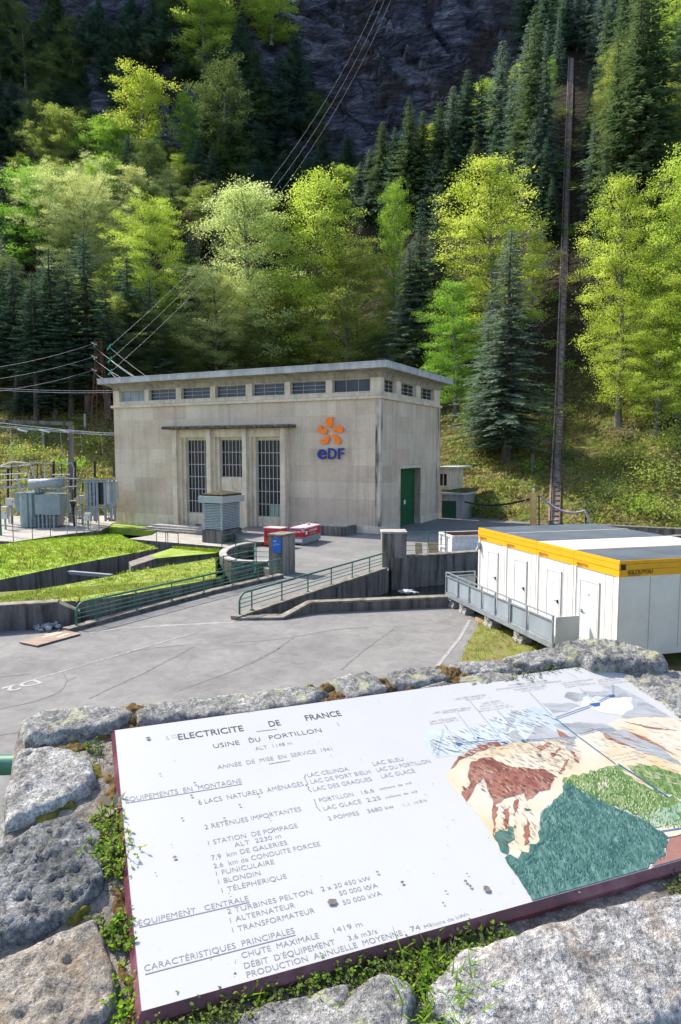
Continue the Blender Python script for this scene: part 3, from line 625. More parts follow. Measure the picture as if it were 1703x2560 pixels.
m = MB(); m.box((2.5, 4.1), (41.45, 42.95), (2.1, 2.22)); m.build('cap', M_CONC_L, pr, .02)
def gate(label, name, posts, H, bars_, ends=True, z=0, cat='gate'):
    o = thing(name, label, cat, posts[0])
    for p in posts:
        m = MB(); m.bar(Vector(p), Vector(p) + Vector((0, 0, H)), .05, .05, up=(1, 0, 0)); m.build('post', M_RAIL, o)
    for i, h in enumerate(bars_):
        m = MB()
        for a, b in zip(posts, posts[1:]): m.bar(Vector(a) + Vector((0, 0, h)), Vector(b) + Vector((0, 0, h)), .045 if i == len(bars_) - 1 else .025)
        m.build('bar', M_RAIL, o)
    return o
gate('open green tubular gate leaf folded back beside the blue sign', 'gate_leaf', [tuple(FP(1.0, .3, .1)), tuple(FP(1.9, .0, .1)), tuple(FP(3.1, -.4, .1))], 1.75, [.25, .55, .85, 1.15, 1.45, 1.72])
gate('green bar gate standing between the blackened pillar and the white skip', 'gate_leaf', [(3.85, 42.2, .3), (4.15, 42.9, .3), (5.6, 43.35, .3), (6.75, 43.6, .3)], 1.75, [.2, .55, .85, 1.2, 1.5, 1.72])
pit = [gz(*p, -.1) for p in ((541, 1455), (541, 1470), (639, 1440), (636, 1425))]
gate('rusty thin green guard frame round the pit at the end of the lawn', 'pit_railing', [tuple(gz(541, 1472, 0)), tuple(gz(560, 1466, 0)), tuple(gz(636, 1446, 0)), tuple(gz(641, 1420, 0))], 1.65, [.2, .6, 1.0, 1.3, 1.6], cat='railing')
gate('small green handrail by the vent kiosk steps', 'hand_railing', [tuple(gz(555, 1371, -.7)), tuple(gz(582, 1364, -.7)), tuple(gz(616, 1358, -.7))], 1.05, [.35, .7, 1.03], cat='railing')
gate('small grey green handrail on the footbridge before the tall left window', 'hand_railing', [tuple(gz(392, 1357, -.7)), tuple(gz(415, 1360, -.7)), tuple(gz(420, 1360, -.7)), tuple(gz(446, 1363, -.7))], 1.0, [.97], cat='railing')
cw = thing('curved_wall', 'pale half round concrete basin wall behind the ramp railing', 'wall', (-6.3, 46, 0))
m = MB(); pts = []
for i in range(19):
    a_ = math.pi / 2 + math.pi * i / 18; pts.append((-5.5 + 2.5 * math.cos(a_), 46.6 + 4.6 * math.sin(a_)))
low_wall(m, [(-4.4, 51.1)] + pts + [(-4.5, 42.0)], .42, -2, [.35] * 21, 0, 1, .1); m.build('wall_body', [M_CONC, M_CONC_L], cw)
bw = thing('yard_basin', 'low dark stone basin edge beside the red tank at the building foot', 'wall', FB(4, -1.5, 0))
m = MB(); F = fx
m.fbox(F, (2.1, 6.2), (-2.9, -2.5), (-.2, .75)); m.fbox(F, (5.8, 6.2), (-2.5, -.2), (-.2, .7)); m.fbox(F, (2.1, 2.5), (-2.5, -.2), (-.2, .7)); m.build('basin_wall', [M_CONC], bw)
# beam across the left channel, plywood sheet, rubble
b0, b1 = r1(388, 290), r1(625, 312)
bm_ = thing('steel_beam', 'grey steel beam laid across the stream channel between the two lawns', 'beam', b0)
m = MB(); m.bar(b0 + Vector((0, 0, .03)), b1 + Vector((0, 0, .05)), .26, .05); m.bar(b0 + Vector((0, 0, -.06)), b1 + Vector((0, 0, -.04)), .05, .16); m.build('beam_body', M_GALV, bm_)
pw = thing('plywood_sheet', 'reddish brown plywood sheet with pale stripes lying on the road', 'board', gz(130, 1600, 0))
q = [r1g(107, 693), r1g(208, 714), r1g(452, 646), r1g(368, 626)]
m = MB(); m.hexa([p + Vector((0, 0, .03)) for p in q] + [p + Vector((0, 0, .075)) for p in q]); m.build('sheet', mottled('plywood', [(.3, (.18, .125, .095)), (.6, (.31, .225, .175)), (.75, (.38, .30, .24))], 2, .8, .1, .005, 'World', (.4, 1.6, 1)), pw)
m = MB()
for a, b in (((240, 668), (345, 640)), ((250, 655), (330, 637)), ((320, 668), (385, 645))):
    strip(m, [r1g(*a), r1g(*b)], .1, .079)
m.build('stripe', paint('stripe_paint', (.6, .5, .35), .8, .2), pw)
rp = thing('rubble_heap', 'small heap of broken stones at the foot of the retaining wall', 'rubble', gz(100, 1570, 0))
rr = random.Random(4); M_STONE = mottled('rubble_stone', [(.3, (.16, .155, .15)), (.6, (.4, .39, .38))], 6, .9, .4, .02)
def rock_mb(m, c, r, rnd, mi=0):
    import bmesh
    bm = bmesh.new(); bmesh.ops.create_icosphere(bm, subdivisions=1, radius=1)
    s = [rnd.uniform(.6, 1.2) for _ in range(3)]; vs = [Vector(c) + Vector((v.co.x * s[0], v.co.y * s[1], v.co.z * s[2])) * r * rnd.uniform(.75, 1.1) for v in bm.verts]
    m.add(vs, [[v.index for v in f.verts] for f in bm.faces], mi); bm.free()
m = MB()
for i in range(34):
    p = r1g(rr.gauss(255, 30), rr.gauss(612, 7)); rock_mb(m, p + Vector((0, 0, rr.uniform(.02, .16))), rr.uniform(.05, .15), rr)
o = m.build('stone', M_STONE, rp); o['kind'] = 'stuff'
# ================================================================== SITE CABINS
CN = Vector((8.86, 21.36, 0)); CF = Vector((6.28, 30.75, 0)); Cd = (CF - CN).normalized(); Cr = Vector((-Cd.y, Cd.x, 0)) * -1   # along doors (away), to the right
if Cr.x < 0: Cr = -Cr
ZB, ZT = .55, 3.70
MW = (CF - CN).length / 4
M_WHITE = paint('white_panel', (.66, .63, .565), .4, .06, 1.2); M_YEL = paint('yellow_band', (.72, .345, .005), .45, .06, 2); M_BLK = paint('black_lettering', (.012, .012, .012), .6, 0)
M_ROOFM = mottled('grey_roof_sheet', [(.3, (.07, .085, .105)), (.5, (.095, .115, .14)), (.7, (.125, .145, .17))], .8, .5, .1, .01, 'World'); M_ROOFW = paint('pale_roof_sheet', (.55, .53, .47), .5, .1, 1)
M_DOOR = paint('grey_white_door', (.56, .565, .565), .4, .04, 2); M_GAP = paint('panel_seam', (.24, .245, .25), .7, .05); M_HDL = paint('dark_handle', (.02, .02, .025), .4)
labs = ['farthest white site cabin with yellow band, next to the open white skip', 'second white site cabin from the skip, its door behind the deck railing', 'third white site cabin from the skip, under the pale roof strip', 'nearest white site cabin with shaded end wall behind the stone parapet']
FCs = lambda u, w, z: CN + Cd * u + Cr * w + Vector((0, 0, z))
DX = {3: (.62, 1.42), 2: (.72, 1.56), 1: (.78, 1.62), 0: (1.02, 1.98)}
for k in range(4):                                     # k=0 nearest
    u0, u1 = k * MW + .012, (k + 1) * MW - .012
    cb = thing('site_cabin', labs[3 - k], 'cabin', FCs(u0, 0, ZB), 'white site cabins side by side')
    m = MB(); m.fbox(FCs, (u0, u1), (0, 6.06), (ZB + .16, ZT - .52)); m.build('wall_panel', M_WHITE, cb)
    m = MB()
    for x in (u0 + .01, u1 - .13): m.fbox(FCs, (x, x + .12), (-.025, -.002), (ZB + .16, ZT - .52))
    for x in (u0 + .0, ): m.fbox(FCs, (u0 - .015, u0 - .002), (.03, .13), (ZB + .16, ZT - .52))
    m.build('corner_post', M_WHITE, cb, split=True)
    m = MB()
    for x in (u0 + .36 if k else u0 + .3, u0 + .62 if k else u0 + .68, u1 - .2): m.fbox(FCs, (x, x + .012), (-.006, -.001), (ZB + .2, ZT - .55))
    if k == 0:
        for w in (1.15, 2.3, 3.45, 4.6): m.fbox(FCs, (u0 - .006, u0 - .001), (w, w + .012), (ZB + .2, ZT - .55))
    m.build('seam', M_GAP, cb)
    m = MB(); m.fbox(FCs, (u0 - .004, u1 + .004), (-.03, 6.09), (ZT - .52, ZT - .3)); m.fbox(FCs, (u0 - .008, u1 + .008), (-.045, 6.105), (ZT - .29, ZT - .12)); m.fbox(FCs, (u0 - .004, u1 + .004), (-.03, 6.09), (ZT - .11, ZT)); m.build('yellow_band', M_YEL, cb)
    m = MB(); m.fbox(FCs, (u0 + .02, u1 - .02), (0.02, 6.04), (ZT - .3, ZT - .1), 0); m.fbox(FCs, (u0 + .05, u1 - .02), (.04, 6.02), (ZT, ZT + .012), 0); m.build('roof', M_ROOFW if k == 1 else M_ROOFM, cb)
    if k == 3: m = MB(); m.fbox(FCs, (u0 - .02, u0 + .06), (.04, 6.0), (ZT + .0135, ZT + .03)); m.build('roof_seam', M_ROOFW, cb)
    m = MB(); m.fbox(FCs, (u0 + .0, u1), (-.02, 6.08), (ZB, ZB + .16))
    if k == 0: m.fbox(FCs, (u0 - .01, u0 - .001), (3.0, 3.35), (ZB + .03, ZB + .13), 1)
    m.build('base_frame', [M_WHITE, M_BLK], cb)
    a, b = u0 + DX[k][0], u0 + DX[k][1]
    d_ = MB(); d_.fbox(FCs, (a, b), (-.035, -.002), (ZB + .18, ZB + 2.2)); d_ = d_.build('door', M_DOOR, cb)
    m = MB()
    for x in (a - .06, b + .005): m.fbox(FCs, (x, x + .055), (-.05, -.002), (ZB + .16, ZB + 2.26))
    m.fbox(FCs, (a - .06, b + .06), (-.052, -.002), (ZB + 2.205, ZB + 2.27)); m.build('door_frame', M_WHITE, d_)
    m = MB(); m.fbox(FCs, (a - .008, a - .001), (-.055, -.04), (ZB + .2, ZB + 2.2)); m.build('hinge', M_GAP, d_)
    m = MB(); hx = a + .1 if k else b - .12; m.bar(FCs(hx, -.08, ZB + 1.15), FCs(hx + (.14 if k else -.14), -.08, ZB + 1.15), .025); m.fbox(FCs, (hx - .02, hx + .02), (-.08, -.035), (ZB + 1.08, ZB + 1.2)); m.build('handle', M_HDL if k else M_GALV, d_)
    m = MB(); c_ = (a + b) / 2
    if k: m.fbox(FCs, (c_ - .17, c_ + .14), (-.04, -.036), (ZB + 1.45, ZB + 1.95), 0)
    for x, z_ in ((c_ - .04, ZB + 1.78), (c_ + .04, ZB + 1.75)): m.fbox(FCs, (x - .015, x + .015), (-.043, -.0405), (z_ - .05, z_ + .03), 1)
    m.build('notice', [M_WHITE, M_GAP], d_)
    m = MB(); text_mb(m, 'KILOUTOU', lambda x, y, z: FCs(u1 - .2 - x, -.05, ZT - .46 + y - .0), xw=.62, h=.1, bold=.02); text_mb(m, 'MODULE', lambda x, y, z: FCs(u1 - .2 - x, -.05, ZT - .51 + y), xw=.3, h=.035)
    if k == 0:
        text_mb(m, 'KILOUTOU', lambda x, y, z: FCs(u0 - .02, .3 + x, ZT - .44 + y), xw=.92, h=.13, bold=.02); text_mb(m, 'MODULE', lambda x, y, z: FCs(u0 - .02, .3 + x, ZT - .5 + y), xw=.45, h=.045)
        m.fbox(FCs, (u0 - .02, u0 - .011), (.02, .2), (ZT - .29, ZT - .12))
    m.build('lettering', M_BLK, cb)
lm = thing('wall_lamp', 'small grey lamp under the yellow band at the far cabin corner', 'lamp', FCs(4 * MW - .1, -.1, 2.9))
m = MB(); m.fbox(FCs, (4 * MW - .25, 4 * MW - .12), (-.16, -.03), (2.75, 3.05)); m.tube([FCs(4 * MW - .2, -.2, 2.7), FCs(4 * MW - .2, -.1, 2.85)], .06, 8); m.build('lamp_body', M_GALV, lm)
# deck with railing
dk = thing('access_deck', 'raised grey steel walkway with infill panels along the cabin doors', 'walkway', gz(1128, 1525, 0))
dA, dB = gz(1116, 1481, ZB + .1), gz(1384, 1613, ZB + .05); dA.z = dB.z = ZB + .08; dd = (dB - dA).normalized(); dl = (dB - dA).length
dn = Vector((-dd.y, dd.x, 0)); dn = dn if dn.x > 0 else -dn
FD = lambda u, w, z: dA + dd * u + dn * w + Vector((0, 0, z))
M_PANEL = mottled('infill_sheet', [(.3, (.20, .235, .255)), (.5, (.26, .295, .315)), (.7, (.31, .345, .36))], 1.0, .35, 0, 0, 'World', (1, 1, .3))
m = MB(); m.fbox(FD, (0, dl), (.05, 1.5), (-.02, .03)); m.build('floor', paint('deck_floor', (.42, .44, .45), .6, .15, 2), dk)
m = MB(); m.fbox(FD, (-.03, dl), (-.04, .04), (-.16, .05)); m.fbox(FD, (-.04, .04), (.04, 1.5), (-.16, .0)); m.build('edge_beam', M_GALV, dk)
HR = .97
for x in [0, 1.25, 2.35, 3.5, 4.65, 5.72, 5.84, 7.0, dl - .05]:
    m = MB(); m.fbox(FD, (x - .028, x + .028), (-.045, .015), (-.1, HR)); m.build('post', M_GALV, dk)
for h in (HR, HR - .17):
    m = MB(); m.bar(FD(0, -.015, h), FD(dl, -.015, h), .045); m.build('rail', M_GALV, dk)
    m = MB(); m.bar(FD(.02, 0, h - .02), FD(.02, 1.42, h - .02), .045); m.build('rail', M_GALV, dk)
m = MB(); m.fbox(FD, (-.005, .045), (1.4, 1.45), (-.1, HR)); m.build('post', M_GALV, dk)
e = [0, 1.25, 2.35, 3.5, 4.65, 5.78, 7.0, dl - .05]
for a, b in zip(e, e[1:]):
    m = MB(); m.fbox(FD, (a + .05, b - .05), (.018, .03), (.09, HR - .22)); m.build('infill_panel', M_PANEL, dk)
m = MB(); m.fbox(FD, (.046, .06), (.05, 1.38), (.05, HR - .24)); m.build('infill_panel', M_PANEL, dk)
m = MB(); m.fbox(FD, (dl + .0, dl + .05), (.06, .95), (-.35, HR - .03)); m.build('end_board', paint('end_board_grey', (.42, .43, .42), .5, .06, 1), dk)
m = MB(); m.bar(FD(.1, 1.42, HR * .8), FD(1.1, 1.46, .05), .03); m.build('brace', M_GALV, dk)
M_BLOCK = mottled('breeze_block', [(.3, (.25, .24, .22)), (.6, (.38, .36, .33)), (.75, (.45, .43, .40))], 5, .95, .5, .02, 'World', fine=40)
bl = ['farthest stack of pale breeze blocks carrying the corner of the deck', 'tan and grey breeze block stack second from the deck corner', 'breeze block stack third from the deck corner, beside a pallet', 'breeze block stack nearest the stone parapet under the deck']
for k, x in enumerate((.3, 1.55, 3.9, 6.25)):
    s_ = thing('block_stack', bl[k], 'blocks', FD(x, .2, -ZB), 'block stacks under the deck'); b0 = FD(x, .25, 0); b0.z = 0
    g = lambda u, w, z: b0 + dd * u + dn * w + Vector((0, 0, z)); hgt = ZB - .08; n = 3
    for i in range(n):
        m = MB(); sft = [0, .05, -.03][i]; wd = .30 if i < n - 1 else .16
        m.fbox(g, (-wd, -.005), (-.22 + sft, .25 + sft), (.012 + i * hgt / n, (i + 1) * hgt / n - .004)); m.fbox(g, (.005, wd), (-.2 + sft, .26 + sft), (.012 + i * hgt / n, (i + 1) * hgt / n - .008)); m.build('block', M_BLOCK, s_, .008)
pt = thing('wooden_pallet', 'broken wooden pallet lying under the deck by the blocks', 'pallet', FD(3.1, .4, -ZB)); b0 = FD(3.15, .35, 0); b0.z = .02
M_WOOD = mottled('raw_wood', [(.3, (.30, .19, .09)), (.6, (.48, .33, .18))], 4, .85, .2, .01, 'World')
m = MB(); g = lambda u, w, z: b0 + dd * u + dn * w + Vector((0, 0, z))
for i in range(5): m.fbox(g, (-.35 + i * .16, -.24 + i * .16), (-.3, .6), (.11, .13))
for w in (-.28, .1, .5): m.fbox(g, (-.35, .4), (w, w + .09), (.0, .11))
m.build('slats', M_WOOD, pt)
# open skip, boards, red tank and red compressor
sk0 = gz(1133, 1381, .3); sk0.z = 0
SKd = Vector((-.25, .968, 0)); SKr = Vector((.968, .25, 0)); FSK = lambda u, w, z: sk0 + SKr * u + SKd * w + Vector((0, 0, z))
M_CREAM = mottled('chipped_white_paint', [(.3, (.42, .41, .38)), (.5, (.62, .61, .58)), (.7, (.70, .69, .66))], 3, .6, .1, .005)
sk = thing('waste_skip', 'open top white steel skip with rusty inside between the gate and the cabins', 'skip', sk0)
HS = 1.42
m = MB(); m.fbox(FSK, (0, 6), (0, .08), (.1, HS)); m.fbox(FSK, (0, 6), (2.2, 2.28), (.1, HS)); m.fbox(FSK, (5.92, 6), (.08, 2.2), (.1, HS)); m.fbox(FSK, (0, .06), (.08, 2.2), (.1, HS)); m.fbox(FSK, (.08, 5.9), (.1, 2.18), (.1, .16), 1)
m.fbox(FSK, (.06, 5.9), (2.19, 2.197), (.2, HS), 1); m.fbox(FSK, (5.9, 5.917), (.1, 2.18), (.2, HS), 1); m.build('hull', [M_CREAM, M_RUST], sk)
m = MB(); m.fbox(FSK, (-.06, 6.05), (-.08, -.001), (HS - .14, HS + .02)); m.fbox(FSK, (-.06, 6.05), (2.281, 2.35), (HS - .14, HS + .02)); m.fbox(FSK, (-.1, -.001), (0, .28), (.1, HS)); m.fbox(FSK, (-.1, -.001), (1.0, 1.14), (.1, HS)); m.fbox(FSK, (-.1, -.001), (2.0, 2.28), (.1, HS)); m.fbox(FSK, (-.08, -.001), (.28, 2.0), (HS - .12, HS)); m.fbox(FSK, (-.08, -.001), (1.14, 2.0), (.45, .55))
for u in (1.2, 2.4, 3.6, 4.8): m.fbox(FSK, (u, u + .1), (-.06, -.001), (.15, HS - .141))
m.build('rib', M_CREAM, sk)
bd = thing('leaning_boards', 'raw pale timber boards leaning behind the green bar gate', 'boards', (5.2, 45, 0)); 
for k, (x, w) in enumerate(((5.0, .5), (5.9, .7))):
    m = MB(); m.hexa([(x, 45, 0), (x + w, 45.2, 0), (x + w, 45.25, 0), (x, 45.05, 0), (x, 45.5, 1.0), (x + w, 45.7, .95), (x + w, 45.75, .95), (x, 45.55, 1.0)]); m.build('board', M_WOOD, bd)
M_RED = paint('red_tank_paint', (.52, .02, .025), .45, .1, 2); M_STEEL = paint('grey_tank_base', (.24, .245, .25), .5, .15, 2); M_WTXT = paint('white_lettering', (.78, .76, .74), .5, 0)
M_TOP = paint('pale_grey_red_lid', (.58, .42, .42), .5, .15, 1)
rt = thing('fuel_tank', 'red and grey site fuel tank with white lettering by the building foot', 'tank', gz(762, 1363, 0)); t0 = gz(760, 1364, 0)
FT = lambda u, w, z: t0 + Vector((-.93, .36, 0)) * u + Vector((.36, .93, 0)) * w + Vector((0, 0, z))
m = MB(); m.fbox(FT, (0, 1.15), (0, 3.3), (.12, .62)); m.build('base', M_STEEL, rt, .02)
m = MB(); m.fbox(FT, (.02, 1.13), (.02, 3.28), (.62, 1.22)); m.build('housing', M_RED, rt, .02)
m = MB(); m.fbox(FT, (-.02, 1.17), (-.02, 3.32), (1.22, 1.32)); m.fbox(FT, (.0, .2), (-.05, .15), (1.0, 1.36)); m.fbox(FT, (.45, .6), (2.0, 2.2), (1.32, 1.5)); m.build('lid', [M_TOP], rt)
m = MB()
for u in (.15, .85): m.fbox(FT, (u, u + .2), (.1, 3.2), (0, .12))
m.build('skid', M_STEEL, rt, split=True)
m = MB(); text_mb(m, 'LOXAM', lambda x, y, z: FT(1.1 - x, -.004, .95 + y), xw=.8, h=.16, bold=.03); text_mb(m, 'LOXAM', lambda x, y, z: FT(-.004, 1.0 + x, .95 + y), xw=1.5, h=.17, bold=.03); text_mb(m, 'ACCESS', lambda x, y, z: FT(-.004, 1.2 + x, .74 + y), xw=1.1, h=.1); m.fbox(FT, (-.006, -.001), (.3, .65), (.8, 1.05)); m.fbox(FT, (.15, 1.0), (-.008, -.001), (.22, .48)); m.build('lettering', M_WTXT, rt)
cp = thing('red_compressor', 'small red machine half hidden behind the gate pillar with the blue sign', 'machine', gz(670, 1368, 0)); c0 = gz(668, 1368, 0)
FCp = lambda u, w, z: c0 + Vector((-.9, .43, 0)) * u + Vector((.43, .9, 0)) * w + Vector((0, 0, z))
m = MB(); m.fbox(FCp, (-1.2, .3), (0, 1.0), (.15, 1.4)); m.build('housing', M_RED, cp, .05)
m = MB(); m.fbox(FCp, (-1.22, .32), (-.02, 1.02), (1.4, 1.48)); m.build('lid', M_TOP, cp, .02)
m = MB()
for k in range(4): m.fbox(FCp, (-.2, .2), (-.015, -.001), (.75 + k * .13, .8 + k * .13))
m.fbox(FCp, (-1.2, .3), (0.0, 1.0), (.05, .149)); m.build('grille', M_HDL, cp)
# yellow mast, cable bundles, spare posts
M_OCH = mottled('ochre_post_paint', [(.3, (.42, .25, .07)), (.5, (.60, .38, .13)), (.7, (.66, .45, .19))], 2, .7, .1, .01)
yp = thing('yellow_post', 'thick ochre yellow mast with a bracket and small globe on top', 'post', atY(1334, 1315, 60)); y0 = atY(1334, 1315, 60); yt = atY(1334, 1231, 60)
m = MB(); m.tube([y0 + Vector((0, 0, -1)), yt], .28, 16); m.build('shaft', M_OCH, yp)
m = MB(); a = atY(1326, 1232, 60); b = atY(1304, 1266, 60); c_ = atY(1326, 1258, 60); m.bar(a, b, .05); m.bar(b, c_, .12); m.bar(a, c_, .08); m.build('bracket', M_OCH, yp)
m = MB(); m.tube([yt, yt + Vector((0, 0, .12)), yt + Vector((0, 0, .14)), yt + Vector((0, 0, .28)), yt + Vector((0, 0, .36))], [.05, .05, .11, .13, .03], 10); m.build('globe', M_WHITE, yp)
def cable(name, label, pts, r, mat, sag=0, n=14, cat='cable', group=None):
    o = thing(name, label, cat, pts[0], group); m = MB(); P = []
    for a, b in zip(pts, pts[1:]):
        a, b = Vector(a), Vector(b)
        for i in range(n): t_ = i / n; P.append(a.lerp(b, t_) - Vector((0, 0, sag * 4 * t_ * (1 - t_))))
    P.append(Vector(pts[-1])); m.tube(P, [r[0] + (r[1] - r[0]) * i / (len(P) - 1) for i in range(len(P))] if isinstance(r, tuple) else r, 5); m.build('strand', mat, o); return o
M_CBL = paint('black_cable', (.015, .015, .017), .6); M_CBW = mottled('wrapped_cable', [(.35, (.10, .08, .09)), (.6, (.50, .47, .47))], 8, .7, .2, .01)
cable('cable_bundle', 'thick black cable hanging from the hut to the yellow mast', [hc + Vector((0, 0, 2.2)), atY(1324, 1247, 60)], .09, M_CBL, .45)
bp = thing('cable_post', 'slim dark post holding up the pale wrapped cables behind the cabins', 'post', atY(1465, 1310, 58)); m = MB(); m.bar(atY(1465, 1320, 58), atY(1465, 1266, 58), .1); m.build('shaft', M_HDL, bp)
cable('cable_bundle', 'pale wrapped cable bundle slung from the yellow mast to the slim post', [atY(1350, 1238, 60), atY(1463, 1276, 58)], .1, M_CBW, .7)
cable('cable_bundle', 'pale wrapped cables dropping down the slim post', [atY(1463, 1275, 57.9), atY(1469, 1290, 57.8), atY(1475, 1312, 57.8)], .11, M_CBW, 0)
bp = thing('cable_post', 'thin black post just right of the yellow mast', 'post', atY(1348, 1310, 60)); m = MB(); m.bar(atY(1348, 1316, 60.2), atY(1348, 1238, 60.2), .1); m.build('shaft', M_HDL, bp)
def mp(x, y): return (1080 + x / 3.733, 1130 + y / 3.733)
cpz = hill(*mp(935, 205))
cpo = thing('concrete_post', 'short weathered concrete post on the mossy slope left of the track', 'post', cpz); m = MB(); m.tube([cpz - Vector((0, 0, .5)), cpz + Vector((0, 0, 175 / 3.733 / 1707 * cpz.y))], .2, 6); m.build('shaft', M_CONC, cpo)
# ================================================================== FUNICULAR TRACK
tk = thing('funicular_track', 'rusty funicular rails on timber bedding climbing straight up the wooded slope', 'railway', TR0)
ys = np.concatenate([np.arange(TR0.y - 1, TR1.y, 1.5)]); pts = [Vector((float(trackx(y)), float(y), float(T0(np.array([trackx(y)]), np.array([y]))[0][0]) + .16)) for y in ys]
nrm = Vector((1, 0, 0)); sd_ = nrm
M_BED = mottled('old_timber_bed', [(.3, (.09, .065, .05)), (.5, (.22, .175, .145)), (.7, (.34, .29, .25))], 2.5, .95, .5, .05, 'World', (1, .5, .5))
m = MB()
for a, b in zip(pts, pts[1:]):
    q = lambda p, s_, z: p + sd_ * s_ + Vector((0, 0, z)); m.hexa([q(a, -.47, -1.2), q(a, .47, -1.2), q(b, .47, -1.2), q(b, -.47, -1.2), q(a, -.47, 0), q(a, .47, 0), q(b, .47, 0), q(b, -.47, 0)])
m.build('timber_bed', M_BED, tk)
for s_ in (-.4, .4):
    m = MB()
    for a, b in zip(pts, pts[1:]): m.bar(a + sd_ * s_ + Vector((0, 0, .1)), b + sd_ * s_ + Vector((0, 0, .1)), .09, .16)
    m.build('rail', M_RUST, tk)
m = MB()
for a, b in zip(pts, pts[1:]): m.hexa([a + sd_ * x + Vector((0, 0, z)) for x, z in ((-.74, -1.2), (-.55, -1.2))] + [b + sd_ * x + Vector((0, 0, z)) for x, z in ((-.55, -1.2), (-.74, -1.2))] + [a + sd_ * x + Vector((0, 0, .12)) for x in (-.74, -.55)] + [b + sd_ * x + Vector((0, 0, .12)) for x in (-.55, -.74)])
m.build('side_sleeper_wall', M_BED, tk)
for i in range(0, 60):
    f = i * .55; k = int(f); k = min(k, len(pts) - 2); p = pts[k].lerp(pts[k + 1], f - int(f)); d = (pts[k + 1] - pts[k]).normalized()
    m = MB(); m.bar(p - sd_ * .5 + Vector((0, 0, .03)), p + sd_ * .5 + Vector((0, 0, .03)), .2, .1); m.build('sleeper', M_BED, tk)
# ================================================================== SUBSTATION
ZS = -.55
def sp_(x, y): return (x / 4.9, 1040 + y / 4.9)
M_GRY = mottled('grey_green_tank', [(.3, (.17, .225, .215)), (.5, (.24, .30, .285)), (.7, (.30, .36, .34))], 1.2, .5, 0, 0); M_LGRY = mottled('pale_grey_steel', [(.3, (.17, .19, .20)), (.5, (.25, .275, .285)), (.7, (.32, .34, .35))], 1.5, .5, 0, 0)
M_PORC = paint('brown_black_porcelain', (.018, .014, .013), .25, .2); M_GINS = paint('green_glass_insulator', (.03, .30, .20), .2, .1); M_WINS = paint('white_insulator', (.62, .68, .66), .3, .05)
M_CAB = paint('cream_cabinet', (.56, .52, .47), .5, .08, 2); M_YTAG = paint('yellow_tag', (.75, .55, .01), .5); M_WIREM = paint('mountain_cable', (.27, .26, .26), .5); M_WIRED = paint('dark_steel_cable', (.16, .155, .15), .6); M_WIRE = paint('grey_wire', (.42, .40, .42), .5, .2)
slab = [gz(*sp_(*p), ZS) for p in ((-900, 1560), (0, 1532), (170, 1540), (400, 1505), (940, 1432), (1225, 1403), (1330, 1360))]
m = MB(); m.prism([P2(p) for p in slab] + [P2(FB(31.2, 0, 0)), P2(FB(31.2, 9, 0)), (-30, 84), (-75, 78)], -2.2, ZS, 0, 1); tag(m.build('substation_yard', [M_CONC_L, M_CONC]), kind='structure')
def st_(x, y, Y=68): return atY(*sp_(x, y), Y)
tf = thing('transformer', 'large grey green oil transformer with cooling fins and a horizontal tank on top', 'transformer', st_(400, 1380))
k_ = 68 / 1707 / 4.9
def bxs(m, x0, x1, y0, y1, d0, d1, Y=68, mi=0):
    a = st_(x0, y1, Y); b = st_(x1, y0, Y); m.box((a.x, b.x), (Y + d0, Y + d1), (a.z, b.z), mi)
m = MB(); a = st_(228, 1365); b = st_(438, 940); c_ = []
cx, rx = (a.x + b.x) / 2, (b.x - a.x) / 2
for i in range(24): th_ = 2 * math.pi * i / 24; c_.append((cx + rx * math.copysign(abs(math.cos(th_)) ** .6, math.cos(th_)), 69.3 + 1.5 * math.copysign(abs(math.sin(th_)) ** .6, math.sin(th_))))
m.prism(c_, a.z, b.z); bxs(m, 200, 450, 935, 948, -.3, 3.0); bxs(m, 322, 345, 950, 1360, -.35, -.1); bxs(m, 385, 400, 950, 1360, -.3, -.05); m.build('tank', M_GRY, tf)
m = MB(); bxs(m, 440, 545, 960, 1205, -.2, 2.4); bxs(m, 170, 225, 950, 1190, .4, 2.4)
for i in range(8): bxs(m, 552 + i * 25, 566 + i * 25, 962, 1208, -.35, 2.5)
m.build('radiator', M_GRY, tf, split=True)
m = MB()
for i in range(8): bxs(m, 552 + i * 25, 557 + i * 25, 975, 1200, -.36, -.351)
for x in (470, 520, 570, 610, 655): bxs(m, x, x + 14, 1205, 1370, -.1, .1)
bxs(m, 440, 660, 1230, 1370, .8, 2.2); m.build('under_frame', M_LGRY, tf)
m = MB(); a = st_(362, 832); b = st_(788, 812); m.tube([a - Vector((.02, 0, 0)), a, b, b + Vector((.02, 0, 0))], [.3, .46, .46, .3], 20); m.build('conservator', M_LGRY, tf)
m = MB(); bxs(m, 425, 470, 870, 945, .0, .5); bxs(m, 690, 730, 860, 945, .1, .4); bxs(m, 470, 720, 900, 935, .6, 1.6); m.build('conservator_bracket', M_GRY, tf, split=True)
for x0, y0, x1, y1 in ((268, 930, 190, 705), (380, 920, 350, 700), (470, 890, 380, 610), (560, 900, 548, 700)):
    m = MB(); a, b = st_(x0, y0, 68.8), st_(x1, y1, 68.8); n = 14; m.tube([a.lerp(b, i / n) for i in range(n + 1)], [(.11 if i % 2 else .06) for i in range(n + 1)], 8, cap=True, smooth=False); m.build('bushing', M_WIRE, tf)
m = MB(); bxs(m, 225, 300, 1365, 1400, -.2, 2.6); bxs(m, 545, 720, 1365, 1400, .0, 2.4); m.build('foot', M_CONC, tf, split=True)
pi_ = thing('oil_pipe', 'thick pale horizontal pipe running from the left frame edge to the transformer', 'pipe', st_(0, 875, 69)); m = MB(); m.tube([st_(-300, 885, 69), st_(0, 877, 69), st_(365, 862, 69)], .1, 10); m.build('pipe_body', M_LGRY, pi_)
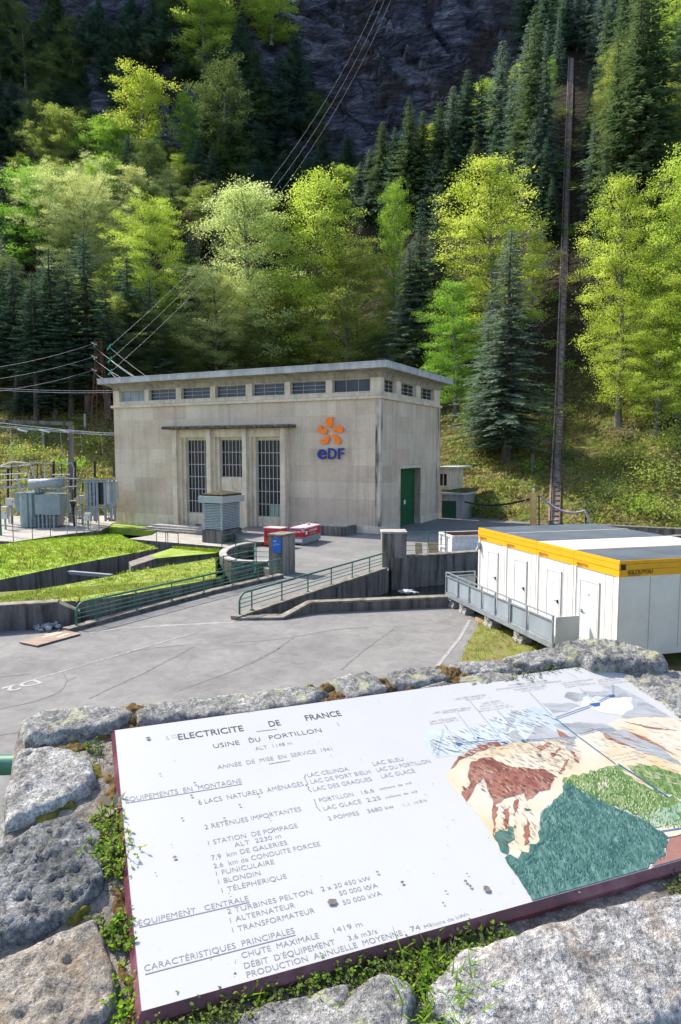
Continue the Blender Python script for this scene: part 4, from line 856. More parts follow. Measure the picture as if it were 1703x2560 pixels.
ga = thing('gantry', 'weathered concrete portal frame over the substation', 'gantry', st_(875, 1290, 73))
m = MB(); m.bar(st_(-500, 45, 73), st_(882, 95, 73), .5, .36); m.build('beam', M_CONC, ga)
for x in (872, -300): m = MB(); m.bar(st_(x, 110, 73), st_(x, 1330, 73), .45, .45, up=(0, 1, 0)); m.build('post', M_CONC, ga)
def insulator(a, b, r, mat, label, group):
    o = thing('insulator', label, 'insulator', a, group); n = 16; m = MB(); m.tube([Vector(a).lerp(Vector(b), i / n) for i in range(n + 1)], [(r if i % 2 else r * .6) for i in range(n + 1)], 8, smooth=False); m.build('disc_string', mat, o)
for i, (x0, y0, x1, y1) in enumerate(((35, 150, 132, 138), (310, 158, 402, 150), (567, 170, 655, 158))):
    insulator(st_(x0, y0, 72.6), st_(x1, y1, 72.6), .14, M_GINS, 'green glass insulator string hanging under the ' + ('left end of the concrete beam', 'middle of the concrete beam', 'right end of the concrete beam, near its post')[i], 'green insulators under the gantry beam')
for i, (x0, y0, x1, y1) in enumerate(((213, 160, 332, 190), (488, 168, 606, 195), (728, 170, 840, 198))):
    insulator(st_(x0, y0, 72.2), st_(x1, y1, 72.2), .12, M_WINS, 'white insulator string on the wires just right of the ' + ('left', 'middle', 'right')[i] + ' green one', 'white insulators on the wires')
PI = [(98, 640, 1000, 35), (140, 590, 850, 20), (655, 560, 750, 42), (918, 555, 1000, 38), (1163, 555, 750, 36), (1398, 590, 750, 24), (458, 590, 760, 16), (502, 590, 730, 16), (755, 590, 740, 14), (380, 620, 740, 14), (870, 780, 860, 24), (1015, 790, 930, 24), (770, 880, 940, 20), (232, 640, 780, 16)]
PL = ['thick black post insulator at the left edge behind the transformer', 'slim black post insulator beside the thick one at the left edge', 'thick black post insulator above the conservator tank', 'tall black post insulator in front of the gantry post', 'black post insulator standing on the grey frame by the building', 'black post insulator touching the building corner']
for i, (x, y0, y1, w) in enumerate(PI):
    Y = 72 + (i % 3) * .8; a, b = st_(x, y0, Y), st_(x, y1, Y)
    o = thing('post_insulator', PL[i] if i < len(PL) else 'small dark post insulator on a steel stalk among the substation busbars', 'insulator', Vector((b.x, Y, ZS)), None if i < 6 else 'small post insulators of the substation')
    n = 20; r = w * k_ * .5; m = MB(); m.tube([a.lerp(b, j / n) for j in range(n + 1)], [(r if j % 2 else r * .72) for j in range(n + 1)], 10, smooth=False); m.build('shed_stack', M_PORC, o)
    m = MB(); m.bar(b, Vector((b.x, Y, ZS)), max(.08, r * .8)); m.build('stalk', M_LGRY, o)
BUS = [[(-60, 640), (100, 578), (160, 562), (370, 582)], [(0, 622), (200, 612), (360, 598), (440, 568), (550, 572), (550, 750)], [(560, 575), (650, 585)], [(750, 580), (880, 575), (905, 640), (900, 900)], [(0, 720), (330, 700)], [(0, 790), (350, 775)], [(800, 765), (950, 768)], [(640, 720), (860, 716)], [(740, 870), (940, 862)], [(840, 1045), (930, 1035)]]
BLb = ['bent silver busbar tube at the far left of the substation', 'bent silver busbar rising over the transformer and dropping to its top', 'short silver busbar left of the thick black insulator', 'silver busbar bending down along the gantry post', 'upper straight tube at the left edge behind the transformer', 'lower straight tube at the left edge behind the transformer', 'tube joining the tops of the two slim steel columns', 'thin tube behind the conservator tank', 'lower tube between the two slim steel columns', 'lowest tube between the two slim steel columns']
for i, P in enumerate(BUS):
    o = thing('busbar', BLb[i], 'busbar', st_(*P[0], 71)); m = MB(); m.tube([st_(x, y, 71 - .2 * (i % 4)) for x, y in P], .055, 6); m.build('tube_body', M_WIRE, o)
for i, (x, y0, y1, Y) in enumerate(((828, 755, 1368, 69), (955, 760, 1370, 69))):
    o = thing('steel_column', ('left' if i == 0 else 'right') + ' one of the two slim pale steel columns right of the transformer', 'column', st_(x, y1, Y)); m = MB()
    for s in (-.1, .1): m.bar(st_(x, y0, Y) + Vector((s, 0, 0)), st_(x, y1, Y) + Vector((s, 0, 0)), .05)
    for j in range(12): z_ = ZS + j * .42; m.bar(Vector((st_(x, y0, Y).x - .1, Y, z_)), Vector((st_(x, y0, Y).x + .1, Y, z_ + .35)), .03)
    m.build('shaft', M_LGRY, o)
CB = [(965, 1018, 975, 1075, 70, 'cream cabinet on legs right of the slim steel columns'), (18, 78, 1110, 1265, 66, 'cream cabinet with yellow label at the left edge'), (735, 762, 985, 1075, 70.5, 'narrow pale cabinet just right of the cooling fins'), (1035, 1098, 1190, 1285, 66, 'small cream sign cabinet near the substation fence'), (66, 172, 1008, 1095, 71, 'grey white box behind the left of the transformer')]
for x0, x1, y0, y1, Y, lb in CB:
    o = thing('control_cabinet', lb, 'cabinet', st_((x0 + x1) / 2, y1, Y)); m = MB(); bxs(m, x0, x1, y0, y1, 0, .5, Y); m.build('box_body', M_CAB, o, .02)
    m = MB(); a = st_((x0 + x1) / 2, y1, Y); m.bar(a + Vector((0, .25, 0)), Vector((a.x, Y + .25, ZS)), .16); m.build('stand', M_LGRY, o)
    if Y == 66 and x0 < 100: m = MB(); bxs(m, x0 + 8, x1 - 8, y0 + 25, y0 + 55, -.02, -.003, Y); m.build('label_plate', M_YTAG, o)
    m = MB(); bxs(m, x0 + (x1 - x0) * .8, x0 + (x1 - x0) * .9, (y0 + y1) / 2 - 8, (y0 + y1) / 2 + 8, -.03, -.002, Y); m.build('handle', M_HDL, o)
for x, y, lb in ((790, 1097, 'yellow warning plate right of the cooling fins'), (1037, 1073, 'yellow warning plate below the cream cabinet on legs')):
    o = thing('warning_plate', lb, 'sign', st_(x, y, 70)); m = MB(); bxs(m, x - 16, x + 14, y - 17, y + 17, 0, .03, 70); m.build('plate', M_YTAG, o); m = MB(); a = st_(x, y, 70.06); m.bar(a, Vector((a.x, 70.06, ZS)), .05); m.build('stalk', M_LGRY, o)
ef = thing('switchgear_frame', 'grey steel frame with dark panels and ribbed tank at the building corner', 'switchgear', st_(1200, 1290, 69))
m = MB()
for x in (1062, 1100, 1145, 1185, 1280, 1350, 1395): bxs(m, x, x + 12, 780, 1290, 0, .1, 69)
for y in (775, 800): bxs(m, 1000, 1405, y, y + 14, -.1, .0, 69)
for y in (860, 925, 985, 1045, 1100): bxs(m, 1062, 1157, y, y + 9, -.02, -.001, 69)
bxs(m, 1060, 1405, 1110, 1130, -.05, .6, 69); m.build('frame', M_LGRY, ef)
m = MB(); bxs(m, 1160, 1290, 815, 1085, .3, .8, 69); bxs(m, 1075, 1150, 800, 1105, .3, .5, 69); m.build('dark_panel', M_HDL, ef)
m = MB(); bxs(m, 1300, 1400, 800, 1085, .2, 1.2, 69)
for i in range(5): bxs(m, 1302 + i * 20, 1312 + i * 20, 830, 1080, .1, .199, 69)
m.build('ribbed_tank', M_CAB, ef)
kb = thing('cable_drop', 'bunch of black cables dropping between the two slim steel columns', 'cable', st_(905, 1360, 69.3)); m = MB()
for i in range(5): m.tube([st_(860 + i * 18, 1050, 69.3), st_(885 + i * 6, 1120, 69.3), st_(898 + i * 3, 1250, 69.3), st_(905 + i * 5, 1365, 69.3)], .05, 5)
m.build('strands', M_HDL, kb)
rr2 = random.Random(11)
for i in range(16):
    x = rr2.uniform(300, 1380); y = rr2.uniform(1150, 1290); p = gz(*sp_(x, y), ZS); h = rr2.uniform(.5, 2.2)
    o = thing('equipment_pedestal', 'small grey steel apparatus among the clutter on the substation floor', 'apparatus', p, 'small apparatus on the substation floor')
    m = MB(); m.box((p.x - .06, p.x + .06), (p.y - .06, p.y + .06), (ZS, ZS + h)); m.box((p.x - .3, p.x + .3), (p.y - .15, p.y + .15), (ZS + h, ZS + h + rr2.uniform(.15, .5))); m.build('frame', M_LGRY if i % 3 else M_CAB, o)
    m = MB(); m.box((p.x - .2, p.x + .2), (p.y - .2, p.y + .2), (ZS, ZS + .2)); m.build('footing', M_CONC, o)
fe = thing('substation_fence', 'thin wire fence on slender posts along the front of the substation', 'fence', slab[3])
FPx = [(-400, 1570, 480), (165, 1540, 450), (400, 1505, 260), (620, 1478, 250), (825, 1452, 250), (940, 1435, 265), (1030, 1425, 235), (1115, 1415, 245), (1215, 1402, 245)]
tops = []
for x, y, h in FPx:
    a = gz(*sp_(x, y), ZS); b = a + Vector((0, 0, 1.75 if h < 300 else 2.2)); tops.append((a, b)); m = MB(); m.bar(a, b, .09 if x in (940, 1215) else .05); m.build('post', M_GALV if x > 800 else M_HDL, fe)
m = MB()
for (a, b), (c_, d_) in zip(tops, tops[1:]):
    for t_ in (.05, .35, .65, .98): m.bar(a.lerp(b, t_), c_.lerp(d_, t_), .012)
m.build('wire', M_GALV, fe)
gp = thing('green_post', 'thick green post at the left edge of the photo before the substation', 'post', st_(8, 1455, 62)); m = MB(); a = gz(*sp_(8, 1462), ZS); m.tube([a, a + Vector((0, 0, 4.0))], .13, 10); m.build('shaft', M_RAIL, gp)
for x, y, h, lb in ((535, 400, 210, 'short pale concrete post on the mossy bank behind the gantry'), (1045, 130, 150, 'pale concrete post on the bank beside the rusty pylon')):
    p = hill(*sp_(x, y)); o = thing('concrete_post', lb, 'post', p); m = MB(); m.tube([p - Vector((0, 0, .5)), p + Vector((0, 0, h / 4.9 / 1707 * p.y))], .2, 6); m.build('shaft', M_CONC_L, o)
# lattice pylon
def zp(x, y): return (160 + x / 6.533, 830 + y / 6.533)
pb = hill(*zp(610, 1560)); k2 = pb.y / 1707 / 6.533
py = thing('lattice_pylon', 'slim rusty steel lattice pylon against the dark firs left of the building', 'pylon', pb)
hp = 1450 * k2; w0, w1 = 1.15, .42
m = MB(); cs_ = [(-1, -1), (1, -1), (1, 1), (-1, 1)]
def pp(i, t_): s = w0 + (w1 - w0) * min(1, t_ * 1.25); return pb + Vector((cs_[i % 4][0] * s, cs_[i % 4][1] * s, t_ * hp - .6))
for i in range(4): m.bar(pp(i, 0), pp(i, .8), .075); m.bar(pp(i, .8), pp(i, 1), .07)
N = 8
for j in range(N):
    for i in range(4): m.bar(pp(i, j / N), pp(i + 1, (j + 1) / N), .032); m.bar(pp(i + 1, j / N), pp(i, (j + 1) / N), .032)
m.build('lattice', M_RUST, py)
arm = [200, 415, 630]
for y in arm:
    q = atY(*zp(500, y), pb.y); m = MB(); m.bar(Vector((pb.x, pb.y, q.z + .3)), q + Vector((-.6, 0, .3)), .12); m.bar(Vector((pb.x, pb.y, q.z - .2)), q + Vector((-.6, 0, .3)), .07); m.build('cross_arm', M_RUST, py)
    for dx, dz in ((-45, -25), (35, 0), (0, 40)):
        m = MB(); a = atY(*zp(500, y), pb.y - .2); b = atY(*zp(500 + dx, y + dz), pb.y - .4); m.tube([a.lerp(b, i / 8) for i in range(9)], [(.12 if i % 2 else .06) for i in range(9)], 6, smooth=False); m.build('insulator', M_WINS, py)
def wire(pts, label, group, r=.028, sag=0, mat=None): cable('power_line', label, pts, r, mat or M_WIRE, sag, 16, 'wire', group)
for y, (ya, yb), nm in zip(arm, ((881, 866), (914, 894), (944, 929)), ('top', 'middle', 'lowest')):
    a = atY(*zp(450, y), pb.y - .4); b = atY(-150, {881: 935, 914: 962, 944: 992}[ya], 74); wire([b, a], nm + ' of the three wires running left from the pylon arms', 'wires left of the pylon', .022, .6)
for (x0, y0, x1, y1), nm in zip(((505, 250, 1200, 755), (510, 455, 990, 775), (510, 670, 720, 790)), ('top', 'middle', 'lowest')):
    wire([atY(*zp(x0, y0), pb.y - .3), atY(*zp(x1, y1), 80)], nm + ' wire slanting from the pylon down behind the roof edge', 'wires from the pylon to the roof', .02, .15)
SI = [((740, 245), (1370, 740)), ((755, 455), (1160, 745)), ((760, 655), (880, 760))]
EN = [(955, -25), (972, -25), (988, -25)]
for i, ((x, y), (x1, y1)) in enumerate(SI):
    a = atY(*zp(x, y), 84); nm = ('upper', 'middle', 'lower')[i]
    insulator(a + Vector((.25, 0, .35)), a - Vector((.25, 0, .35)), .13, M_GINS, nm + ' green insulator hanging in mid air right of the pylon', 'green insulators right of the pylon')
    wire([a, atY(*EN[i], 206)], nm + ' of the three long cables climbing across the forest to the rock face', 'cables climbing the mountain', (.014, .036), [8.2, 8.6, 9.0][i], M_WIREM)
    wire([a, atY(*zp(x1, y1), 79)], nm + ' wire from the hanging green insulator down to the roof', 'wires from the insulators to the roof', .02, .1)
for i, (y0, y1) in enumerate(((972, 976), (977, 981))):
    wire([atY(-150, y0 - 14, 74), atY(285, y1, 79)], ('upper', 'lower')[i] + ' of the two level wires ending at the building corner', 'level wires at the building corner', .022, .3)
for i, (p, q) in enumerate((((-100, 70), (1395, 215)), ((-100, 120), (1395, 235)), ((130, 130), (1395, 210)))):
    wire([st_(*p, 72.3), st_(*q, 72)], ('upper pale conductor', 'lower pale conductor', 'shorter pale conductor')[i] + ' under the gantry beam running to the building wall', 'conductors under the gantry', .035, .1)
for i, (x0, y0, y1) in enumerate(((125, 150, 560), (740, 210, 480), (985, 220, 430), (1235, 230, 460))):
    wire([st_(x0, y0, 72.2), st_(x0 + 25, y1, 72.2)], ('leftmost', 'second', 'third', 'rightmost')[i] + ' thin dropper wire hanging from the conductors by the gantry', 'dropper wires', .018)
# ================================================================== TREES
def leaf_mat(name, c1, c2, tr, hue=.0):
    t = NT(name); oi = t.new('ShaderNodeObjectInfo'); co = t.coord('Object'); f = t.noise(co, .55, 3, .6); g = t.noise(co, 3.5, 2, .5)
    c = t.mix(t.ramp(f, [(.35, (0, 0, 0)), (.65, (1, 1, 1))]), c1, c2)
    hs = t.new('ShaderNodeHueSaturation'); t.link(c, hs.inputs['Color'])
    t.link(t.math('ADD', .488, t.math('MULTIPLY', oi.outputs['Random'], .026)), hs.inputs['Hue'])
    t.link(t.math('ADD', .72, t.math('MULTIPLY', g, .56)), hs.inputs['Value'])
    t.n.remove(t.b); d = t.new('ShaderNodeBsdfDiffuse'); tl = t.new('ShaderNodeBsdfTranslucent'); mx = t.new('ShaderNodeMixShader'); mx.inputs[0].default_value = tr
    t.link(hs.outputs[0], d.inputs[0])
    br = t.new('ShaderNodeHueSaturation'); t.link(hs.outputs[0], br.inputs['Color']); br.inputs['Value'].default_value = 1.25; t.link(br.outputs[0], tl.inputs[0])
    t.link(d.outputs[0], mx.inputs[1]); t.link(tl.outputs[0], mx.inputs[2]); t.link(mx.outputs[0], t.out.inputs[0]); return t.m
LM = {'yel': leaf_mat('yellow_green_leaves', (.34, .46, .05), (.48, .57, .11), .5), 'grn': leaf_mat('fresh_green_leaves', (.20, .36, .04), (.30, .44, .07), .5),
      'pal': leaf_mat('pale_spring_leaves', (.46, .54, .18), (.58, .63, .27), .5), 'oli': leaf_mat('olive_leaves', (.26, .33, .06), (.37, .41, .10), .48),
      'bud': leaf_mat('brown_buds', (.22, .18, .11), (.30, .26, .15), .3), 'dul': leaf_mat('dull_green_leaves', (.11, .16, .05), (.17, .22, .065), .4),
      'fir': leaf_mat('dark_fir_needles', (.06, .115, .075), (.115, .18, .105), .34), 'fil': leaf_mat('grey_green_fir_needles', (.11, .17, .12), (.18, .24, .165), .34), 'spr': leaf_mat('mid_green_spruce_needles', (.075, .125, .05), (.13, .19, .075), .34)}
M_BARK = mottled('grey_bark', [(.3, (.06, .05, .04)), (.5, (.15, .13, .11)), (.7, (.26, .245, .22))], 3, .95, .4, .03, stretch=(1, 1, .3)); M_BARKD = mottled('dark_bark', [(.3, (.035, .028, .02)), (.5, (.085, .07, .055)), (.7, (.17, .155, .135))], 3, .95, .4, .03, stretch=(1, 1, .3))
def quads_mesh(name, P, N, U, L, W, mat):
    """leaf quads: centres P, normals N, long axis U, half-length L, half-width W -> mesh"""
    Vv = np.cross(N, U); Vv /= np.linalg.norm(Vv, axis=1)[:, None] + 1e-9
    L = L[:, None]; W = W[:, None]
    q = np.stack([P - U * L, P + Vv * W + U * L * .1, P + U * L, P - Vv * W + U * L * .1], 1).reshape(-1, 3); n = len(P)
    me = bpy.data.meshes.new(name); me.vertices.add(len(q)); me.vertices.foreach_set('co', q.ravel()); me.loops.add(4 * n); me.polygons.add(n)
    me.loops.foreach_set('vertex_index', np.arange(4 * n)); me.polygons.foreach_set('loop_start', np.arange(0, 4 * n, 4)); me.polygons.foreach_set('loop_total', np.full(n, 4))
    me.materials.append(mat); me.update(); me.validate(); return me
def unit(a): return a / (np.linalg.norm(a, axis=-1, keepdims=True) + 1e-9)
def mb_mesh(m, name, mat):
    me = bpy.data.meshes.new(name); me.from_pydata(m.v, [], m.f); me.materials.append(mat); me.polygons.foreach_set('use_smooth', m.sm); me.update(); return me
def deciduous(seed, H=20., R=6.0, trunk=.12, nl=46, leaf=.088, dens=215, spread=1.0, top=1.0):
    r = np.random.RandomState(seed); m = MB(); cl = []
    lean = r.normal(size=2) * .25
    def tp(z): return np.array([lean[0] * (z / H) ** 2 * 2 + .12 * math.sin(z * .5 + seed), lean[1] * (z / H) ** 2 * 2, z])
    zs = np.linspace(0, H * .93, 10); m.tube([tp(z) for z in zs], [.34 * (1 - z / H) ** .8 * (1.35 if z < .5 else 1) + .03 for z in zs], 7)
    for i in range(nl):
        f = trunk + (1 - trunk) * (i + r.rand()) / nl; z0 = f * H * .95; az = i * 2.4 + r.normal() * .4
        g = (f - trunk) / (1 - trunk); prof = max(.2, 1 - abs((g - .42) / .62) ** 2.3) ** .62 * (1 - .12 * g * top)
        ln = R * prof * r.uniform(.65, 1.25); up = r.uniform(.1, .5) + g ** 2 * 1.1; d = np.array([math.cos(az), math.sin(az), up]); d /= np.linalg.norm(d)
        b = tp(z0); pts = [b + d * ln * t_ + np.array([0, 0, -.06 * ln * t_ * t_ * (1 - g)]) + r.normal(size=3) * .12 * (t_ > 0) for t_ in np.linspace(0, 1, 5)]
        m.tube(pts, [.11 * (1 - g) + .035, .08 * (1 - g) + .03, .05, .03, .012], 4, cap=False)
        nc = max(3, int(ln * 1.5))
        for k in range(nc):
            t_ = .28 + .72 * (k + r.rand()) / nc; j = min(3, int(t_ * 4)); p = pts[j] + (pts[j + 1] - pts[j]) * (t_ * 4 - j)
            o = r.normal(size=3) * np.array([.55, .55, .38]) * (.5 + ln * .14) * spread; tip = p + o; cl.append((tip, .55 + .55 * r.rand()))
            if k % 2 == 0: m.tube([p, (p + tip) / 2 + r.normal(size=3) * .08, tip], [.022, .016, .008], 3, cap=False)
    P, N = [], []
    for c, s in cl:
        n = int(dens * s * r.uniform(.4, 1.4)); tilt = unit(r.normal(size=3) * .35 + np.array([0, 0, 1]))
        q = r.normal(size=(n, 3)) * np.array([.66, .66, .24]) * s * spread; P.append(c + q); N.append(unit(tilt + r.normal(size=(n, 3)) * .4))
    P = np.concatenate(P); N = np.concatenate(N); U = unit(np.cross(N, r.normal(size=P.shape))); L = leaf * r.uniform(.6, 1.25, len(P))
    return mb_mesh(m, 'trunk', M_BARK), quads_mesh('crown', P, N, U, L, L * .62, LM['grn']), H, 2 * R
def conifer(seed, H=22., R=3.2, base=.08, whorls=58, kind=0):
    r = np.random.RandomState(seed); m = MB(); zs = np.linspace(0, H, 9)
    m.tube([(0.05 * math.sin(z), .05 * math.cos(z * .7), z) for z in zs], [.27 * (1 - z / H) + .02 for z in zs], 6)
    P, N, U, L, W = [], [], [], [], []
    for i in range(whorls):
        f = base + (1 - base) * (i + r.rand() * .7) / whorls; z0 = f * H; rr_ = R * (1 - f) ** .78 * (1.0 if f > base + .12 else .6 + 3 * (f - base)) + .16
        nb = int(5 + 4 * (1 - f) + r.rand() * 2); a0 = r.rand() * 6.28
        for k in range(nb):
            az = a0 + k * 6.283 / nb + r.normal() * .3; z0 = f * H + r.uniform(-.8, .8) * H / whorls * (1.3 - f); ln = rr_ * r.uniform(.5, 1.25) * (1 + .55 * float(noise3(math.cos(az) * 1.3 + seed, math.sin(az) * 1.3, z0 * .28))); dr = .12 + .38 * (1 - f) + r.normal() * .06
            d = np.array([math.cos(az), math.sin(az), 0]); sd_ = np.array([-d[1], d[0], 0]); ns = max(2, int(ln * 5.5))
            if i % 2 == 0 and k % 2 == 0: m.tube([(0, 0, z0), tuple(d * ln * .5 + np.array([0, 0, z0 - dr * ln * .4])), tuple(d * ln * .92 + np.array([0, 0, z0 - dr * ln * .6]))], [.035, .022, .008], 3, cap=False)
            for s in range(ns):
                t_ = (s + .4 + r.rand() * .5) / ns; p = d * ln * t_ + np.array([0, 0, z0 - dr * ln * (t_ - .28 * t_ * t_)])
                for sg in (-1, 1):
                    w_ = (.17 + .4 * ln * .2) * (1.1 - t_ * .7); u = unit(d * .75 + sd_ * sg * r.uniform(.4, 1.0) + np.array([0, 0, -.12 - r.rand() * .3 * (1 + kind)])); P.append(p + u * w_ * .7 + r.normal(size=3) * .05)
                    nn = unit(np.array([0, 0, .7]) + d * .45 + r.normal(size=3) * .5); nn = unit(nn - u * (nn @ u)); N.append(nn); U.append(u); L.append(w_ * r.uniform(.8, 1.25)); W.append(w_ * r.uniform(.22, .38))
    return mb_mesh(m, 'trunk', M_BARKD), quads_mesh('crown', np.array(P), np.array(N), np.array(U), np.array(L), np.array(W), LM['fir']), H, 2 * R
def bare_tree(seed, H=15., R=4.5):
    r = np.random.RandomState(seed); m = MB(); tips = []
    def rec(p, d, ln, rad, lev):
        q = p + d * ln; mid = (p + q) / 2 + r.normal(size=3) * ln * .06; m.tube([p, mid, q], [rad, rad * .8, rad * .55], 5 if lev < 2 else 3, cap=False)
        if lev >= 4: tips.append(q); return
        for k in range(3 if lev < 3 else 2 + (r.rand() > .4)):
            nd = unit(d + r.normal(size=3) * (.42 + .05 * lev) + np.array([0, 0, .14])); rec(p + d * ln * r.uniform(.6, 1), nd, ln * r.uniform(.62, .8), rad * .55, lev + 1)
    rec(np.zeros(3), np.array([0, 0, 1.]), H * .3, .2, 0)
    tips = np.array(tips); n = 9; P = np.repeat(tips, n, 0) + r.normal(size=(len(tips) * n, 3)) * .38; N = unit(r.normal(size=P.shape)); U = unit(np.cross(N, r.normal(size=P.shape))); L = np.full(len(P), .11)
    return mb_mesh(m, 'trunk', M_BARKD), quads_mesh('crown', P, N, U, L, L * .6, LM['bud']), H * 1.05, 2 * R
DEC = [deciduous(1, R=5.2, nl=46), deciduous(2, R=5.8, nl=50, trunk=.08), deciduous(3, R=7.6, nl=54, top=.6, dens=185), deciduous(5, R=8.2, nl=56, trunk=.14, top=.2, dens=185), deciduous(7, R=10.5, nl=64, trunk=.1, dens=160), deciduous(9, R=11.5, nl=66, trunk=.16, top=.3, dens=160)]
def pick(pr, asp):
    c = sorted(pr, key=lambda q: abs(math.log((q[3] / q[2]) / asp)))[:2]; return random.choice(c)
DECF = [deciduous(6, nl=40, leaf=.13, dens=125, trunk=.06), deciduous(8, nl=38, leaf=.13, dens=125, R=5.4, trunk=.1), deciduous(10, nl=46, leaf=.14, dens=100, R=9, trunk=.08)]
CON = [conifer(11), conifer(12, R=3.6, whorls=54, kind=1), conifer(13, R=2.8, base=.12, whorls=50)]
CONT = [conifer(14, R=3.0, base=.3, whorls=42)]                  # bare lower trunks
BAR = [bare_tree(21), bare_tree(22)]
GRP = {}
def tree(proto, mat, p, h, w, label, group=None, name='broadleaf_tree', rz=None):
    tm, cm, H, D = proto
    o = thing(name, label, 'tree', p - Vector((0, 0, .25)), group); o.rotation_euler.z = random.uniform(0, 6.28) if rz is None else rz
    s = h / H; o.scale = (w / D, w / D, s)
    a = bpy.data.objects.new('trunk', tm); b = bpy.data.objects.new('crown', cm)
    for x in (a, b): col.objects.link(x); x.parent = o
    b.material_slots[0].link = 'OBJECT'; b.material_slots[0].material = LM[mat]
    return o
DK = 1703 / 1568
def tpx(x, ytop, ybase, w, sp, label, group=None, rz=None, y0=57):
    p = hill(x * DK, ybase * DK, y0)
    if p is None: return
    k = p.y / 1707 * DK; h = (ybase - ytop) * k * .985; wd = w * k
    if sp in ('fir', 'fil', 'spr', 'firt'):
        pr = CONT[0] if sp == 'firt' else random.choice(CON); wd *= 1.4 if p.y < 100 else 1.75
        tree(pr, 'fir' if sp == 'firt' else sp, p, h, wd, label, group, 'fir_tree', rz)
    elif sp == 'bar': tree(random.choice(BAR), 'bud', p, h, wd, label, group, 'budding_tree', rz)
    else:
        wd *= 1.35; tree(pick(DEC if p.y < 140 else DECF, wd / h), sp, p, h, wd, label, group, 'broadleaf_tree', rz)
